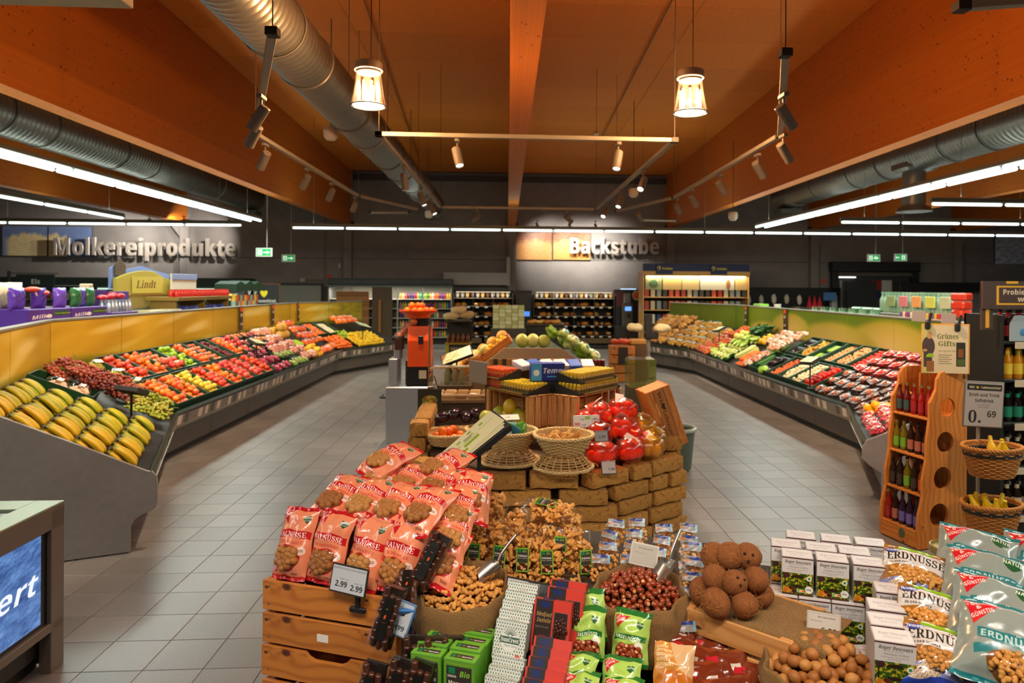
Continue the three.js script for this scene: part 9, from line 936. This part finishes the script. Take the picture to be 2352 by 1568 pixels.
// ---------- bottle rack, hanging baskets, dark bottle shelf at right; screen kiosk at left ----------
{
  const a = V(-0.237, 0, -0.972), d = V(0.972, 0, -0.237), WR = 0.38, q = new THREE.Quaternion().setFromRotationMatrix(new THREE.Matrix4().makeBasis(d, V(0, 1, 0), a.clone().negate())); // x: depth, z: towards the near side
  const t = thing('bottle_rack', 'orange wooden bottle rack with round holes in its side and stepped shelves', 'rack', [3.09, 0, -4.94]); t.quaternion.copy(q);
  const s = new THREE.Shape([[0, 0.01], [0.46, 0.01], [0.46, 1.34], [0.24, 1.34], [0.2, 1.325], [0.17, 1.28], [0.16, 1.2], [0.1, 1.1], [0.1, 0.98], [0.07, 0.8], [0.07, 0.68], [0.035, 0.52], [0.035, 0.4], [0.0, 0.26], [-0.01, 0.13]].map(([x, y]) => new THREE.Vector2(x, y)));
  for (const [x, y, r] of [[0.27, 1.06, 0.075], [0.25, 0.8, 0.08], [0.225, 0.53, 0.085], [0.195, 0.25, 0.09]]) s.holes.push(new THREE.Path().absarc(x, y, r, 0, 2 * PI, true));
  const g = uvBox(new THREE.ExtrudeGeometry(s, { depth: 0.02, bevelEnabled: true, bevelSize: 0.002, bevelThickness: 0.002, bevelSegments: 1, curveSegments: 14 }), 0.4, 1.3, 0.02); mesh('side_panel', g, WOODO[0], t, [0, 0, -0.02]); mesh('side_panel', g, WOODO[2], t, [0, 0, -WR]); mesh('back_panel', cb(0.015, 1.5, WR - 0.04), WOODO[1], t, [0.45, 0.76, -WR / 2]); mesh('toe_board', cb(0.015, 0.12, WR - 0.04), WOODO[0], t, [0.0, 0.07, -WR / 2]); mesh('divider', cb(0.2, 0.3, 0.014), WOODO[2], t, [0.34, 1.15, -WR * 0.62]); mesh('emblem', at(cyl(0.036, 0.036, 0.002, 24), 0, 0, 0, 0, 0, PI / 2, [1, 1, 0.8]), M('#4a5a34', 0.6), t, [-0.011, 0.085, -0.15]);
  const ys = [0.13, 0.4, 0.68, 0.975], x0 = [-0.01, 0.035, 0.07, 0.1]; ys.forEach((y, i) => mesh('shelf_board', cb(0.46 - x0[i], 0.018, WR - 0.04), WOODO[i % 3], t, [(0.46 + x0[i]) / 2, y, -WR / 2])); t.updateMatrixWorld(true);
  const bg = bottleG(0.026, 0.215, 0.42, 14), lg = new THREE.CylinderGeometry(0.0268, 0.0268, 0.075, 14, 1, true).translate(0, 0.065, 0), cg = cyl(0.0125, 0.0125, 0.022, 10).translate(0, 0.215, 0), lab = (c, k) => printM(canvas(64, 48, (x) => { x.fillStyle = c; x.fillRect(0, 0, 64, 48); x.fillStyle = '#d8d0c4'; x.beginPath(); x.arc(32, 14, 11, 0, 7); x.fill(); x.fillStyle = '#3a3028'; x.font = 'bold 12px serif'; x.fillText(k, 27, 19); x.fillStyle = '#d8d0c4'; x.fillRect(20, 32, 24, 3); }), 0.45), CAP = M('#8a7a54', 0.35, { metalness: 0.5 }), CAPD = M('#1c1814', 0.4);
  const kinds = [[M('#5a1410', 0.12), lab('#3a4a4a', 'R'), CAP, 'dark red syrup bottle'], [M('#8a1a14', 0.12), lab('#9a1c20', 'G'), CAP, 'red syrup bottle'], [M('#6a5a14', 0.12), lab('#6f9e24', 'L'), CAP, 'green labelled syrup bottle'], [M('#2a140c', 0.12), lab('#a8604a', 'P'), CAPD, 'dark syrup bottle with a pinkish label'], [M('#241610', 0.12), lab('#3a2a20', 'K'), CAPD, 'dark brown syrup bottle'], [M('#7a3a0c', 0.12), lab('#d0581c', 'O'), CAPD, 'syrup bottle with an orange label'], [M('#2c1a2c', 0.12), lab('#6a5a9a', 'H'), CAPD, 'syrup bottle with a violet label']], rows = [[1, 3, 6, 6, 6], [4, 4, 2, 4, 5], [2, 2, 3, 3, 3], [0, 0, 1, 1, 1]], rn = ['bottom', 'second', 'third', 'top'];
  rows.forEach((R2, i) => R2.forEach((k, j) => { for (let r = 0; r < 2; r++) { const [b, l, c, w] = kinds[k], o = thing('syrup_bottle', `${w} on the ${rn[i]} shelf of the wooden rack`, 'bottle', [0, 0, 0], 0, `${w}s on the ${rn[i]} shelf of the rack`); o.position.copy(V(x0[i] + 0.045 + r * 0.07, ys[i] + 0.01, -WR + 0.05 + j * 0.07).applyMatrix4(t.matrixWorld)); o.rotation.y = -1.4; mesh('glass_body', bg, b, o); mesh('label', lg, l, o); mesh('cap', cg, c, o); } }));
  // poster with clips
  const p = thing('green_gifts_poster', 'pale poster with green lettering and a dark figure, clipped to the top of the bottle rack', 'poster', [3.33, 1.33, -5.0], -0.22), pm = canvas(192, 224, (c) => { c.fillStyle = '#c8b89a'; c.fillRect(0, 0, 192, 224); c.fillStyle = '#b8b070'; c.fillRect(0, 0, 40, 224); c.fillStyle = '#4a3a3c'; c.beginPath(); c.ellipse(26, 100, 27, 46, 0, 0, 7); c.fill(); c.fillRect(6, 130, 36, 66); c.fillStyle = '#b88a60'; c.beginPath(); c.ellipse(30, 48, 11, 17, 0, 0, 7); c.ellipse(12, 118, 10, 6, 0, 0, 7); c.fill(); c.fillStyle = '#8ab02c'; c.beginPath(); c.arc(34, 150, 18, PI, 0); c.fill(); c.fillStyle = '#8a5a34'; c.fillRect(18, 168, 32, 50); c.fillStyle = '#4a5a20'; c.font = 'bold 33px serif'; c.fillText('Grünes', 62, 64, 90); c.fillText('Gifts', 66, 98, 74); c.font = '11px ' + F1; c.fillStyle = '#6a6040'; c.fillText('aus eigenem Anbau', 68, 124, 84); for (let i = 0; i < 5; i++) c.fillRect(68, 138 + i * 10, 56 - (i % 2) * 10, 3); c.fillStyle = '#2e2a22'; c.fillRect(142, 80, 38, 112); c.fillStyle = '#7a4a24'; c.fillRect(150, 110, 22, 40); c.fillStyle = '#4a5a30'; c.fillRect(146, 158, 32, 30); });
  mesh('board', cb(0.34, 0.38, 0.012), M('#c98a2a', 0.5), p, [0, 0.18, 0]); mesh('print', at(new THREE.PlaneGeometry(0.325, 0.365), -0.004, 0.178, 0.0065), printM(pm, 0.4), p); for (const [x, y] of [[-0.13, 0.36], [0.08, 0.345]]) { mesh('clip', cb(0.04, 0.06, 0.03, 0.01), M('#121010', 0.5), p, [x, y, 0.01]); mesh('clip_lever', at(cb(0.02, 0.09, 0.012, 0.004), x + 0.02, y + 0.05, 0, 0, 0, -0.2), M('#121010', 0.5), p); mesh('card', at(cb(0.1, 0.08, 0.003, 0.001), x - 0.06, y + 0.065, 0, 0, 0, -0.06), M('#9c8a86', 0.5), p); }
  // baskets on a rod with a price sign
  const r = thing('sign_stand', 'upright rod with a large white price sign reading 0.69, beside the bottle rack', 'sign stand', [3.33, 0, -4.66], -0.06); mesh('rod', cyl(0.012, 0.012, 1.1, 10), M('#9c9890', 0.35, { metalness: 0.5 }), r, [0.03, 0.55, -0.02]); mesh('foot', cyl(0.14, 0.14, 0.015, 20), M('#2a2622', 0.5), r, [0.03, 0.008, -0.02]); for (const y of [0.66, 0.26]) mesh('bracket', cb(0.03, 0.02, 0.1), M('#2a2622', 0.5), r, [0.03, y, -0.02]);
  const sg = canvas(256, 288, (c) => { c.fillStyle = '#a89e9c'; c.fillRect(0, 0, 256, 288); c.fillStyle = '#2c2828'; c.fillRect(10, 10, 236, 42); c.fillStyle = '#d8c8a0'; c.font = 'bold 21px ' + F1; c.fillText('Wir', 26, 39); c.fillText('Lebensmittel', 104, 39, 132); c.fillStyle = '#d8b020'; heart(c, 80, 32, 11); c.fillStyle = '#26201f'; c.font = 'bold 31px ' + F1; c.fillText('Dreh und Trink', 24, 92, 208); c.fillText('Softdrink', 66, 130, 128); c.font = '9px ' + F1; c.fillText('verschiedene Sorten', 88, 152); c.fillText('je 200 ml Flasche', 92, 166); c.font = 'bold 112px serif'; c.fillText('0.', 24, 266); c.font = 'bold 58px ' + F1; c.fillText('69', 152, 226); });
  mesh('sign_frame', cb(0.285, 0.325, 0.014, 0.006), M('#6a6462', 0.4), r, [0.04, 1.15, 0.02], [0, 0, -0.05]); mesh('sign_print', at(new THREE.PlaneGeometry(0.268, 0.308), 0, 0, 0.0078), printM(sg, 0.4), r, [0.04, 1.15, 0.02], [0, 0, -0.05]);
  const bt = [['upper hanging wicker basket with yellow drink bottles, beside the rack', 0.68, 3], ['lower hanging wicker basket with yellow drink bottles, beside the rack', 0.29, 8]], db = toCreasedNormals(lathe([[0, 0], [0.02, 0.0], [0.027, 0.012], [0.027, 0.05], [0.012, 0.09], [0.011, 0.115], [0, 0.12]], 12), 0.7), dm = M('#d8b018', 0.3);
  for (const [l, y, n] of bt) { basket(l, [3.35, y, -4.52], 0.2, 0.205, 0.145, 0.2, WICKD, { rows: 15, strap: true, sz: 0.75 }); for (let i = 0; i < n; i++) { const a2 = i * 2.4, q2 = 0.12 * Math.sqrt((i + 0.5) / n); one('drink_bottle', db, dm, `small yellow drink bottle sticking out of the ${y > 0.5 ? 'upper' : 'lower'} hanging basket`, 'bottle', [3.35 + Math.cos(a2) * q2 + (n < 4 ? 0.05 : 0), y + 0.12, -4.52 + Math.sin(a2) * q2 * 0.7], [R(-0.4, 0.4), 0, R(-0.6, 0.6)], `drink bottles in the ${y > 0.5 ? 'upper' : 'lower'} hanging basket`, 1.15); } const f = one('basket_fill', cyl(0.15, 0.16, 0.11, 20).scale(1, 1, 0.75), M('#8a5a1c', 0.7), `paper filling of the ${y > 0.5 ? 'upper' : 'lower'} hanging basket`, 'filling', [3.35, y + 0.07, -4.52]); }
}
{ // dark bottle shelf
  const K = M('#14110e', 0.5), ys = [0.16, 0.54, 0.89, 1.235, 1.54], t = shelf('bottle_shelf', 'tall black bottle shelf under a brown header at the right edge', 4.6, -5.42, 1.36, 0.44, 1.76, ys, K);
  const hm = canvas(512, 112, (c) => { c.fillStyle = '#3f2a22'; c.fillRect(0, 0, 512, 112); c.strokeStyle = '#d8a01c'; c.lineWidth = 7; c.strokeRect(42, 22, 440, 70); c.fillStyle = '#3f2a22'; c.fillRect(128, 84, 34, 16); c.fillStyle = '#d8a01c'; c.fillRect(66, 0, 34, 10); c.fillRect(158, 0, 12, 8); c.fillStyle = '#d8c0a8'; c.font = 'bold 28px ' + F1; c.fillText("Probier'", 56, 54, 78); c.fillText('was', 98, 82, 44); c.font = 'bold 62px ' + F1; c.fillText('Neues', 156, 80, 190); });
  mesh('header', cb(1.5, 0.22, 0.03), M('#3f2a22', 0.6), t, [-0.1, 1.92, 0.23]); mesh('header_print', at(new THREE.PlaneGeometry(1.5, 0.22), -0.1, 1.92, 0.2465), printM(hm, 0.5), t); mesh('header_strip', cb(0.1, 0.36, 0.02), M('#3f2a22', 0.6), t, [-0.8, 1.82, 0.22]); mesh('yellow_stroke', cb(0.03, 0.2, 0.004), M('#c8941c', 0.5), t, [-0.8, 1.76, 0.232]); for (const y of ys) for (let i = 0; i < 4; i++) mesh('price_card', cb(0.13, 0.055, 0.004), M('#b8a890', 0.5), t, [-0.5 + i * 0.32, y - 0.02, 0.226]);
  const bg = bottleG(0.034, 0.25, 0.4, 14), lg = new THREE.CylinderGeometry(0.0347, 0.0347, 0.085, 14, 1, true).translate(0, 0.08, 0), nl = new THREE.CylinderGeometry(0.0165, 0.017, 0.04, 12, 1, true).translate(0, 0.205, 0), C = [[M('#1a0f08', 0.12), M('#b8a890', 0.5), 'with a white label'], [M('#1a0f08', 0.12), M('#b8a890', 0.5), 'with a round white label'], [M('#140c08', 0.12), M('#1f7a60', 0.4), 'with a green label'], [M('#b87a14', 0.12), M('#d8b83a', 0.4), 'of yellow lemonade'], [M('#1c0a08', 0.12), M('#8a1c24', 0.4), 'with a red label']];
  [-0.2, ...ys.slice(0, 5)].slice(1).forEach((y, r) => { for (let i = 0; i < 7; i++) for (let j = 0; j < 2; j++) { const [b, l, w] = C[r % 5], o = thing('beer_bottle', `bottle ${w} on the ${['lowest', 'second', 'third', 'fourth', 'top'][r]} board of the black shelf`, 'bottle', [4.03 + i * 0.085, y + 0.013, -5.27 - j * 0.09], 0, `bottles ${w}, ${['lowest', 'second', 'third', 'fourth', 'top'][r]} board`); mesh('glass_body', bg, b, o); mesh('label', lg, l, o); mesh('neck_label', nl, l, o); } });
  [[4.1, 'left'], [4.32, 'right']].forEach(([x, l]) => { const o = thing('bottle_carrier', `pale blue cardboard six pack carrier on the top board of the black shelf, ${l} one`, 'bottle carrier', [x, 1.555, -5.21]); mesh('front', at(prism([[-0.1, 0], [0.1, 0], [0.1, 0.14], [0.06, 0.2], [-0.06, 0.2], [-0.1, 0.14]], 0.01, 0.002), 0, 0, 0.0), M('#8d9ca4', 0.5), o); mesh('print', at(ball(0.025, 10, 8), 0, 0.07, 0.013, 0, 0, 0, [1, 1.2, 0.1]), M('#3a7aa8', 0.5), o); });
}
{ // screen kiosk
  const X = -2.28, FR2 = M('#776b62', 0.35, { metalness: 0.35 }), t = thing('screen_kiosk', 'low grey metal kiosk with a bright blue screen, cut off at the left edge', 'kiosk', [X - 0.55, 0, -2.9]);
  const z0 = -3.68 + 2.9, z1 = 0.75, L = z1 - z0, cz = (z0 + z1) / 2; mesh('core', cb(1.0, 0.74, L - 0.1), M('#2a2624', 0.5), t, [-0.02, 0.45, cz]);
  mesh('top_rail', cb(0.05, 0.115, L, 0.003), FR2, t, [0.525, 0.782, cz]); mesh('bottom_rail', cb(0.05, 0.045, L, 0.003), FR2, t, [0.525, 0.232, cz]); mesh('corner_post', cb(0.06, 0.82, 0.1, 0.003), FR2, t, [0.52, 0.41, z0 + 0.05]); mesh('corner_post', cb(0.06, 0.82, 0.1, 0.003), FR2, t, [0.52, 0.41, z1 - 0.05]); mesh('back_face', cb(1.06, 0.82, 0.04), FR2, t, [0, 0.43, z0 + 0.02]); mesh('plinth', cb(0.9, 0.2, L - 0.1), M('#100e0d', 0.5), t, [0.0, 0.11, cz]);
  for (const [x, z, w, d] of [[0.48, cz, 0.14, L], [-0.48, cz, 0.14, L], [0, z0 + 0.07, 0.82, 0.14], [0, z1 - 0.07, 0.82, 0.14]]) mesh('top_frame', cb(w, 0.02, d, 0.002), M('#a8b49a', 0.35, { metalness: 0.3 }), t, [x, 0.834, z]); mesh('top_glass', cb(0.82, 0.006, L - 0.28), M('#4a4542', 0.15), t, [0, 0.83, cz]);
  const sm = canvas(512, 256, (c) => { const im = c.createImageData(512, 256); for (let j = 0, k = 0; j < 256; j++) for (let i = 0; i < 512; i++, k += 4) { const n = 0.5 + 0.35 * nz(i / 60, j / 34, 2) + 0.3 * nz(i / 16 + j / 20, j / 12, 4) + 0.2 * nz(i / 5, j / 4, 6), q = mix3([30, 62, 124], [122, 168, 226], n); im.data[k] = q[0]; im.data[k + 1] = q[1]; im.data[k + 2] = q[2]; im.data[k + 3] = 255; } c.putImageData(im, 0, 0); c.fillStyle = '#f4f8ff'; c.font = 'italic bold 82px ' + F1; c.fillText('ert', 380, 158); c.fillText('n', 330, 158); });
  mesh('screen_bezel', cb(0.02, 0.5, L - 0.2), M('#0c0a0c', 0.3), t, [0.52, 0.49, cz]); mesh('screen', at(new THREE.PlaneGeometry(L - 0.3, 0.44), 0, 0, 0, 0, PI / 2), new THREE.MeshStandardMaterial({ color: '#101418', map: sm, emissiveMap: sm, emissive: '#ffffff', emissiveIntensity: 1.0, roughness: 0.3 }), t, [0.5315, 0.495, cz]);
  const l = new THREE.RectAreaLight('#7fa8e8', 1.0, L - 0.3, 0.44); l.position.set(0.56, 0.495, cz); l.rotation.y = -PI / 2; t.add(l);
}
scene.traverse((o) => { if (o.isMesh) o.castShadow = o.receiveShadow = true; });
renderer.render(scene, camera);
